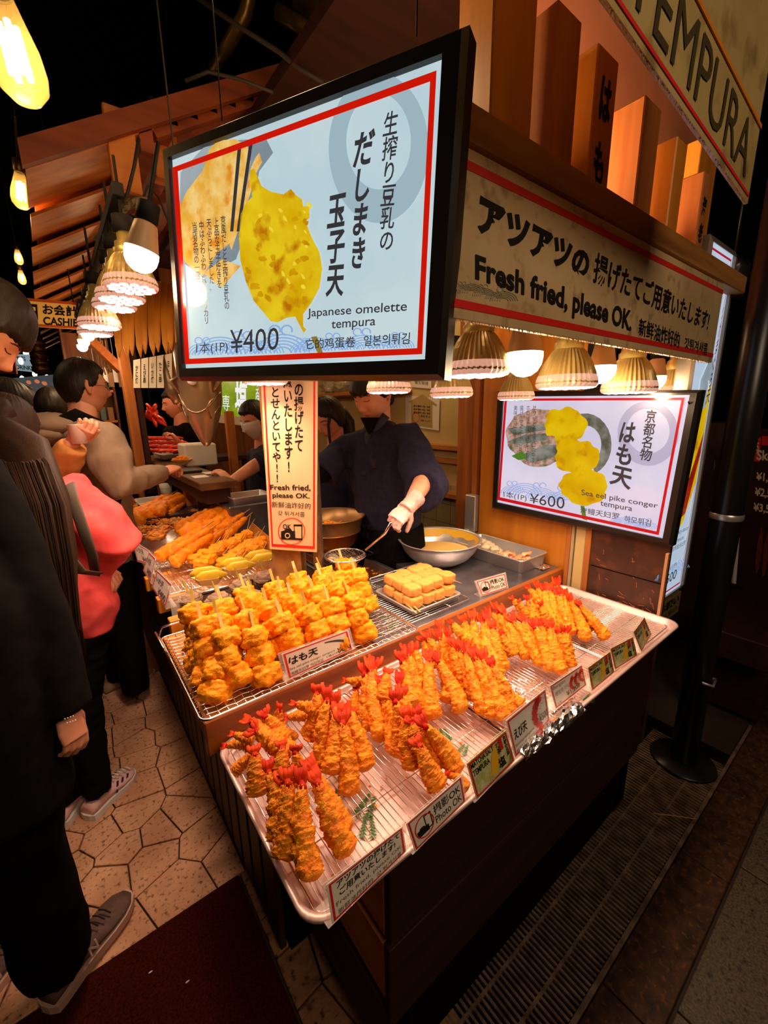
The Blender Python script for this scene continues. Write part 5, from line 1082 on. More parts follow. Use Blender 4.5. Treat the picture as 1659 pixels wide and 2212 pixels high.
# kitchen table under it
b = MB(); b.box((0.82, 1.92, 0.88), (1.14, 2.26, 0.93), 0.002); b.box((0.84, 1.94, 0.0), (0.86, 1.96, 0.88)); b.box((1.10, 2.22, 0), (1.12, 2.24, .88)); solo('back_table', b, M['steel_worn'], 'low steel table behind the fryer under the strainer bowl', 'table')
HANDLE0, HANDLE1 = atd(742, 1143, 1.50), atd(848, 1133, 1.50)
HP = atd(832, 1152, 1.46); SK = atd(745, 1205, 1.52)
t = thing('skimmer', 'long handled wire skimmer held by the cook over the fryer', 'skimmer', SK)
b = MB(); b.tube([atd(845, 1128, 1.43), HP, atd(790, 1188, 1.50)], 0.0045, 8); part('handle', b, M['wire'], t)
b = MB(); c = SK; b.tube([c + V((.075 * cos(2 * pi * k / 24), .075 * sin(2 * pi * k / 24), 0.01)) for k in range(24)], .003, 6, closed=True); part('ring', b, M['wire'], t)
b = MB()
for k in range(-6, 7):
    w_ = sqrt(max(0, .075 ** 2 - (k * .0115) ** 2)); b.tube([c + V((k * .0115, -w_, .01)), c + V((k * .0115, 0, -.006)), c + V((k * .0115, w_, .01))], .0009, 4); b.tube([c + V((-w_, k * .0115, .01)), c + V((0, k * .0115, -.006)), c + V((w_, k * .0115, .01))], .0009, 4)
part('mesh', b, M['wire'], t, kind='stuff')
b = MB()
for i in range(16): b.ball(c + V((.05 * (rr.random() - .5) - .02, .06 * (rr.random() - .5), .0)), (.010, .008, .006), 8, 6, .6, 2, i)
solo('batter_scraps', b, M['batter'], 'golden batter scraps lying in the skimmer', 'scraps', kind='stuff')
# ------------------------------------------------------------------ side display: racks, skewers, boats, shells
rack(0.235, 1.62, 0.60, 2.06, 0.958, 'mesh rack under the pale round skewers of the side counter', 0.016, .0014)
rack(0.245, 2.08, 0.62, 2.56, 0.958, 'mesh rack under the long skewers of the side counter', 0.016, .0014, 'x')
rack(0.265, 2.58, 0.70, 3.20, 0.958, 'mesh rack under the vegetable fritters of the side counter', 0.016, .0014)
b = MB(); b.box((0.225, 1.60, 0.931), (0.72, 3.24, 0.944), 0.003); solo('foil_lined_board', b, M['foil'], 'foil lined board under the racks of the side counter', 'board')
def stick_mesh(seed, rad=.10, thin=0.5, lumps=.3):
    b = MB(); n, seg = 34, 14; vs = []
    for i in range(n + 1):
        t = i / n; base = rad * min(1, (t / .06) ** .5 if t else 0) * (1 - thin * t ** 1.5) * (1 if t < .95 else 1 - (t - .95) * 12)
        for k in range(seg):
            a = 2 * pi * k / seg; q = V((cos(a) * 1.5 + seed * 4, sin(a) * 1.5, t * 12)); k_ = 1 + lumps * noise.noise(q) + .25 * noise.noise(q * 2.6); vs.append(V((base * k_ * cos(a), base * k_ * sin(a), t * .84)))
    fs = [(i * seg + k, i * seg + (k + 1) % seg, (i + 1) * seg + (k + 1) % seg, (i + 1) * seg + k) for i in range(n) for k in range(seg)]; fs.append(tuple(range(seg - 1, -1, -1))); b.add(vs, fs, True)
    s_ = MB(); s_.tube([(0, 0, .7), (0, 0, 1.06)], .011, 6); return mesh_of('crust', b, M['batter_red']), mesh_of('bamboo_stick', s_, M['bamboo'])
LONG = [stick_mesh(s_) for s_ in range(3)] + [stick_mesh(7, .13, .2, .4)]
cG = lambda x, y: (240 + .217 * x, 980 + .217 * y)
def put_stick(h, t, lab, grp, i, w=1.0, k0=0):
    M_, L = orient(h, t, i * 1.1); o = bpy.data.objects.new('fried_skewer', None); COL.objects.link(o); o.empty_display_size = .03; o.matrix_world = M_ @ Matrix.Diagonal((L * w, L * w, L, 1)); tag(o, lab, 'skewer', grp)
    for nm, me in zip(('crust', 'bamboo_stick'), LONG[k0 + i % 3 if k0 == 0 else 3]): c = bpy.data.objects.new(nm, me); COL.objects.link(c); c.parent = o
i = 0
for (h, t, hz, tz) in (((160, 710), (640, 380), .985, 1.06), ((200, 690), (790, 370), .99, 1.07), ((330, 640), (820, 390), 1.0, 1.07), ((420, 620), (870, 380), 1.0, 1.06), ((480, 600), (600, 420), 1.02, 1.06), ((560, 620), (760, 470), .99, 1.03)):
    put_stick(onz(*cG(*h), hz), onz(*cG(*t), tz), f'long flat fried skewer in the rear heap of the side counter, {ORD[i]} from the left', 'long fried skewers of the rear heap', i, .9); i += 1
i = 0
for (h, t, hz, tz) in (((450, 1050), (990, 690), .985, 1.07), ((560, 1010), (1060, 700), .99, 1.08), ((600, 1100), (1080, 760), .98, 1.05), ((640, 760), (1160, 480), 1.0, 1.09), ((700, 830), (1200, 470), 1.0, 1.10), ((830, 800), (1240, 460), 1.0, 1.10), ((900, 830), (1300, 470), 1.0, 1.10), ((1000, 800), (1330, 530), 1.0, 1.08), ((1060, 780), (1370, 560), 1.0, 1.08), ((650, 780), (1000, 560), .99, 1.05), ((1100, 850), (1390, 600), .99, 1.06), ((800, 1000), (1180, 720), .975, 1.04)):
    put_stick(onz(*cG(*h), hz), onz(*cG(*t), tz), f'golden lumpy fried skewer in the middle heap of the side counter, {ORD[i]} in the row', 'lumpy fried skewers of the middle heap', i, .95); i += 1
i = 0
for (c_, s0, s1) in (((850, 1040), (1000, 1040), (1270, 620)), ((900, 920), (960, 1000), (1090, 830)), ((980, 1000), (1110, 1010), (1260, 810)), ((1060, 940), (1190, 1080), (1360, 860)), ((1120, 1080), (1200, 1090), (1480, 760)), ((1180, 900), (1280, 900), (1430, 650)), ((1240, 990), (1290, 1050), (1470, 780)), ((1330, 930), (1390, 980), (1530, 720)), ((1400, 940), (1420, 960), (1480, 800)), ((900, 1090), (1010, 1030), (1180, 800)), ((1300, 830), (1340, 830), (1390, 600)), ((1430, 900), (1500, 990), (1550, 880))):
    c = onz(*cG(*c_), .99 + .006 * (i % 3)); o = thing('round_skewer', f'pale golden round-piece skewer left of the middle notice, {ORD[i]} of the heap', 'skewer', c, 'round-piece skewers beside the upright notice')
    for k in range(2):
        q = bpy.data.objects.new('fried_piece', LUMP[(i + k) % 8]); COL.objects.link(q); q.parent = o; q.matrix_local = Matrix.Translation((0.035 * k, 0.02 * k, .004 * k)) @ Matrix.Rotation(i + k, 4, 'Z') @ Matrix.Diagonal((.034, .030, .020, 1))
    b = MB(); b.tube([onz(*cG(*s0), 1.0), onz(*cG(*s1), 1.06)], .0016, 6); part('bamboo_stick', b, M['bamboo'], o); i += 1
M['veg'] = mat('fritter_crust', lin((250, 176, 60)), .5, 0, lin((236, 140, 40)), 40, bump=.8, bscale=150, bdist=.005, col3=lin((226, 80, 30)), nscale2=45)
M['green_bit'] = mat('green_vegetable', lin((120, 140, 110)), .5); M['carrot'] = mat('carrot_shred', lin((236, 96, 40)), .5)
for i, (x, y) in enumerate(((330, 760), (420, 660), (500, 760), (560, 690), (650, 680), (440, 820), (800, 560), (860, 590))):
    c = onz(*cG(x, y), .975 + .004 * (i % 3)); t = thing('vegetable_fritter', f'round vegetable fritter with shreds on the rear rack, {ORD[i]} from the front left', 'fritter', c, 'vegetable fritters on the rear rack')
    b = MB(); b.ball(c, (.052, .050, .018), 22, 12, .6, 3.0, i); rr = random.Random(i)
    for k in range(26):
        a, r_ = rr.random() * 6.28, .045 * rr.random() ** .5; p = c + V((r_ * cos(a), r_ * sin(a), .012 + .006 * rr.random())); d = V((rr.random() - .5, rr.random() - .5, (rr.random() - .3) * .3)) * .04; b.tube([p - d, p + V((0, 0, .004)), p + d], .0028, 6)
    part('crust', b, M['veg'], t, smooth=True); b = MB()
    for k in range(6): a, r_ = rr.random() * 6.28, .04 * rr.random(); p = c + V((r_ * cos(a), r_ * sin(a), .019)); d = V((rr.random() - .5, rr.random() - .5, 0)) * .03; b.tube([p - d, p + d], .0026, 6)
    part('shreds', b, M['carrot'] if i % 2 else M['green_bit'], t, kind='stuff')
M['boat'] = mat('pale_wood_boat', lin((250, 204, 130)), .5); M['zucchini'] = mat('battered_zucchini', lin((226, 190, 50)), .4, 0, lin((200, 160, 40)), 16, bump=.6, bscale=70, sss=.1, col3=lin((110, 120, 30)), nscale2=10)
def boat(px, py, z, L, a, lab, grp='small wooden boats of battered vegetable slices'):
    c = onz(px, py, z); t = thing('paper_boat', lab, 'boat', c, grp); u = V((cos(a), sin(a), 0)); w = V((-u.y, u.x, 0)); b = MB(); H = .028
    top = [c + u * L + V((0, 0, H * 1.25)), c + u * L * .55 + w * L * .42 + V((0, 0, H)), c - u * L * .55 + w * L * .42 + V((0, 0, H)), c - u * L + V((0, 0, H * 1.25)), c - u * L * .55 - w * L * .42 + V((0, 0, H)), c + u * L * .55 - w * L * .42 + V((0, 0, H))]
    bot = [c + u * L * .6, c + u * L * .4 + w * L * .24, c - u * L * .4 + w * L * .24, c - u * L * .6, c - u * L * .4 - w * L * .24, c + u * L * .4 - w * L * .24]
    b.add(bot + top + [p + (c + V((0, 0, p.z - c.z)) - p) * .04 for p in top] + [p + (c - p) * .04 + V((0, 0, .0015)) for p in bot], [(5, 4, 3, 2, 1, 0)] + [(i, (i + 1) % 6, (i + 1) % 6 + 6, i + 6) for i in range(6)] + [(i + 6, (i + 1) % 6 + 6, (i + 1) % 6 + 12, i + 12) for i in range(6)] + [(i + 12, (i + 1) % 6 + 12, (i + 1) % 6 + 18, i + 18) for i in range(6)] + [(18, 19, 20, 21, 22, 23)])
    part('boat', b, M['boat'], t, smooth=False)
    return c, u, w
for i, (px, py, a, lab) in enumerate(((452, 1262, -.35, 'small wooden boat of green-edged fried slices, nearest of three'), (515, 1240, -.30, 'small wooden boat of green-edged fried slices, middle of three'), (566, 1222, -.25, 'small wooden boat of green-edged fried slices beside the post'))):
    c, u, w = boat(px, py, .990, .058, a, lab)
    for k in range(2):
        b = MB(); cc_ = c + w * (-.012 + .026 * k) + V((0, 0, .030 + .008 * k)) + u * (.012 - .02 * k)
        b.tube([cc_ - u * .055, cc_ - u * .03 + V((0, 0, .006)), cc_ + u * .02 + V((0, 0, .008)), cc_ + u * .055 + V((0, 0, .004))], [(.006, .003), (.020, .007), (.021, .007), (.006, .003)], 12, up=w)
        for v in b.v: v += V((1, 1, 1)) * 0.002 * noise.noise(v * 60)
        solo('zucchini_slice', b, M['zucchini'], f'battered green-edged slice, {"front" if k == 0 else "rear"} one in the {["nearest", "middle", "farthest"][i]} small boat', 'vegetable', 'battered slices in the small boats')
M['shell'] = mat('grey_shell', lin((170, 132, 104)), .6, 0, lin((110, 80, 62)), 30, stretch=(1, 1, 5), bump=1.0, bscale=60, bdist=.01)
for i, (px, py, r_) in enumerate(((410, 1298, .036), (472, 1300, .040), (520, 1268, .036), (572, 1250, .038), (548, 1290, .03))):
    c = onz(px, py, .965); t = thing('wrinkled_shell', f'wrinkled grey-brown shell with a pick behind the eel skewers, {ORD[i]} from the left', 'shell', c, 'wrinkled shells behind the eel skewers'); b = MB()
    n, seg = 16, 26; vs = []
    for j in range(n + 1):
        th = pi * j / n
        for k in range(seg):
            ph = 2 * pi * k / seg; fold = 1 + .10 * sin(5 * th * 2 + 2 * sin(ph * 2 + i)) * sin(th) + .10 * noise.noise(V((cos(ph), sin(ph), th + i)) * 2); vs.append(c + V((r_ * fold * sin(th) * cos(ph) * 1.15, r_ * fold * sin(th) * sin(ph), r_ * .85 * fold * cos(th))))
    b.add(vs, [(j * seg + k, (j + 1) * seg + k, (j + 1) * seg + (k + 1) % seg, j * seg + (k + 1) % seg) for j in range(n) for k in range(seg)], True); part('shell', b, M['shell'], t)
    b = MB(); b.beam(c + V((.0, .0, .02)), c + V((-.01, .015, .075)), .007, .002); part('pick', b, M['bamboo_green'], t)
# bamboo mat rack, trays, box, bottles at the back of the side counter
t = thing('bamboo_mat', 'orange slatted bamboo mat leaning behind the round skewers', 'mat', onz(565, 1180, .95))
p0, p1, p2, p3 = onz(528, 1160, .945), onz(592, 1205, .945), onz(590, 1168, 1.03), onz(545, 1130, 1.03)
for k in range(12):
    f = k / 11; b = MB(); b.beam(p0.lerp(p3, f), p1.lerp(p2, f), .003, .005); part('slat', b, M['orange_z'], t)
for i, (px, py, z, w_, d_, lab) in enumerate(((318, 1100, .985, .13, .10, 'shallow steel tray with a few fried scraps at the back of the side counter'), (345, 1082, 1.01, .15, .08, 'longer steel tray set above the scrap tray at the back of the side counter'))):
    p = onz(px, py, z); b = tray_mb(p.x - w_, p.y - d_ * 1.6, p.x + w_, p.y + d_ * 1.6, z - .02, z + .015, .02, .006, .01); solo('steel_tray', b, M['steel'], lab, 'tray')
p = onz(272, 1128, .93); t = thing('wooden_box', 'small orange wooden sushi box at the back left corner of the side counter', 'box', p)
for z in (0, .06): b = MB(); b.box((p.x - .07, p.y - .09, p.z + z), (p.x + .07, p.y + .09, p.z + z + .055), .003); part('tier', b, M['orange_z'], t)
b = MB(); b.ball(p + V((-.02, 0, .145)), (.045, .04, .030), 14, 10, .3, 2); solo('fried_morsel', b, M['tofu'], 'pale fried morsel sitting on the small wooden box', 'food')
b = MB(); b.box((p.x + .015, p.y - .04, .1155 + p.z), (p.x + .06, p.y + .01, p.z + .165), .006); solo('red_morsel', b, M['shrimp_red'], 'red block beside the pale morsel on the small wooden box', 'food')
def bottle(px, py, z, prof, mats, lab, cat='bottle'):
    p = onz(px, py, z); t = thing('bottle', lab, cat, p)
    for nm, pr_, mm in zip(('body', 'band', 'cap'), prof, mats): b = MB(); b.lathe(pr_, p, 24); part(nm, b, mm, t)
bottle(328, 1074, 1.0, ([(.001, 0), (.045, 0), (.045, .12), (.042, .125)], [(.045, .12), (.045, .155), (.04, .158)], [(.044, .158), (.044, .19), (.03, .195), (.001, .196)]), (mat('dark_flask', lin((58, 52, 66)), .3, .3), mat('beige_band', lin((176, 132, 92)), .5), mat('purple_cap', lin((44, 30, 60)), .4)), 'dark flask with beige band and purple cap beside the man\'s sleeve')
bottle(361, 1074, 1.0, ([(.001, 0), (.038, 0), (.040, .07)], [(.040, .07), (.041, .072)], [(.042, .072), (.043, .105), (.001, .107)]), (M['white_plastic'], M['white_plastic'], M['white_plastic']), 'white cup with a lid beside the dark flask', 'cup')
b = MB(); b.box((0.30, 2.78, 0.944), (0.80, 3.24, 1.0), .003); 
solo('slatted_bench', b, M['dark_y'], 'dark wooden block at the far end of the side counter below the flask', 'bench')
# side cards facing the alley
card('side', [(287, 1168), (322, 1190), (330, 1222), (297, 1212)], .955, 'white handwritten card in a clear stand, farthest on the alley side of the racks', name='side_card')
card('side', [(322, 1192), (336, 1206), (325, 1258), (309, 1232)], .955, 'red bordered handwritten card in a clear stand on the alley side of the racks', name='side_card')
card('side', [(340, 1232), (371, 1262), (357, 1312), (328, 1268)], .955, 'card with a yellow fried prawn drawing in a clear stand, nearest on the alley side', name='side_card')
b = MB(); pa, pb = onz(372, 1332, .932), onz(396, 1326, .932); b.slab([pa + V((0, 0, .11)), pb + V((0, 0, .11)), pb, pa], .0016, (0, -1, .2)); solo('empty_stand', b, M['acrylic'], 'empty clear acrylic stand at the left end behind the eel basket', 'stand')
# ------------------------------------------------------------------ people
def g2(x, z, cx, cz, wx, wz): return math.exp(-((x - cx) / wx) ** 2 - ((z - cz) / wz) ** 2)
def sst(a, b, x): t = max(0, min(1, (x - a) / (b - a))); return t * t * (3 - 2 * t)
def head_pt(q, round_=0.0):
    x, y, z = q; X, Y, Z = 0.077 * x, 0.098 * y, 0.118 * z
    if z < 0:
        X *= 1 - (0.30 - round_) * (-z) ** 1.7
        Y *= (1 - 0.42 * (-z)) if y < 0 else (1 - 0.07 * (-z))
    if y > 0: Y *= 1 - 0.05 * y
    f = sst(0.15, 0.55, y)
    if f > 0:
        Y += f * (0.021 * g2(X, Z, 0, -0.026, .0105, .014) + 0.009 * g2(X, Z, 0, -0.004, .0075, .022) - 0.008 * (g2(X, Z, .032, .008, .016, .011) + g2(X, Z, -.032, .008, .016, .011))
                  + .0045 * (g2(X, Z, .028, .030, .024, .008) + g2(X, Z, -.028, .030, .024, .008)) + .0065 * g2(X, Z, 0, -.055, .018, .0055) + .0060 * g2(X, Z, 0, -.067, .015, .0055)
                  - .004 * g2(X, Z, 0, -.061, .022, .0025) + .008 * g2(X, Z, 0, -.098, .020, .016) + .004 * (g2(X, Z, .044, -.022, .02, .024) + g2(X, Z, -.044, -.022, .02, .024))
                  + .004 * (g2(X, Z, .012, -.034, .006, .006) + g2(X, Z, -.012, -.034, .006, .006)))
    return V((X, Y, Z))
def sphere_grid(seg, rings):
    out = []
    for i in range(rings + 1):
        th = -pi / 2 + pi * i / rings
        for k in range(seg): ph = 2 * pi * k / seg; out.append(V((cos(th) * sin(ph), cos(th) * cos(ph), sin(th))))
    return out, [(i * seg + k, i * seg + (k + 1) % seg, (i + 1) * seg + (k + 1) % seg, (i + 1) * seg + k) for i in range(rings) for k in range(seg)]
def face_pt(X, Z, out=0.001):
    x, z = X / .077, Z / .118
    if z < 0: x /= 1 - .30 * (-z) ** 1.7
    y = sqrt(max(0.02, 1 - x * x - z * z)); p = head_pt(V((x, y, z)).normalized()); return p + V((0, out, 0))
def head_parts(ears=True):
    b = MB(); g, f = sphere_grid(72, 56); b.add([head_pt(q) for q in g], f, True)
    for s in ((-1, 1) if ears else ()):
        b.tube([V((s * .074, -.004, .022)), V((s * .084, -.014, .026)), V((s * .086, -.016, .006)), V((s * .081, -.006, -.022)), V((s * .075, .0, -.030))], [.006, .008, .009, .007, .004], 10)
        b.ball((s * .077, -.006, .0), (.008, .014, .024), 10, 8)
    return b
HEAD = head_parts(); HEAD_NE = head_parts(False)
def hair_mb(style, seed=0):
    g, f = sphere_grid(96, 64); b = MB(); vs = []
    for q in g:
        p = head_pt(q, .05); X, Y, Z = p; az = math.atan2(q.x, q.y)
        front = sst(0.1, 0.6, q.y); back = sst(-0.1, -0.6, q.y); jag = .010 * noise.noise(V((az * 9, seed, 0))) + .006 * noise.noise(V((az * 22, seed, 3)))
        if style == 'bangs': line = .034 * front + (-.012) * (1 - front - back) + (-.070) * back
        elif style == 'short': line = .064 * front + (.000) * (1 - front - back) + (-.066) * back
        elif style == 'long': line = .062 * front * (1 - .5 * abs(q.x)) + (-.045) * (1 - front - back) + (-.10) * back
        else: line = .040 * front + (-.02) * (1 - front - back) + (-.08) * back
        m = sst(-.010, .010, Z - line - jag); off = -0.010 + m * (0.022 + .006 * max(0, q.z) + .0035 * noise.noise(V((az * 16, q.z * 2, seed))) + .002 * noise.noise(V((az * 40, q.z * 2, seed))))
        if style == 'bangs' and q.y > 0.2: off += m * .007 * (1 - max(0, q.z))
        vs.append(p + V(q).normalized() * off)
    b.add(vs, f, True); return b
HAIR = {}
def get_hair(st):
    if st not in HAIR: HAIR[st] = hair_mb(st, len(HAIR) + 1)
    return HAIR[st]
def rotm(pos, yaw, pitch, roll=0.0, s=1.0):   # yaw: facing direction angle from +y towards -x ; pitch>0 looks down
    return Matrix.Translation(pos) @ Matrix.Rotation(yaw, 4, 'Z') @ Matrix.Rotation(-pitch, 4, 'X') @ Matrix.Rotation(roll, 4, 'Y') @ Matrix.Scale(s, 4)
def yaw_of(dx, dy): return math.atan2(-dx, dy)
def hand_mb(w, d, pn, curl=0.5, side=1, s=1.0, spread=0.18, thumb=0.6):
    """w wrist, d direction of the fingers, pn palm normal (palm faces this way)"""
    d = d.normalized(); pn = (pn - d * pn.dot(d)).normalized(); l = d.cross(pn) * side; b = MB()
    b.tube([w - d * .01 * s, w + d * .02 * s, w + d * .055 * s, w + d * .085 * s], [(.024 * s, .017 * s), (.033 * s, .016 * s), (.040 * s, .015 * s), (.038 * s, .012 * s)], 14, up=pn)
    for i, (o, L, r) in enumerate(((-.028, .068, .0092), (-.010, .076, .0096), (.009, .070, .0092), (.027, .056, .0080))):
        a = curl * (0.9 + .12 * i); base = w + d * .078 * s + l * o * s; dd = (d + l * o * spread * 10).normalized(); p = [base - dd * .015 * s]; q = base; ang = 0
        p.append(q)
        for k, seg_ in enumerate((.44, .32, .24)):
            ang += a * (.75, 1.0, .8)[k]; q = q + (dd * cos(ang) + pn * sin(ang)) * L * seg_ * s; p.append(q)
        b.tube(p, [r * 1.05 * s, r * s, r * .95 * s, r * .88 * s, r * .62 * s], 9)
    t0 = w + d * .018 * s - l * .026 * s; td = (d * .65 - l * .75 + pn * thumb).normalized(); t2 = (d * .95 - l * .25 + pn * thumb).normalized()
    b.tube([t0, t0 + td * .030 * s, t0 + td * .030 * s + t2 * .028 * s, t0 + td * .030 * s + t2 * .052 * s], [.014 * s, .012 * s, .0105 * s, .007 * s], 9)
    return b
def voxel(mb, size, smooth=2):
    me = bpy.data.meshes.new('tmp'); me.from_pydata([tuple(p) for p in mb.v], [], mb.f); o = bpy.data.objects.new('tmp', me); COL.objects.link(o)
    m = o.modifiers.new('r', 'REMESH'); m.mode = 'VOXEL'; m.voxel_size = size
    if smooth: q = o.modifiers.new('s', 'SMOOTH'); q.iterations = smooth; q.factor = 0.6
    n = bpy.data.meshes.new_from_object(o.evaluated_get(bpy.context.evaluated_depsgraph_get())); out = MB(); out.v = [v.co.copy() for v in n.vertices]; out.f = [tuple(p.vertices) for p in n.polygons]; out.mi = [0] * len(out.f); out.smooth = [True] * len(out.f)
    bpy.data.objects.remove(o); bpy.data.meshes.remove(me); bpy.data.meshes.remove(n); return out
def folds(mb, amp, fr, sx=(1, 1, 1), seed=0):
    me = bpy.data.meshes.new('t'); me.from_pydata([tuple(p) for p in mb.v], [], mb.f); me.update(); N = [v.normal.copy() for v in me.vertices]
    for v, n in zip(mb.v, N):
        q = V((v.x * sx[0], v.y * sx[1], v.z * sx[2])) * fr + V((seed, 0, 0)); a = 1 - abs(noise.noise(q)) * 2; v += n * (amp * (a - .5) + amp * .4 * noise.noise(q * 2.3))
    bpy.data.meshes.remove(me); return mb
def person(lab, base, name='person'): return thing(name, lab, 'person', base)
def add_head(pt, body, pos, yaw, pitch, style, roll=0, s=1.0, hair='hair', eyes='down', mask=False):
    Mh = rotm(pos, yaw, pitch, roll, s); body.merge(HEAD_NE if style == 'long' else HEAD, Mh)
    h = MB(); h.merge(get_hair(style), Mh); part('hair', h, M[hair], pt)
    e = MB()
    for sg_ in (-1, 1):
        P = [Mh @ face_pt(sg_ * x, z, .0012) for x, z in ((.018, .006), (.026, .0035), (.034, .003), (.043, .007))]; e.tube(P, .0012, 6)
        P = [Mh @ face_pt(sg_ * x, z, .0010) for x, z in ((.014, .026), (.026, .031), (.038, .030), (.048, .024))]; e.tube(P, [.0016, .0024, .0022, .001], 6)
    part('brows_and_lashes', e, M['ink_brown'], pt)
    if not mask:
        l_ = MB()
        for dz, w_ in ((-.0575, .0030), (-.0650, .0034)): l_.tube([Mh @ face_pt(x, dz - abs(x) * .08, -.0005) for x in (-.021, -.010, 0, .010, .021)], [.0008, w_, w_ * 1.05, w_, .0008], 8)
        part('lips', l_, M['skin_lip'], pt)
    return Mh
def loft(b, secs, fwd, seg=28): b.tube([s[0] for s in secs], [(s[1], s[2]) for s in secs], seg, up=fwd)
def limb(b, pts, rs, seg=16): b.tube(pts, rs, seg)

# ---- the cook in navy work clothes with a gloved hand
f = V((-0.97, -0.24, 0)).normalized(); lat = V((f.y, -f.x, 0))
hp = atd(806, 853, 1.88); base = V((1.30, 1.66, 0))
pt = person('young cook in navy wrap jacket looking down, gloved hand holding the skimmer', base)
shL, elL, wrL = atd(886, 948, 1.80), atd(918, 1052, 1.66), atd(884, 1092, 1.52)
shR, elR, wrR = atd(752, 965, 2.0), atd(698, 1022, 1.92), atd(640, 1030, 1.86)
nk = hp + V((0.045, 0.02, -.115)); ch = (shL + shR) / 2 + V((0.03, .01, -.10)); wa = V((ch.x + .03, ch.y, 1.12)); hi = V((ch.x + .05, ch.y + .01, .92))
body = MB(); sk = MB(); limb(sk, [hp + V((.035, .015, -.05)), nk, nk + V((.01, 0, -.07)), ch], [.058, .056, .066, .09]); limb(sk, [elL + V((0, 0, .03)), wrL], [.042, .026]); limb(sk, [elR, wrR], [.03, .026]); limb(sk, [ch, wa, hi], [.11, .10, .11])
sk = voxel(sk, .008, 2); body.merge(sk); add_head(pt, body, hp, yaw_of(-0.96, -0.20), 0.42, 'bangs', s=1.0)
part('body', body, M['skin'], pt, smooth=True)
j = MB(); up_ = (shL + shR) / 2
up_ = (shL + shR) / 2
loft(j, [(hi, .170, .130), (wa, .170, .130), (V((wa.x, wa.y, 1.22)), .175, .135), (ch, .175, .125), (up_ + V((.02, 0, .0)), .150, .10), (nk + V((.012, 0, -.035)), .078, .075), (nk + V((.018, 0, -.005)), .062, .062)], f)
limb(j, [up_ + V((0, 0, .0)), shL, shL.lerp(elL, .5) + V((0, 0, .0)), elL + V((.01, 0, -.01)), elL.lerp(wrL, .25)], [.07, .070, .080, .088, .085]); limb(j, [up_, shR, shR.lerp(elR, .6), elR], [.068, .068, .070, .074])
j = folds(voxel(j, .009, 3), .010, 9, (1, 1, .5), 3); part('jacket', j, M['navy'], pt, smooth=True)
from mathutils.bvhtree import BVHTree
def projector(mb, d):
    T_ = BVHTree.FromPolygons([tuple(v) for v in mb.v], mb.f)
    def pr(p, out=.003):
        h = T_.ray_cast(p + d * .6, -d); return (h[0] + d * out) if h[0] is not None else p
    return pr
pj = projector(j, (f - V((CZ.x, CZ.y, 0)) * 0.9).normalized())
c = MB(); limb(c, [elR.lerp(shR, .15), elR, wrR], [.05, .046, .036]); part('black_sleeve', folds(voxel(c, .008), .003, 30), M['black_cloth'], pt)
c = MB(); dd_ = (f - V((CZ.x, CZ.y, 0)) * 0.9).normalized(); l2 = V((dd_.y, -dd_.x, 0))
A0, B0, C0 = pj(atd(772, 912, 1.85)), pj(atd(795, 945, 1.85)), pj(atd(812, 1010, 1.85))
D0, E0, F0 = pj(atd(834, 897, 1.85)), pj(atd(812, 925, 1.85)), pj(atd(778, 1030, 1.85))
c.tube([A0, B0, C0], [(.014, .006), (.016, .006), (.012, .005)], 10, up=dd_); c.tube([D0, E0, E0.lerp(F0, .5), F0], [(.020, .009), (.017, .007), (.016, .006), (.012, .005)], 10, up=dd_)
part('collar', c, mat('navy_collar', (0.018, 0.016, 0.036), .8), pt, smooth=True)
c = MB(); c.poly([pj(atd(x, y, 1.85), .002) for x, y in ((778, 902), (822, 902), (804, 935), (797, 940))]); part('undershirt', c, M['black_cloth'], pt)
a = MB(); loft(a, [(V((hi.x, hi.y, .35)), .20, .15), (V((hi.x, hi.y, .7)), .195, .155), (V((wa.x, wa.y, 1.08)), .188, .150)], f); a = folds(voxel(a, .012, 2), .008, 7, (1, 1, .3)); part('apron', a, M['black_cloth'], pt, smooth=True)
a = MB(); w_ = V((wa.x, wa.y, 1.085)) + f * .155
for d in (V((0, -.04, .015)), V((0, .04, .015)), V((0, -.02, -.06)), V((0, .02, -.07))): a.tube([w_, w_ + d * .6 + f * .012, w_ + d], [(.008, .005), (.014, .006), (.008, .004)], 8, up=f)
part('apron_knot', a, M['black_cloth'], pt)
lg = MB()
for s_ in (-1, 1): limb(lg, [hi + lat * s_ * .09, V((base.x, base.y, .5)) + lat * s_ * .10, V((base.x, base.y, .06)) + lat * s_ * .10], [.10, .075, .06])
part('trousers', lg, M['black_cloth'], pt); sh = MB()
for s_ in (-1, 1): sh.ball(V((base.x, base.y, .045)) + lat * s_ * .10 + f * .05, (.12, .07, .045), 14, 8)
part('shoes', sh, M['matte_black'], pt)
gd = (atd(842, 1136, 1.455) - wrL).normalized(); gl = hand_mb(wrL + gd * .012, gd, V((-.3, .35, -.9)), 1.15, -1, .88, .02, .9); limb(gl, [wrL - gd * .055, wrL, wrL + gd * .03], [.034, .030, .032])
gl = voxel(gl, .0028, 2); part('glove', folds(gl, .0012, 60), M['glove'], pt, smooth=True)
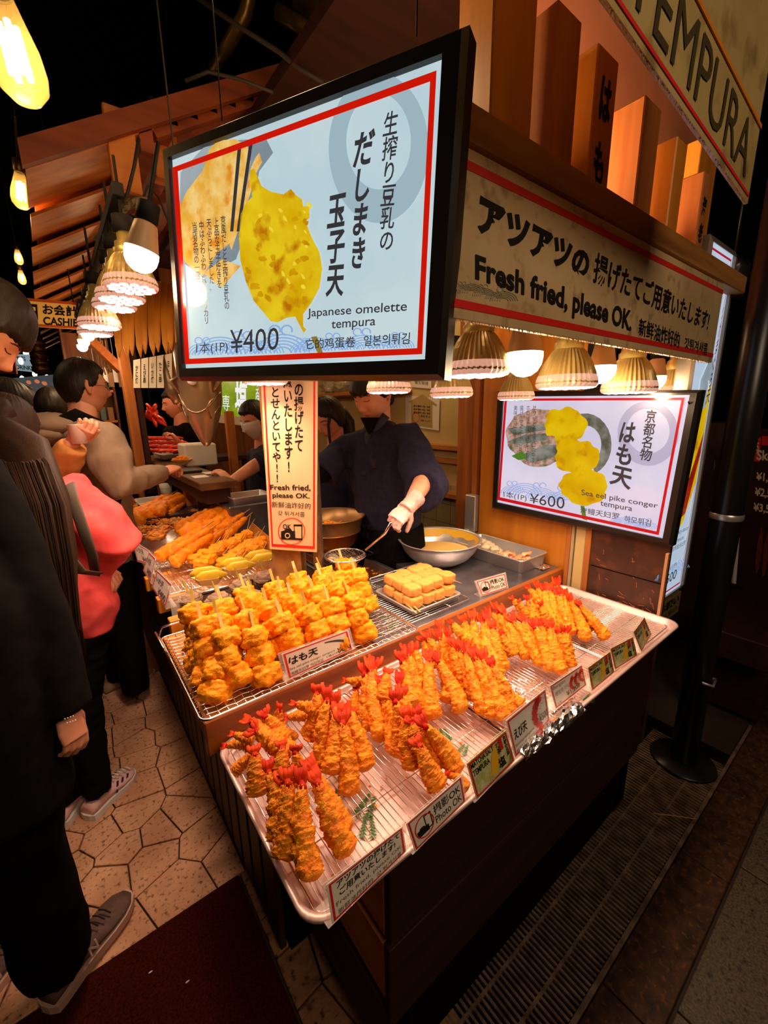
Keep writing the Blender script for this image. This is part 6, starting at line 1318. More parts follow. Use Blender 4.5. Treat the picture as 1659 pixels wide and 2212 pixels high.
# ---- woman behind the cook
f = V((-0.98, -0.1, 0)).normalized(); lat = V((f.y, -f.x, 0)); hp = atd(712, 905, 2.35); base = V((hp.x + .1, hp.y, 0))
pt = person('woman with long black ponytail in dark work clothes looking down behind the cook', base)
nk = hp + V((.04, .01, -.11)); up_ = hp + V((.05, .01, -.22)); body = MB(); sk = MB(); limb(sk, [hp + V((.03, 0, -.05)), nk, up_ + V((0, 0, -.03))], [.05, .048, .08]); sk = voxel(sk, .008); body.merge(sk)
add_head(pt, body, hp, yaw_of(-0.93, -0.32), 0.45, 'long', s=.96); part('body', body, M['skin'], pt, smooth=True)
j = MB(); loft(j, [(V((up_.x, up_.y, .7)), .17, .13), (V((up_.x, up_.y, 1.1)), .15, .12), (up_ + V((0, 0, -.12)), .165, .12), (up_ + V((0, 0, -.02)), .14, .09), (up_ + V((0, 0, .035)), .07, .06)], f)
for s_ in (-1, 1): limb(j, [up_, up_ + lat * s_ * .17 + V((0, 0, -.04)), up_ + lat * s_ * .22 + V((0, 0, -.27)), up_ + lat * s_ * .14 + f * .22 + V((0, 0, -.38))], [.07, .07, .06, .045])
part('jacket', folds(voxel(j, .011, 3), .008, 10, (1, 1, .5), 8), M['navy'], pt, smooth=True)
h = MB(); h.tube([hp + V((.07, .0, .05)), hp + V((.12, -.005, -.02)), hp + V((.13, -.01, -.15)), hp + V((.12, -.01, -.30))], [.035, .04, .035, .015], 14); h.tube([hp + V((-.03, -.075, .05)), hp + V((-.055, -.082, -.03)), hp + V((-.05, -.075, -.11)), hp + V((-.04, -.07, -.15))], [.012, .010, .008, .003], 8); part('ponytail', folds(h, .006, 40, (1, 1, .2)), M['hair'], pt)
lg = MB(); loft(lg, [(V((base.x, base.y, .02)), .14, .1), (V((up_.x, up_.y, .75)), .16, .125)], f); part('trousers', lg, M['black_cloth'], pt)
# ---- masked worker half hidden by the notice
f = V((-1, 0.1, 0)).normalized(); lat = V((f.y, -f.x, 0)); hp = atd(552, 908, 2.75); base = V((hp.x + .08, hp.y, 0))
pt = person('worker in navy with white face mask, half hidden behind the upright notice', base)
up_ = hp + V((.05, 0, -.22)); body = MB(); sk = MB(); limb(sk, [hp + V((.03, 0, -.05)), hp + V((.04, 0, -.12)), up_ + V((0, 0, -.03))], [.055, .055, .08]); e1 = atd(545, 1010, 2.62); w1 = atd(500, 1040, 2.5); h1 = atd(484, 1026, 2.5); limb(sk, [up_ + lat * -.17, e1, w1], [.05, .042, .03]); sk = voxel(sk, .009); body.merge(sk); body.merge(hand_mb(w1, h1 - w1, V((0, 0, -1)), .5, 1))
Mh = add_head(pt, body, hp, yaw_of(-0.95, -0.25), 0.35, 'short', mask=True); part('body', body, M['skin'], pt, smooth=True)
k = MB(); g, fc = sphere_grid(40, 30); k.add([Mh @ (head_pt(V((q.x, max(q.y, .05), q.z)).normalized()) * 1.0 + (V(q) * .010 if (q.y > .25 and q.z < .12 and q.z > -.85) else V(q) * -.012)) for q in g], fc, True); part('face_mask', k, M['white_plastic'], pt)
j = MB(); loft(j, [(V((up_.x, up_.y, .7)), .18, .14), (V((up_.x, up_.y, 1.1)), .17, .14), (up_ + V((0, 0, -.12)), .19, .13), (up_ + V((0, 0, -.02)), .16, .10), (up_ + V((0, 0, .04)), .08, .07)], f); limb(j, [up_, up_ + lat * -.18 + V((0, 0, -.03)), e1 + V((.03, 0, .02))], [.08, .08, .075]); limb(j, [up_, up_ + lat * .18 + V((0, 0, -.03)), up_ + lat * .2 + V((0, 0, -.28))], [.08, .08, .075])
part('jacket', folds(voxel(j, .012, 3), .008, 10, (1, 1, .5), 5), M['navy'], pt, smooth=True)
lg = MB(); loft(lg, [(V((base.x, base.y, .02)), .14, .1), (V((up_.x, up_.y, .75)), .17, .13)], f); part('trousers', lg, M['black_cloth'], pt)
# ---- man at the crab stall
f = V((-.95, -.3, 0)).normalized(); lat = V((f.y, -f.x, 0)); hp = atd(378, 874, 3.6); base = V((hp.x + .05, hp.y, 0))
pt = person('man in black with short hair behind the pile of crab legs', base); up_ = hp + V((.04, 0, -.22)); w1 = atd(388, 955, 3.35); h1 = atd(368, 935, 3.3); body = MB(); sk = MB()
limb(sk, [hp + V((.02, 0, -.05)), hp + V((.03, 0, -.12)), up_ + V((0, 0, -.03))], [.055, .055, .08]); limb(sk, [atd(420, 980, 3.45), w1], [.042, .03]); body.merge(voxel(sk, .009)); body.merge(hand_mb(w1, h1 - w1, V((-1, 0, 0)), .7, 1)); add_head(pt, body, hp, yaw_of(-.95, -.05), .15, 'short'); part('body', body, M['skin'], pt, smooth=True)
j = MB(); loft(j, [(V((up_.x, up_.y, .7)), .19, .14), (V((up_.x, up_.y, 1.1)), .18, .14), (up_ + V((0, 0, -.12)), .2, .13), (up_ + V((0, 0, -.02)), .17, .10), (up_ + V((0, 0, .04)), .08, .07)], f)
for s_ in (-1, 1): limb(j, [up_, up_ + lat * s_ * .19 + V((0, 0, -.03)), up_ + lat * s_ * .23 + V((0, 0, -.25))], [.08, .08, .07])
limb(j, [up_ + lat * -.23 + V((0, 0, -.25)), atd(420, 985, 3.45), w1 + V((.02, 0, -.03))], [.07, .06, .045]); part('shirt', folds(voxel(j, .014, 3), .01, 8), M['black_cloth'], pt, smooth=True)
lg = MB(); loft(lg, [(V((base.x, base.y, .02)), .14, .1), (V((up_.x, up_.y, .75)), .17, .13)], f); part('trousers', lg, M['black_cloth'], pt)

# ---- legs and shoes helper for the customers
def shoe(toe, heel, w=.048, h=.075, up=V((0, 0, 1)), z0=0.0):
    d = (toe - heel); L = d.length; d.normalize(); s = MB(); so = MB(); lat_ = d.cross(V((0, 0, 1)))
    prof = [(0.0, .032, .060), (.08, .036, .074), (.2, .036, .080), (.35, .036, .072), (.5, .040, .058), (.65, .046, .046), (.8, .047, .040), (.92, .038, .034), (1.0, .018, .026)]
    vs = []; seg = 20
    for t, wv, hv in prof:
        c = heel + d * L * t; wv *= w / .048; hv *= h / .08
        for k in range(seg):
            a = 2 * pi * k / seg; vs.append(c + lat_ * wv * cos(a) + V((0, 0, .022 + (hv - .012) * (0.5 + .5 * sin(a)) * (1 if sin(a) > -.3 else .9))))
    n = len(prof); s.add(vs, [(i * seg + k, i * seg + (k + 1) % seg, (i + 1) * seg + (k + 1) % seg, (i + 1) * seg + k) for i in range(n - 1) for k in range(seg)] + [tuple(range(seg - 1, -1, -1)), tuple((n - 1) * seg + k for k in range(seg))], True)
    L1, L0 = [], []
    for t, wv, hv in [(-.03, .012, 0)] + prof[:-1] + [(1.0, .024, 0), (1.035, .008, 0)]: L1.append((t, wv * w / .048 * 1.10))
    loop = [heel + d * L * t + lat_ * wv for t, wv in L1] + [heel + d * L * t - lat_ * wv for t, wv in reversed(L1)]
    so.slab([p + V((0, 0, .026)) for p in loop], .025, (0, 0, 1)); return s, so, d, lat_
def shoes(pt, lst, upper, sole, extra=None, names=('shoe', 'sole')):
    for toe, heel in lst:
        s, so, d, l_ = shoe(toe, heel); o = part(names[0], s, upper, pt, smooth=True); part(names[1], so, sole, o)
        if extra: extra(o, toe, heel, d, l_)
# ---- foreground person in black at the left edge
f = V((.66, .75, 0)).normalized(); lat = V((f.y, -f.x, 0))     # lat points to the right of the body
hp = atd(-66, 702, 0.98); base = V((-.27, 1.22, 0))
pt = person('dark-haired person in black coat and trousers at the left edge, leaning toward the food', base)
shR = atd(-62, 1045, .97); elR = atd(78, 1330, .98); wrR = atd(140, 1535, .99); hR = atd(160, 1585, .99)
nk = hp + V((-.03, -.02, -.12)); up_ = V((shR.x - .16, shR.y + .0, shR.z + .02)); hi = V((-.27, 1.22, .92)); body = MB(); sk = MB(); limb(sk, [hp + V((-.02, 0, -.04)), nk, up_ + V((0, 0, -.03))], [.058, .058, .09]); limb(sk, [elR, wrR], [.042, .030]); body.merge(voxel(sk, .008)); body.merge(voxel(hand_mb(wrR, (hR - wrR), V((-.5, .6, 0)), .55, -1, .85), .003, 1))
add_head(pt, body, hp, yaw_of(1.0, .05), 0.85, 'bangs', s=1.0); part('body', body, M['skin'], pt, smooth=True)
j = MB(); loft(j, [(V((hi.x, hi.y, .72)), .20, .15), (hi, .195, .15), (V((hi.x, hi.y, 1.15)), .19, .145), (up_ + V((0, 0, -.16)), .21, .14), (up_ + V((0, 0, -.03)), .18, .11), (up_ + V((0, 0, .05)), .085, .08)], f)
limb(j, [up_, shR, shR.lerp(elR, .5), elR, wrR + V((0, 0, -.005))], [.085, .085, .080, .070, .058]); limb(j, [up_, up_ - lat * .19 + V((0, 0, -.03)), up_ - lat * .24 + V((0, 0, -.32)), up_ - lat * .2 + V((0, 0, -.55))], [.085, .085, .07, .05])
part('coat', folds(voxel(j, .010, 3), .008, 7, (1, 1, .5), 2), M['black_cloth'], pt, smooth=True)
b = MB()
for i in range(4):
    for k in range(2): q = atd(140 + 6 * i + 5 * k, 1553 + 9 * k - i * 2, .93); b.ball(q, (.0016, .0016, .0016), 6, 4)
part('cuff_studs', b, M['white_plastic'], pt, kind='stuff')
toe1, heel1 = onz(262, 1965, 0), onz(112, 2165, 0); toe1 = V((-.045, 1.395, 0.012)); heel1 = V((-.255, 1.215, .012))
toe2, heel2 = V((-.31, 1.50, 0)), V((-.47, 1.29, 0))
lg = MB(); an1 = heel1 + (toe1 - heel1) * .22 + V((0, 0, .09)); an2 = heel2 + (toe2 - heel2) * .22 + V((0, 0, .09))
limb(lg, [hi + lat * .07, V((an1.x * .8 + hi.x * .2 - .01, an1.y * .8 + hi.y * .2 - .02, .50)), an1 + V((-.01, -.01, .02))], [.115, .095, .085]); limb(lg, [hi - lat * .09, V((an2.x * .7 + hi.x * .3, an2.y * .7 + hi.y * .3, .5)), an2], [.115, .085, .075]); limb(lg, [hi + V((0, 0, -.15)), hi + V((0, 0, .05))], [.16, .17])
part('trousers', folds(voxel(lg, .010, 2), .010, 7, (1, 1, .8), 4), M['black_cloth'], pt, smooth=True)
M['shoe_grey'] = mat('grey_brown_suede', lin((104, 76, 66)), .8, 0, lin((84, 60, 52)), 40, bump=.3, bscale=300, bdist=.001); M['sole_w'] = mat('pale_sole', lin((206, 164, 144)), .6)
def nb(o, toe, heel, d, l_):
    b = MB(); c = heel + d * .10 + l_ * .040 + V((0, 0, .048))
    L_ = [(0, 0), (.0, .028), (.022, .002), (.022, .030)]
    pts = [c + d * x + V((0, 0, z)) + l_ * (.008 - z * .25) for x, z in L_]
    for i in range(3): b.beam(pts[i], pts[i + 1], .0045, .003, up=l_)
    part('side_emblem', b, M['sole_w'], o)
    b = MB()
    for k in range(4): q = heel + d * (.13 + .022 * k) + V((0, 0, .086 - .007 * k)); b.tube([q - l_ * .022, q + V((0, 0, .006)), q + l_ * .022], .0022, 6)
    part('laces', b, M['matte_black'], o)
shoes(pt, [(toe1, heel1), (toe2, heel2)], M['shoe_grey'], M['sole_w'], nb)
# ---- woman in the coral hoodie with long hair
f = V((.72, .69, 0)).normalized(); lat = V((f.y, -f.x, 0)); hp = atd(14, 932, 1.48); base = V((-.10, 1.90, 0))
pt = person('person with long brown hair in coral pink hoodie, black trousers and striped white sneakers', base)
up_ = atd(60, 1075, 1.52); shR = atd(150, 1085, 1.50); elR = atd(245, 1165, 1.52); wrR = atd(205, 1225, 1.62); hi = atd(150, 1330, 1.60)
body = MB(); sk = MB(); limb(sk, [hp + V((0, 0, -.05)), hp + V((0, 0, -.12)), up_ + V((0, 0, -.03))], [.052, .05, .08]); limb(sk, [elR, wrR], [.04, .028]); body.merge(voxel(sk, .008)); hw = atd(228, 1237, 1.62); body.merge(hand_mb(wrR, hw - wrR, V((0, 0, -1)), .8, 1)); add_head(pt, body, hp, yaw_of(.55, .83), .30, 'long', hair='hair_brown'); part('body', body, M['skin'], pt, smooth=True)
j = MB(); loft(j, [(V((hi.x - .0, hi.y, hi.z - .06)), .165, .125), (hi + V((0, 0, .03)), .185, .15), (up_.lerp(hi, .5) + V((0, 0, .02)), .19, .15), (up_ + V((.02, 0, -.10)), .185, .13), (up_ + V((0, 0, .0)), .14, .10), (up_ + V((0, 0, .06)), .08, .07)], f)
limb(j, [up_ + V((0, 0, -.02)), shR, shR.lerp(elR, .6) + V((0, 0, .01)), elR, elR.lerp(wrR, .7)], [.075, .090, .098, .092, .070]); limb(j, [up_, up_ - lat * .17 + V((0, 0, -.05)), up_ - lat * .2 + V((0, 0, -.3))], [.07, .075, .06])
part('hoodie', folds(voxel(j, .009, 3), .012, 8, (1, 1, 1), 12), M['pink'], pt, smooth=True)
b = MB(); hd = up_ + V((.045, -.02, .035)); b.tube([hd + V((-.09, .0, .0)), hd + V((-.03, -.05, -.02)), hd + V((.05, -.05, -.03)), hd + V((.11, -.0, .0)), hd + V((.12, .06, .02))], [.035, .048, .052, .044, .02], 14); part('hood', folds(b, .008, 14), M['pink'], pt)
h = MB(); tc = V((-CZ.x, -CZ.y, 0)).normalized()
h.tube([hp + V((0, 0, .105)) + tc * .02, hp + tc * .05 + V((0, 0, .06)), hp + tc * .075 + V((0, 0, -.02)), atd(50, 1000, 1.33), atd(82, 1090, 1.31), atd(108, 1200, 1.32), atd(126, 1300, 1.35), atd(148, 1385, 1.38), atd(160, 1430, 1.40)], [(.05, .03), (.085, .05), (.098, .055), (.105, .045), (.098, .040), (.082, .034), (.058, .026), (.028, .014), (.004, .003)], 44, up=CZ)
rr = random.Random(8)
for i in range(46):
    o_ = (rr.random() - .5); p = [hp + tc * (.10 - .1 * abs(o_)) + V((CX.x, CX.y, 0)) * o_ * .17 + V((0, 0, .02)), atd(50 + o_ * 110, 1000, 1.285), atd(84 + o_ * 110, 1090, 1.272), atd(110 + o_ * 96, 1210, 1.287), atd(130 + o_ * 84, 1330 + rr.random() * 40, 1.325), atd(150 + o_ * 76, 1400 + rr.random() * 50, 1.37)]; h.tube(p, [.0004, .002, .005, .005, .003, .001], 6)
part('long_hair', folds(h, .003, 40, (1, 1, .15)), M['hair_brown'], pt, smooth=True)
M['strap'] = mat('grey_strap', lin((92, 76, 64)), .8); b = MB(); b.tube([atd(150, 1045, 1.38), atd(158, 1080, 1.36), atd(182, 1150, 1.36), atd(200, 1200, 1.40), atd(205, 1240, 1.46)], [(.020, .004)] * 5, 8, up=CZ); b.tube([atd(110, 1120, 1.34), atd(135, 1185, 1.34), atd(175, 1235, 1.38), atd(215, 1240, 1.46)], [(.018, .004)] * 4, 8, up=CZ); part('bag_strap', b, M['strap'], pt)
toe1, heel1 = onz(285, 1672, 0.0), onz(192, 1770, 0.0); toe2, heel2 = onz(192, 1690, 0), onz(128, 1790, 0); lg = MB(); an1 = heel1 + (toe1 - heel1) * .25 + V((0, 0, .08)); an2 = heel2 + (toe2 - heel2) * .25 + V((0, 0, .08))
limb(lg, [hi + lat * .06, V((an1.x * .7 + hi.x * .3, an1.y * .7 + hi.y * .3, .5)), an1], [.095, .070, .052]); limb(lg, [hi - lat * .07, V((an2.x * .7 + hi.x * .3, an2.y * .7 + hi.y * .3, .5)), an2], [.095, .070, .052]); limb(lg, [hi + V((0, 0, -.10)), hi], [.14, .15])
part('trousers', folds(voxel(lg, .010, 2), .006, 12, (1, 1, 1.5), 6), M['black_cloth'], pt, smooth=True)
M['sneaker'] = mat('white_sneaker', lin((240, 190, 186)), .5, 0, lin((226, 176, 170)), 10); M['stripe'] = mat('navy_stripe', lin((40, 36, 110)), .5)
def adi(o, toe, heel, d, l_):
    b = MB()
    for s_ in (1, -1):
        for k in range(3): q = heel + d * (.105 + .026 * k) + l_ * s_ * .0405; b.beam(q + V((0, 0, .032)), q + d * .022 - l_ * s_ * .010 + V((0, 0, .068 - .006 * k)), .009, .003, up=l_)
    part('side_stripes', b, M['stripe'], o, kind='stuff'); b = MB(); b.tube([heel + d * .03 + l_ * .03 + V((0, 0, .08)), heel + d * .01 + V((0, 0, .084)), heel + d * .03 - l_ * .03 + V((0, 0, .08)), heel + d * .09 - l_ * .03 + V((0, 0, .084)), heel + d * .09 + l_ * .03 + V((0, 0, .084))], .006, 8, closed=True); part('collar_lining', b, M['stripe'], o)
    b = MB()
    for k in range(5): q = heel + d * (.125 + .02 * k) + V((0, 0, .084 - .008 * k)); b.tube([q - l_ * .02, q + V((0, 0, .005)), q + l_ * .02], .003, 6)
    part('laces', b, M['white_plastic'], o)
shoes(pt, [(toe1, heel1), (toe2, heel2)], M['sneaker'], M['white_plastic'], adi)
# ---- person in tan sweater holding a cup (mostly hidden)
f = V((.8, .6, 0)).normalized(); lat = V((f.y, -f.x, 0)); hp = atd(20, 880, 1.95); base = V((hp.x - .05, hp.y, 0))
pt = person('person in tan sweater raising a paper cup, mostly hidden behind the long-haired person', base); up_ = hp + V((-.02, 0, -.24)); elR = atd(120, 1030, 1.78); wrR = atd(158, 952, 1.72); body = MB(); sk = MB(); limb(sk, [hp + V((0, 0, -.05)), hp + V((0, 0, -.12)), up_], [.055, .052, .08]); limb(sk, [elR, wrR], [.042, .03]); body.merge(voxel(sk, .009)); body.merge(voxel(hand_mb(wrR, atd(182, 930, 1.70) - wrR, V((.2, .6, .6)), .9, 1), .003, 1)); add_head(pt, body, hp, yaw_of(.7, .7), .1, 'long'); part('body', body, M['skin'], pt, smooth=True)
j = MB(); loft(j, [(V((up_.x, up_.y, .8)), .18, .14), (V((up_.x, up_.y, 1.1)), .17, .13), (up_ + V((0, 0, -.12)), .18, .12), (up_ + V((0, 0, 0)), .15, .10), (up_ + V((0, 0, .05)), .07, .06)], f); limb(j, [up_, up_ + lat * .17 + V((0, 0, -.05)), elR, wrR + V((0, 0, -.02))], [.08, .085, .075, .052]); limb(j, [up_, up_ - lat * .17 + V((0, 0, -.05)), up_ - lat * .2 + V((0, 0, -.3))], [.08, .08, .06])
part('sweater', folds(voxel(j, .010, 3), .009, 10, (1, 1, 1), 1), M['tan_cloth'], pt, smooth=True); lg = MB(); loft(lg, [(V((base.x, base.y, .02)), .12, .1), (V((up_.x, up_.y, .85)), .16, .13)], f); part('trousers', lg, M['black_cloth'], pt)
c = atd(168, 934, 1.70); b = MB(); b.lathe([(.001, -.045), (.026, -.045), (.033, .03), (.0345, .032), (.031, .03), (.025, -.04)], c, 24); solo('paper_cup', b, M['paper'], 'pale paper cup held up by the person in tan', 'cup')
# ---- man in grey hoodie with glasses reaching over the counter
f = V((.96, .28, 0)).normalized(); lat = V((f.y, -f.x, 0)); hp = atd(181, 838, 2.05); base = V((hp.x - .03, hp.y + .05, 0))
pt = person('man with glasses in grey hoodie with black backpack reaching over the counter', base)
up_ = atd(165, 935, 2.06); shR = atd(220, 958, 1.90); elR = atd(262, 1045, 1.88); wrR = atd(352, 1022, 2.12); hR = atd(388, 1002, 2.25); hi = V((base.x, base.y, .95)); body = MB(); sk = MB(); limb(sk, [hp + V((-.02, 0, -.05)), hp + V((-.02, -.01, -.12)), up_], [.060, .060, .09]); limb(sk, [elR, wrR], [.045, .032]); body.merge(voxel(sk, .009)); body.merge(voxel(hand_mb(wrR, hR - wrR, V((.2, .3, -1)), .75, -1, 1.1), .003, 1))
Mh = add_head(pt, body, hp, yaw_of(.97, .25), 0.02, 'short', s=1.06); part('body', body, M['skin'], pt, smooth=True)
b = MB()
for s_ in (-1, 1): b.tube([Mh @ (face_pt(s_ * .032, .004, .014) + V((.019 * cos(2 * pi * k / 14), 0, .014 * sin(2 * pi * k / 14)))) for k in range(14)], .0011, 5, closed=True); b.tube([Mh @ V((s_ * .052, .083, .010)), Mh @ V((s_ * .080, .04, .010)), Mh @ V((s_ * .080, -.01, .008))], .0011, 5)
b.tube([Mh @ face_pt(-.013, .006, .014), Mh @ face_pt(.013, .006, .014)], .0011, 5); part('glasses', b, M['black'], pt)
j = MB(); loft(j, [(V((hi.x, hi.y, .82)), .19, .15), (hi, .20, .16), (V((hi.x, hi.y, 1.2)), .195, .155), (up_ + V((0, 0, -.13)), .21, .14), (up_ + V((0, 0, -.01)), .17, .12), (up_ + V((0, 0, .05)), .09, .08)], f)
limb(j, [up_ + V((0, 0, -.03)), shR, shR.lerp(elR, .5), elR, elR.lerp(wrR, .55), wrR], [.10, .105, .095, .080, .058, .040]); limb(j, [up_, up_ - lat * .2 + V((0, 0, -.05)), up_ - lat * .24 + V((0, 0, -.35))], [.09, .09, .07]); part('hoodie', folds(voxel(j, .010, 3), .011, 8, (1, 1, 1), 7), M['grey_cloth'], pt, smooth=True)
b = MB(); hc = up_ + V((-.03, -.03, .045)); b.ball(hc - f * .085 + V((0, 0, -.005)), (.13, .15, .060), 28, 18); b.ball(hc - f * .13 + lat * .03 + V((0, 0, -.045)), (.11, .12, .05), 24, 16); part('hood', folds(b, .008, 14), M['grey_cloth'], pt)
b = MB(); b.ball(up_ - f * .24 + V((0, 0, -.20)), (.12, .14, .20), 24, 16); part('backpack', folds(b, .006, 12), M['black_cloth'], pt)
b = MB(); b.tube([up_ - f * .16 + lat * .12 + V((0, 0, .02)), up_ + lat * .13 - f * .03 + V((0, 0, .085)), up_ + lat * .155 + f * .08 + V((0, 0, .02)), up_ + lat * .15 + f * .13 + V((0, 0, -.16)), up_ + lat * .17 + f * .05 + V((0, 0, -.34))], [(.030, .006)] * 5, 8, up=lat); part('backpack_strap', b, M['black_cloth'], pt)
lg = MB()
for s_ in (-1, 1): limb(lg, [hi + lat * s_ * .09, V((base.x, base.y, .5)) + lat * s_ * .1, V((base.x, base.y, .08)) + lat * s_ * .1], [.11, .085, .07])
limb(lg, [hi + V((0, 0, -.12)), hi], [.16, .17]); part('trousers', voxel(lg, .012), M['black_cloth'], pt, smooth=True); t1, h1 = onz(300, 1335, 0), onz(240, 1360, 0)
shoes(pt, [(t1, t1 + (h1 - t1).normalized() * .28), (V((base.x, base.y, 0)) - lat * .1 + f * .18, V((base.x, base.y, 0)) - lat * .1 - f * .1)], mat('worn_grey_shoe', lin((150, 116, 86)), .7), M['sole_w'])
# ---- two dark heads farther in the alley
for i, (x, y, d, st, lab) in enumerate(((112, 880, 2.75, 'long', 'black-haired head seen between the tan sleeve person and the hoodie man'), (58, 872, 3.2, 'short', 'black-haired head partly hidden deeper in the alley at far left'))):
    hp = atd(x, y, d); pt = person(lab, V((hp.x, hp.y, 0))); body = MB(); sk = MB(); limb(sk, [hp + V((0, 0, -.05)), hp + V((0, 0, -.2))], [.055, .07]); body.merge(sk); add_head(pt, body, hp, yaw_of(.3, .95), .1, st, s=.98); part('body', body, M['skin'], pt, smooth=True)
    j = MB(); loft(j, [(V((hp.x, hp.y, .75)), .18, .14), (V((hp.x, hp.y, 1.1)), .17, .13), (hp + V((0, 0, -.34)), .19, .13), (hp + V((0, 0, -.22)), .15, .10), (hp + V((0, 0, -.17)), .07, .06)], V((0, 1, 0))); part('coat', voxel(j, .02), M['black_cloth'], pt, smooth=True); lg = MB(); loft(lg, [(V((hp.x, hp.y, .02)), .13, .1), (V((hp.x, hp.y, .8)), .17, .13)], V((0, 1, 0))); part('trousers', lg, M['black_cloth'], pt)
# ------------------------------------------------------------------ roof, pipes, cables
M['roof_pl'] = wood('eave_plank', lin((214, 132, 56)), lin((168, 94, 36)), 'x', scale=14)
M['barge'] = wood('barge_board', lin((150, 72, 30)), lin((104, 46, 18)), 'x', scale=12)
rf = thing('shingled_eave', 'wooden eave of overlapping boards over the alley at upper left', 'roof', (0.3, 3.0, 2.5))
def zroof(x): return 2.50 + 0.60 * (x - 0.07)
i = 0; y = 2.12; rr = random.Random(6)
while y < 7.2:
    w_ = 0.46; j = 0.03 * (rr.random() - .5); b = MB(); x0, x1 = 0.055 + j, 0.50; dz = 0.05
    b.hexa([(x0, y, zroof(x0) - dz), (x1, y, zroof(x1) - dz), (x1, y + w_ + .05, zroof(x1)), (x0, y + w_ + .05, zroof(x0)), (x0, y, zroof(x0) - dz + .014), (x1, y, zroof(x1) - dz + .014), (x1, y + w_ + .03, zroof(x1) + .014), (x0, y + w_ + .03, zroof(x0) + .014)])
    part('plank', b, M['roof_pl'], rf); y += w_
b = MB(); x0, x1 = .09, .50; b.hexa([(x0, 2.13, zroof(x0) + .018), (x1, 2.13, zroof(x1) + .018), (x1, 7.2, zroof(x1) + .018), (x0, 7.2, zroof(x0) + .018), (x0, 2.13, zroof(x0) + .03), (x1, 2.13, zroof(x1) + .03), (x1, 7.2, zroof(x1) + .03), (x0, 7.2, zroof(x0) + .03)]); part('underlay', b, M['roof_pl'], rf)
b = MB(); b.beam((0.47, 2.12, zroof(.47) - .075), (0.47, 7.2, zroof(.47) - .075), .05, .09); part('beam', b, M['barge'], rf)
b = MB(); x0, x1 = 0.055, 1.25; b.hexa([(x0, 2.08, zroof(x0) - .05), (x1, 2.08, zroof(x1) - .05), (x1, 2.11, zroof(x1) - .05), (x0, 2.11, zroof(x0) - .05), (x0, 2.08, zroof(x0) + .03), (x1, 2.08, zroof(x1) + .03), (x1, 2.11, zroof(x1) + .03), (x0, 2.11, zroof(x0) + .03)])
part('barge_board', b, M['barge'], rf)
b = MB(); b.box((0.33, 2.115, 2.46), (0.43, 2.145, 2.74), .004); part('bracket', b, M['roof_pl'], rf)
b = MB(); x0, x1 = .50, 1.25
for y in (2.14, 3.0, 3.9): b.beam((x0, y + .02, zroof(x0) - .04), (x1, y + .02, zroof(x1) - .04), .04, .06)
part('rafter', b, M['barge'], rf, kind='stuff')
for i in range(9):
    x = .52 + .085 * i; b = MB(); b.box((x, 2.14, zroof(x) - .01), (x + .08, 6.5, zroof(x) + .004)); part('roof_board', b, M['barge'], rf)
b = MB(); p = atd(358, 262, 1.95); b.box(p - V((.075, .06, .05)), p + V((.075, .06, .05)), .006); o = solo('black_box_speaker', b, M['matte_black'], 'black box-shaped fitting under the gable left of the big light box', 'fitting')  # box-shaped speaker, not a light source
b = MB(); p = atd(352, 345, 1.9); b.box(p - V((.045, .04, .09)), p + V((.06, .04, .09)), .004); solo('bracket_block', b, M['roof_pl'], 'orange wooden block just left of the big light box corner', 'block')
# steel pipes and beams in the dark above
M['pipe'] = mat('dull_pipe', lin((150, 116, 56)), .35, .7, lin((110, 82, 40)), 10)
def pipe(pts, r, lab, nm='pipe', m='pipe'):
    b = MB(); b.tube(pts, r, 14); solo(nm, b, M[m], lab, 'pipe' if nm == 'pipe' else 'cable')
pipe([atd(545, -40, 1.75), atd(530, 30, 1.8), atd(508, 70, 1.85), atd(462, 152, 2.0)], .028, 'bent dull metal pipe in the dark left of the pipe cluster')
pipe([atd(600, 25, 1.9), atd(650, 55, 1.9), atd(690, 85, 1.92), atd(712, 110, 1.95), atd(715, 170, 2.0)], .032, 'bent grey pipe elbow above the big light box')
pipe([atd(640, -20, 2.1), atd(860, 150, 2.3)], .06, 'thick horizontal duct high above the big light box')
b = MB(); b.beam(atd(800, -60, 1.45), atd(1035, 110, 1.6), .07, .05); solo('wooden_beam', b, M['pine_x'], 'pale wooden beam crossing at the top behind the light box corner', 'beam')
M['cable'] = mat('dusty_cable', lin((40, 30, 18)), .7)
for pts, r, lab in (([(420, -10), (520, 60), (600, 110), (650, 150), (700, 180)], .008, 'thick dusty cable running down to the top of the big light box'), ([(400, 175), (450, 155), (520, 172), (590, 200)], .006, 'sagging black cable over the barge board'), ([(735, -10), (790, 60), (830, 105)], .004, 'thin slack cable under the wooden beam'),
     ([(290, 480), (320, 400), (345, 430), (372, 500)], .004, 'thin black cable hanging from the black fitting to the light box edge'), ([(300, 300), (290, 360), (275, 420), (260, 470)], .006, 'twisted cable hanging under the gable beside the plastic bundle')):
    pipe([atd(x, y, 1.55 if x > 380 else 1.5) for x, y in pts] + ([atd(830, 105, 1.75)] if pts[0][0] == 735 else []), r, lab, 'cable', 'cable')
b = MB(); 
for k in range(7): b.tube([atd(205 + 4 * k, 520 - 3 * k, 1.40), atd(230 + 6 * k, 490 - 6 * k, 1.42), atd(262 + 5 * k, 452 - 4 * k, 1.45), atd(300 + 3 * k, 440 - 2 * k, 1.46)], [.006, .012, .010, .005], 8)
solo('cable_bundle', folds(b, .004, 40), mat('dusty_plastic', lin((120, 96, 60)), .4, 0, lin((60, 46, 26)), 60, bump=1, bscale=80, bdist=.01), 'crumpled dusty bundle of plastic-wrapped cables above the left lamps', 'bundle', kind=None)
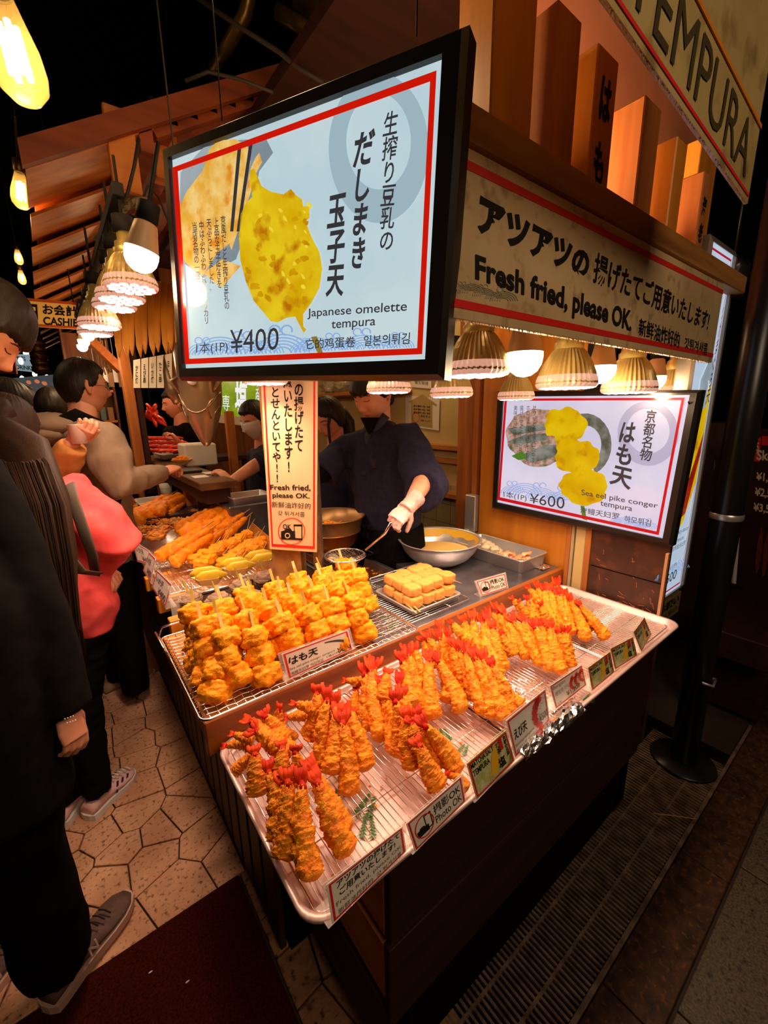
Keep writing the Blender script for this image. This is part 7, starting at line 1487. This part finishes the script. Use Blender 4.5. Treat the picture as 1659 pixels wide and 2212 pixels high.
# clip strip with tags hanging behind the left lamps
b = MB(); rr = random.Random(12); t = thing('hanging_rail', 'dark rail with small dangling wooden and metal tags behind the left lamps', 'rail', (0.33, 2.6, 2.3))
b.box((0.33, 1.9, 2.24), (0.36, 4.4, 2.30), .003); part('rail', b, M['matte_black'], t)
for i in range(22): y = 1.95 + i * .11; b = MB(); l = .05 + .08 * rr.random(); b.box((0.315 + .04 * rr.random(), y, 2.24 - l), (0.33 + .04 * rr.random() + .012, y + .006, 2.24), .001); part('tag', b, M['pine_z'] if i % 3 == 0 else M['cable'], t)
# yellow hanging slats
M['yel_slat'] = mat('yellow_slat', lin((214, 140, 36)), .6, 0, lin((176, 104, 20)), 8, stretch=(1, 1, .15))
t = thing('slat_curtain', 'row of yellow curved wooden slats hanging left of the big light box', 'decoration', atd(310, 700, 2.6))
for i in range(11):
    pxx = 256 + i * 14.0; top, bot = atd(pxx, 590 + 3 * i, 2.6), atd(pxx + (3 if i % 2 else -1), 772 - 2.0 * i + 6 * (i % 2), 2.55); b = MB()
    b.tube([top, top.lerp(bot, .5) + V((-.006, -.012, 0)), top.lerp(bot, .86) + V((0, -.014, 0)), bot + V((.01, .01, 0))], [(.022, .003), (.024, .004), (.020, .006), (.004, .002)], 10, up=CZ); part('slat', b, M['yel_slat'], t)
b = MB(); b.beam(atd(215, 588, 2.68), atd(450, 640, 2.68), .03, .03); part('bar', b, M['dark_x'], t)
# wooden post and brace by the neighbouring stall
b = MB(); p = V((0.50, 3.62, 0)); b.box((0.44, 3.58, 0), (0.505, 3.67, 2.6), .004); solo('stall_post', b, M['pine_z'], 'square wooden post of the next stall behind the man in the hoodie', 'post')
b = MB(); b.box((0.512, 3.60, 0), (0.552, 3.68, 2.45), .004); solo('stall_post', b, M['dark_z'], 'darker second post just right of the pale one by the crab stall', 'post')
b = MB(); b.beam(atd(195, 735, 3.1), atd(262, 800, 3.3), .06, .06); solo('post_brace', b, M['pine_y'], 'slanted wooden brace leading up left from the next stall post', 'beam')
# bronze fish head
M['bronze'] = mat('bronze_fish', lin((150, 118, 78)), .3, .55, lin((120, 104, 78)), 6, bump=.1, bscale=20)
ft = atd(447, 965, 1.75); fz = V((0, 0, 1)); fh = thing('fish_sculpture', 'bronze-grey tuna head sculpture hanging nose down under the big light box', 'sculpture', ft)
b = MB(); k = 1.75 / 907; vs = []; seg = 32
prof = [(0, 0), (3, .012), (10, .022), (24, .036), (44, .054), (66, .070), (92, .082), (120, .086), (150, .088), (190, .090), (225, .060)]
ctr = [V((0, 0, h_ * k)) + ft for h_, _ in prof]
b.tube(ctr, [(r_ * .95 + .0005, r_ * .85 + .0005) for _, r_ in prof], seg, up=CZ); part('head', b, M['bronze'], fh)
def onfish(h_, a, out=1.01):
    for (h0, r0), (h1, r1) in zip(prof, prof[1:]):
        if h0 <= h_ <= h1: r_ = r0 + (r1 - r0) * (h_ - h0) / (h1 - h0); break
    c = V((0, 0, h_ * k)) + ft; fw = V((-CZ.x, -CZ.y, 0)).normalized(); lt = V((CX.x, CX.y, 0)).normalized(); return c + lt * (r_ * .95 * out * sin(a)) + fw * (r_ * .85 * out * cos(a))
b = MB(); b.tube([onfish(118 - 46 * cos(t_ * 1.1), t_) for t_ in [x * .1 for x in range(-12, 13)]], .0025, 6); part('gill_line', b, M['bronze'], fh)
for s_ in (-1, 1): b = MB(); b.tube([onfish(60, s_ * .8), onfish(80, s_ * .55), onfish(95, s_ * .8), onfish(108, s_ * 1.25), onfish(112, s_ * 1.5)], .004, 6); b.tube([onfish(50, s_ * 1.0), onfish(70, s_ * 1.05), onfish(85, s_ * 1.4)], .003, 6); part('jaw_line', b, M['bronze'], fh)
b = MB(); c = onfish(134, .02, 1.0); b.ball(c, (.018, .018, .018), 20, 14); e = part('eye', b, M['white_plastic'], fh); b = MB(); c2 = c - V((CZ.x, CZ.y, 0)) * .017; b.ball(c2, .004, 10, 8); part('pupil', b, M['ink'], e)
for s_ in (-1, 1): b = MB(); q = onfish(128, s_ * .95); b.tube([q + V((0, 0, .03)), q + V((s_ * CX.x * .03, s_ * CX.y * .03, .012)), q + V((0, 0, -.03))], [(.004, .006), (.016, .012), (.003, .004)], 10); part('gill_fin', b, M['bronze'], fh)
b = MB(); b.tube([atd(354, 768, 1.75), atd(357, 800, 1.75), atd(366, 840, 1.76), atd(385, 870, 1.78)], [(.002, .002), (.012, .004), (.020, .008), (.02, .012)], 12, up=CZ); part('side_fin', b, M['bronze'], fh)
b = MB(); b.tube([ctr[-1], V((ctr[-1].x, ctr[-1].y, 4.61))], .003, 6); part('hanging_string', b, M['cable'], fh)
# lit green poster behind
pp = Plane(atd(520, 870, 3.3), (-CZ.x, -CZ.y, 0)); t = thing('lit_poster', 'glowing green poster with white characters between fish and notice', 'sign', pp(520, 910)); q = Q(pp, [(470, 790), (568, 790), (566, 905), (472, 896)], 0)
b = MB(); b.slab(q, .03, pp.n); part('panel', b, emi('lit_green', lin((120, 150, 20)), .7, .2, lin((170, 190, 40)), 9, col3=lin((40, 60, 20)), nscale2=5), t)
b = MB(); put_text(b, '塩', uvq([p + pp.n * .004 for p in q], .38, .75, .66, .08), bold=.03); put_text(b, '名産', uvq([p + pp.n * .004 for p in q], .84, .9, .98, .3), vert=True); put_text(b, '専', uvq([p + pp.n * .004 for p in q], .10, .42, .26, .1)); part('lettering', b, emi('lit_white', (.9, .9, .9), .9), t)
b = MB(); q = Q(pp, [(466, 896), (570, 905), (570, 925), (466, 912)], .004); b.slab(q, .03, pp.n); part('lower_frame', b, M['paper'], t)
# bar top of the next stall
bt = thing('bar_counter', 'raised wooden bar counter the hoodie man leans his hand on', 'counter', (.66, 3.2, 0))
b = MB(); b.box((.565, 2.31, 1.205), (.76, 4.35, 1.245), .004); part('top', b, wood('bar_top', lin((120, 78, 46)), lin((80, 50, 30)), 'y', rough=.3, scale=14), bt)
b = MB(); b.box((.60, 2.36, 1.12), (.73, 4.3, 1.205), .002); part('fascia', b, M['dark_y'], bt)
b = MB(); b.box((.63, 3.0, .945), (.70, 3.07, 1.12), .004); part('leg', b, M['pine_z'], bt); b = MB(); b.box((.62, 4.1, 0), (.71, 4.2, 1.12), .004); part('leg', b, M['pine_z'], bt)
b = MB(); p = onz(402, 1018, 1.246); b.box((p.x - .07, p.y - .12, 1.246), (p.x + .07, p.y + .12, 1.260), .004); solo('black_tray', b, M['black'], 'small black tray on the bar counter beside the hand', 'tray')
c, u, w = boat(400, 1000, 1.275, .14, .9, 'long pale wooden boat heaped with yellow fried sticks on the bar counter', 'food on the bar counter')
for i in range(7): b = MB(); a = .9 + .5 * (rr.random() - .5); d = V((cos(a), sin(a), 0)) * .07; q = c + w * (-.03 + .01 * i) + V((0, 0, .032 + .006 * (i % 3))); b.tube([q - d, q + d], .010, 6); solo('fried_stick', b, M['batter'], f'yellow fried stick in the long boat on the bar, {ORD[i]} across', 'food', 'fried sticks in the long boat')
for i, (x, y) in enumerate(((432, 1030), (455, 1022))): p = onz(x, y, 1.246); b = MB(); b.box((p.x - .04, p.y - .05, 1.246 + .001 * i), (p.x + .04, p.y + .05, 1.249 + .001 * i)); solo('paper_slip', b, M['paper'], ['crumpled paper slip near the bar counter end', 'paper slip behind the first one on the bar counter'][i], 'paper')
# crab stall
lamp('crab_glow', 'POINT', (.62, 3.72, 1.95), 3.5, (1.0, .5, .3), .04)
cr = thing('crab_table', 'table with metal tray heaped with red crab legs behind the bar', 'table', (.95, 4.1, 0))
b = MB(); b.box((.78, 3.55, 1.22), (1.3, 3.92, 1.26), .004); part('top', b, M['dark_x'], cr)
for x, y in ((.79, 3.57), (1.24, 3.57), (.79, 3.86), (1.24, 3.86)): b = MB(); b.box((x, y, 0), (x + .05, y + .05, 1.22)); part('leg', b, M['dark_z'], cr)
b = tray_mb(.62, 3.62, .92, 3.98, 1.262, 1.30, .02, .006, .01); solo('crab_tray', b, M['steel'], 'steel tray in front of the crab leg heap', 'tray')
M['crab'] = mat('red_crab', lin((240, 66, 26)), .4, 0, lin((214, 36, 14)), 30, spec=.6, col3=lin((250, 140, 100)), nscale2=20)
for i in range(34):
    row = i // 9; px_ = 322 + 9 * (i % 9) + 4 * (row % 2); py_ = 976 - 9 * row; q = atd(px_, py_, 3.25 + .05 * row); d = V((.055, -.02 + .02 * (rr.random() - .5), .02 * (rr.random() - .5))); b = MB()
    b.tube([q - d, q - d * .3 + V((0, 0, .012)), q + d * .4 + V((0, 0, .01)), q + d], [.005, .013, .012, .006], 8); solo('boiled_crab', b, M['crab'], f'red crab leg in the heap, {ORD[i % 9]} from the left in {["bottom", "second", "third", "top"][row]} layer', 'crab', 'crab legs heaped behind the bar')
t = thing('hanging_crab', 'bright red crab hanging left of the fish sculpture', 'crab', atd(330, 895, 3.3)); b = MB(); c = atd(328, 895, 3.3); b.ball(c, (.05, .04, .05), 16, 10, .2, 2); part('shell', b, M['crab'], t)
for x0, y0, x1, y1 in ((322, 885, 316, 872), (330, 880, 336, 872), (322, 900, 318, 880), (335, 895, 358, 915), (332, 905, 360, 920), (328, 908, 338, 922), (325, 890, 342, 905)): b = MB(); b.tube([c, atd((x0 + x1) / 2 + 3, (y0 + y1) / 2, 3.25), atd(x1, y1, 3.25)], [.018, .015, .007], 8); part('leg', b, M['crab'], t)
b = MB(); b.tube([c + V((0, 0, .04)), c + V((0, 0, .7))], .002, 5); part('string', b, M['cable'], t)
for i, (x0, y0, x1, y1, d, lab) in enumerate(((395, 957, 468, 1004, 2.95, 'white foam box with lid on the bar beyond the black tray'),)):
    p0, p1 = atd(x0, y1, d), atd(x1, y0, d); b = MB(); b.box((p0.x, p0.y - .1, 1.247), (p1.x, p0.y + .1, p1.z), .01); solo('foam_box', b, M['white_plastic'], lab, 'box')
# shelf structure behind the masked worker
M['brownwall'] = wood('brown_shelving', lin((140, 84, 40)), lin((96, 54, 26)), 'z')
b = MB(); p = atd(505, 980, 3.2); b.box((p.x - .03, p.y, 0), (p.x + .03, p.y + .05, 1.62), .003); solo('shelf_post', b, M['pine_z'], 'thin wooden post beneath the glowing green poster', 'post')
b = MB(); p = atd(540, 1080, 2.45); b.box((p.x - .16, p.y - .12, 0), (p.x + .16, p.y + .12, p.z), .006); solo('steel_cabinet', b, M['steel_worn'], 'dark steel cabinet beside the masked worker behind the racks', 'cabinet')
b = tray_mb(p.x - .13, p.y - .10, p.x + .10, p.y + .08, p.z + .001, p.z + .04, .015, .004, .006); solo('small_pan', b, M['steel'], 'small square steel pan on the dark steel cabinet', 'pan')
# hanging paper strips under the slats
pp = Plane(atd(330, 800, 2.9), (-CZ.x, -CZ.y, 0))
for i in range(5):
    x = 288 + 17 * i; t = thing('paper_strip', f'aged hanging menu strip under the yellow slats, {ORD[i]} from the left', 'sign', pp(x, 835), 'menu strips under the yellow slats'); q = Q(pp, [(x, 778 - 3 * i), (x + 15, 775 - 3 * i), (x + 15, 838), (x, 838)], 0); b = MB(); b.slab(q, .002, pp.n); part('paper', b, M['paper'], t)
    b = MB(); put_text(b, ['かに焼', 'えび串', 'いか焼', 'たこ串', 'ほたて'][i], uvq([p_ + pp.n * .002 for p_ in q], .3, .8, .7, .15), vert=True, bold=.02); part('lettering', b, M['ink'], t)
# alley boards
def sign_at(px4, dep, lab, mboard, texts, name='hanging_board', frame_m=None, n=None):
    c = atd(sum(p[0] for p in px4) / 4, sum(p[1] for p in px4) / 4, dep); pl = Plane(c, n or (-CZ.x, -CZ.y, 0)); q = Q(pl, px4, 0); t = thing(name, lab, 'sign', c); b = MB(); b.slab(q, .02, pl.n); part('board', b, mboard, t)
    if frame_m: b = MB(); qq = [p + pl.n * .001 for p in q]; ringframe(b, qq, inset(qq, .02, .10), pl.n); part('border', b, frame_m, t)
    b = MB()
    for s, u0, v0, u1, v1, bo in texts: put_text(b, s, uvq([p + pl.n * .003 for p in q], u0, v0, u1, v1), bold=bo)
    part('lettering', b, M['ink'], t); return t
M['lit_cream'] = mat('cream_lit_board', lin((236, 186, 96)), .6, emit=lin((220, 150, 60)), estr=.25)
sign_at([(50, 643), (187, 655), (185, 712), (56, 704)], 2.9, 'hanging cashier board with orange edges beneath the shingled eave', M['lit_cream'], [('お会計', .30, .85, .86, .45, .03), ('CASHIER', .30, .38, .99, .08, .03), ('円', .04, .8, .22, .2, .04)], frame_m=mat('orange_edge', lin((220, 96, 30)), .5))
sign_at([(28, 765), (72, 766), (75, 804), (36, 800)], 6.0, 'white drinks board deep in the alley at the left edge', emi('lit_white_board', lin((150, 176, 186)), .6), [('飲料', .15, .9, .6, .5, .03), ('DRINKS', .02, .35, .95, .08, .03)])
sign_at([(0, 752), (30, 764), (36, 808), (0, 806)], 5.6, 'orange board beside the white drinks board, cut by the left edge', mat('orange_board', lin((190, 100, 40)), .6), [('串', .3, .8, .8, .2, .04)])
t = sign_at([(15, 818), (128, 808), (130, 868), (20, 874)], 5.4, 'long lit dark board picturing shellfish above the dark heads', emi('lit_dark_board', lin((90, 94, 96)), .5), [('はまぐり', .3, .25, .9, .08, .03)])
pl = Plane(atd(75, 842, 5.35), (-CZ.x, -CZ.y, 0)); b = MB()
for i, (x, y) in enumerate(((62, 826), (80, 824), (50, 838), (66, 840), (96, 828), (40, 832))): b.poly(blob(pl, x, y, 6, 4, i, .2, 12, .4, .01))
part('shellfish_print', b, emi('print_shell', lin((230, 130, 80)), .7), t, kind='stuff')
# far roofs and clutter of the alley
rr = random.Random(31); M['clutA'] = mat('clutter_tan', lin((150, 110, 70)), .7); M['clutB'] = mat('clutter_teal', lin((90, 110, 110)), .6); M['clutC'] = mat('clutter_red', lin((170, 60, 30)), .6)
K = [('jar', 'A'), ('box', 'B'), ('box', 'A'), ('jar', 'C'), ('box', 'C'), ('jar', 'A')]
b = MB(); b.box((-.05, 5.1, .86), (.42, 5.9, .92), .004); b.box((0.0, 5.2, 0), (.4, 5.8, .86)); solo('alley_table', b, M['dark_y'], 'dark table deep in the alley behind the hoodie man', 'table')
t = thing('stall_shelf', 'brown stall shelf crowded with small goods between the hoodie man and the wooden post', 'shelf', (.34, 4.62, 0)); b = MB(); b.box((.16, 4.72, 0), (.48, 4.74, 2.3)); part('back_panel', b, M['brownwall'], t)
for z in (1.10, 1.33, 1.56, 1.82): b = MB(); b.box((.16, 4.50, z - .02), (.48, 4.72, z), .002); part('board', b, M['pine_y'], t)
for x in (.16, .47): b = MB(); b.box((x, 4.50, 0), (x + .015, 4.72, 2.3)); part('side', b, M['brownwall'], t)
lamp('shelf_glow', 'POINT', (.30, 4.30, 2.02), 2.5, (1.0, .75, .5), .05)
for i in range(20):
    z = (1.101, 1.331, 1.561, 1.821)[i // 5]; k_, c_ = K[i % 6]; b = MB(); h_ = .07 + .10 * rr.random()
    q = V((.21 + .22 * (i % 5) / 4, 4.57 + .04 * (i % 2), z))
    if k_ == 'jar': b.lathe([(.001, 0), (.026, 0), (.028, h_ * .8), (.018, h_), (.001, h_ + .004)], q, 16)
    else: b.box(q - V((.022, .03, 0)), q + V((.022, .03, h_)), .003)
    solo('storage_' + k_, b, M['clut' + c_], f'small {dict(A="tan", B="grey-teal", C="red")[c_]} {k_}, {ORD[i % 5]} from the left on the {["lowest", "second", "third", "top"][i // 5]} board of the stall shelf', k_, 'small goods on the stall shelf')
for i in range(6):
    x = 205 + 11 * i; p = atd(x, 800 + 10 * (i % 2), 3.6); b = MB(); b.tube([V((p.x, p.y, 3.2)), p + V((0, 0, .02))], .0015, 4); b.box(p + V((-.02, -.004, -.10)), p + V((.02, .004, .02)), .001); solo('dangling_tag', b, M['clutA'] if i % 2 else M['paper'], f'small tag dangling above the hoodie man, {ORD[i]} from the left', 'tag', 'tags dangling above the hoodie man')
b = MB()
for i in range(5): c = atd(40 + 3 * i, 730 + 38 * i, 4.6 - .1 * i) if 0 else atd(80 + 2 * i, 742 + 14 * i, 4.5); b.ball(c, (.075, .07, .05), 16, 10, .5, 3, i)
b.tube([atd(79, 700, 4.5), atd(88, 800, 4.5)], .006, 5)
solo('gold_garland', b, M['brass'], 'hanging garland of crumpled gold baskets below the cashier board', 'garland')
for k in range(4): b = MB(); b.tube([atd(205 + 7 * k, 735, 3.3), atd(212 + 7 * k, 780 + 4 * k, 3.3), atd(222 + 6 * k, 812 - 3 * k, 3.3)], .007, 6); solo('draped_hose', b, M['clutA'], f'pale hose draped behind the cluster of small bulbs, {ORD[k]} from the left', 'hose', 'hoses draped behind the small bulbs')
# ------------------------------------------------------------------ kitchen wall fittings
for i, (z, y0, y1, w_) in enumerate(((1.335, 1.45, 2.9, .055), (1.235, 1.45, 2.6, .03), (0.995, 1.45, 2.9, .10))):
    b = MB(); b.box((2.296 - w_, y0, z - .018), (2.296, y1, z + .018), .003); solo('wall_shelf', b, M['pine_y'], ['upper thin wooden shelf board on the kitchen wall', 'wooden batten under the upper shelf board on the kitchen wall', 'lowest and deepest wooden shelf on the kitchen wall'][i], 'shelf')
b = MB(); b.box((2.05, 2.6, 1.74), (2.296, 3.9, 1.77), .003); solo('wall_shelf', b, M['pine_y'], 'high wooden shelf carrying clear plastic bags behind the women', 'shelf')
for i in range(5): b = MB(); b.ball((2.17, 2.75 + .22 * i, 1.83), (.08, .11, .058), 18, 12, .9, 4, i); solo('plastic_bag', b, mat('clear_bag', lin((190, 176, 150)), .15, alpha=.6) if i == 0 else bpy.data.materials['clear_bag'], f'crumpled clear plastic bag on the high kitchen shelf, {ORD[i]} from the right', 'bag', 'plastic bags on the high shelf')
pl = Plane((2.292, 0, 0), (-1, 0, 0)); t = thing('wall_notice', 'house-shaped paper notice with red prohibition ring on the kitchen wall', 'sign', pl(915, 925)); b = MB(); b.poly(Q(pl, [(876, 853), (950, 861), (948, 930), (876, 920)], .001)); part('sheet', b, M['paper'], t)
b = MB(); b.poly(Q(pl, [(882, 868), (913, 852), (944, 874), (943, 878), (934, 874), (934, 925), (888, 917), (888, 870)], .002)); part('notice', b, mat('kraft', lin((176, 146, 90)), .6), t)
b = MB()
for k in range(3): put_text(b, 'お知らせ', Q(pl, [(893, 874 + 7 * k), (930, 877 + 7 * k), (930, 882 + 7 * k), (893, 879 + 7 * k)], .003), bold=.02)
put_text(b, '撮影禁止', Q(pl, [(908, 896), (930, 898), (930, 903), (908, 901)], .003)); put_text(b, 'お願いします', Q(pl, [(908, 906), (930, 908), (930, 912), (908, 910)], .003)); part('lettering', b, M['ink'], t)
b = MB(); ring(b, pl, 898, 902, 8.5, 11, .14, .003, ww=0); part('red_ring', b, M['red'], t)
t = thing('wall_notice', 'small framed white paper notice high on the kitchen wall', 'sign', pl(900, 838)); b = MB(); b.poly(Q(pl, [(888, 800), (932, 805), (932, 840), (888, 836)], .001)); part('sheet', b, M['paper'], t); b = MB(); put_text(b, '衛生管理', Q(pl, [(896, 822), (925, 825), (925, 832), (896, 829)], .002)); part('lettering', b, M['ink'], t)
t = thing('knife_box', 'slim steel knife holder wrapped in foil beside the kitchen post', 'holder', (1.78, 1.52, 1.0)); b = MB(); p = onx(1032, 1100, 1.69); b.box((1.655, 1.385, .98), (1.70, 1.455, 1.17), .004) ; part('holder', b, M['steel'], t); b = MB(); crumple(b, (1.66, 1.43, .97), .04, .06, .015, 6, 10); part('foil', b, M['foil'], t)
# ------------------------------------------------------------------ right side of the street front
ps = thing('black_pole', 'tall glossy black pole on a round base at the right', 'pole', (2.02, .45, 0)); pb, ptop = onz(1462, 1625, 0.0), ony(1650, 420, .60)
pb = V((2.08, .455, 0)); b = MB(); b.tube([pb + V((0, 0, .02)), pb + V((0, 0, 2.9))], .052, 28); part('pole', b, M['black'], ps); b = MB(); b.lathe([(.001, .012), (.125, .010), (.13, .0), (.001, 0)][::-1], pb, 36); part('base', b, M['black'], ps)
b = MB(); b.lathe([(.053, 1.16), (.056, 1.165), (.056, 1.18), (.053, 1.185)], pb, 28); part('clamp', b, M['steel'], ps); b = MB(); b.tube([pb + V((-.05, -.03, .45)), pb + V((-.02, -.062, .435)), pb + V((.03, -.055, .44))], .006, 8); b.ball(pb + V((.05, -.045, .425)), .014, 10, 8); part('ring_clip', b, M['steel'], ps)
mb_c = onz(1640, 1400, .3); pm = Plane(atd(1640, 1100, 2.45), (-.55, -.83, 0)); t = thing('menu_board', 'dark skewer menu board with pale edge at the right picture edge', 'sign', pm(1640, 1340)); q = Q(pm, [(1612, 925), (1780, 930), (1780, 1420), (1592, 1262)], 0)
b = MB(); b.slab(q, .03, pm.n); part('board', b, mat('dark_menu', lin((40, 18, 16)), .4, 0, lin((60, 26, 18)), 4, coat=.3), t)
b = MB(); b.slab(Q(pm, [(1608, 922), (1617, 922), (1590, 1262), (1583, 1260)], .003), .03, pm.n); part('pale_edge', b, M['paper'], t)
b = MB(); b.poly(Q(pm, [(1622, 942), (1644, 945), (1641, 998), (1617, 995)], .003)); b.poly(Q(pm, [(1646, 942), (1760, 945), (1760, 965), (1645, 962)], .003)); part('red_tab', b, M['red'], t)
b = MB(); put_text(b, 'A5', Q(pm, [(1625, 955), (1640, 956), (1639, 975), (1623, 973)], .004), bold=.02); put_text(b, 'Skewers', Q(pm, [(1635, 972), (1720, 975), (1718, 998), (1634, 994)], .004), bold=.03)
for k, s in enumerate(('¥1,500', '¥2,500', '¥3,500')): put_text(b, s, Q(pm, [(1634 - 3 * k, 1020 + 33 * k), (1690 - 3 * k, 1024 + 34 * k), (1688 - 3 * k, 1048 + 34 * k), (1632 - 3 * k, 1040 + 33 * k)], .004), bold=.03)
part('lettering', b, mat('menu_ink', lin((220, 200, 160)), .5), t)
b = MB()
for k in range(3): b.poly(blob(pm, 1640 + 14 * k, 1190 + 8 * k, 6, 50, k, .15, 20, .12, .003))
part('skewer_picture', b, mat('meat_print', lin((110, 44, 20)), .5), t, kind='stuff')
b = MB(); b.box((3.3, .80, 0), (3.9, .98, 1.5), .004); o = solo('dark_cabinet', b, M['dark_z'], 'dark wooden cabinet behind the black pole', 'cabinet')
b = MB(); b.box((2.62, .30, 0.02), (2.98, .52, .30), .006); solo('wooden_crate', b, M['dark_x'], 'low reddish wooden crate on the ground behind the pole base', 'crate')
b = MB(); b.box((2.5, .28, .36), (3.3, .60, .50), .006); b.box((3.2, .32, 0), (3.28, .58, .36)); b.box((2.52, .55, 0), (2.6, .6, .36)); solo('low_bench', b, M['dark_x'], 'dark wooden bench above the low crate at the right', 'bench')
b = MB(); c = atd(1580, 600, 1.95); b.ball(c, (.085, .07, .10), 22, 14, .5, 2, 4); b.tube([c + V((0, 0, .05)), c + V((-.01, .0, .5))], .006, 6); solo('wrapped_lamp', folds(b, .008, 20), M['black'], 'black plastic-wrapped spotlight hanging at the right end of the cream sign', 'lamp')
b = MB(); b.tube([onx(1487, 868, 1.60), atd(1512, 930, 1.62), atd(1530, 960, 1.66), atd(1545, 985, 1.68), atd(1543, 1015, 1.68), atd(1520, 1028, 1.64), atd(1480, 1018, 1.60)], .0028, 6); solo('loose_wire', b, M['black'], 'thin black wire looping across the tuna light box', 'wire')
b = MB(); b.box((2.4, 1.0, 0), (5.5, 1.1, 3.2)); struct('wall_street', b, M['void'])
for i, (x, y, d) in enumerate(((1650, 1160, 4.2), (1652, 1140, 4.2), (1648, 1185, 4.2))): b = MB(); q = atd(x, y, d * .7); b.ball(q, (.05, .02, .012), 10, 6); solo('red_glow_tube', b, emi('red_glow', lin((200, 40, 20)), .8) if i == 0 else bpy.data.materials['red_glow'], f'dim red glowing strip at the right edge, {ORD[i]} of three', 'lamp', 'dim red strips at the right edge')
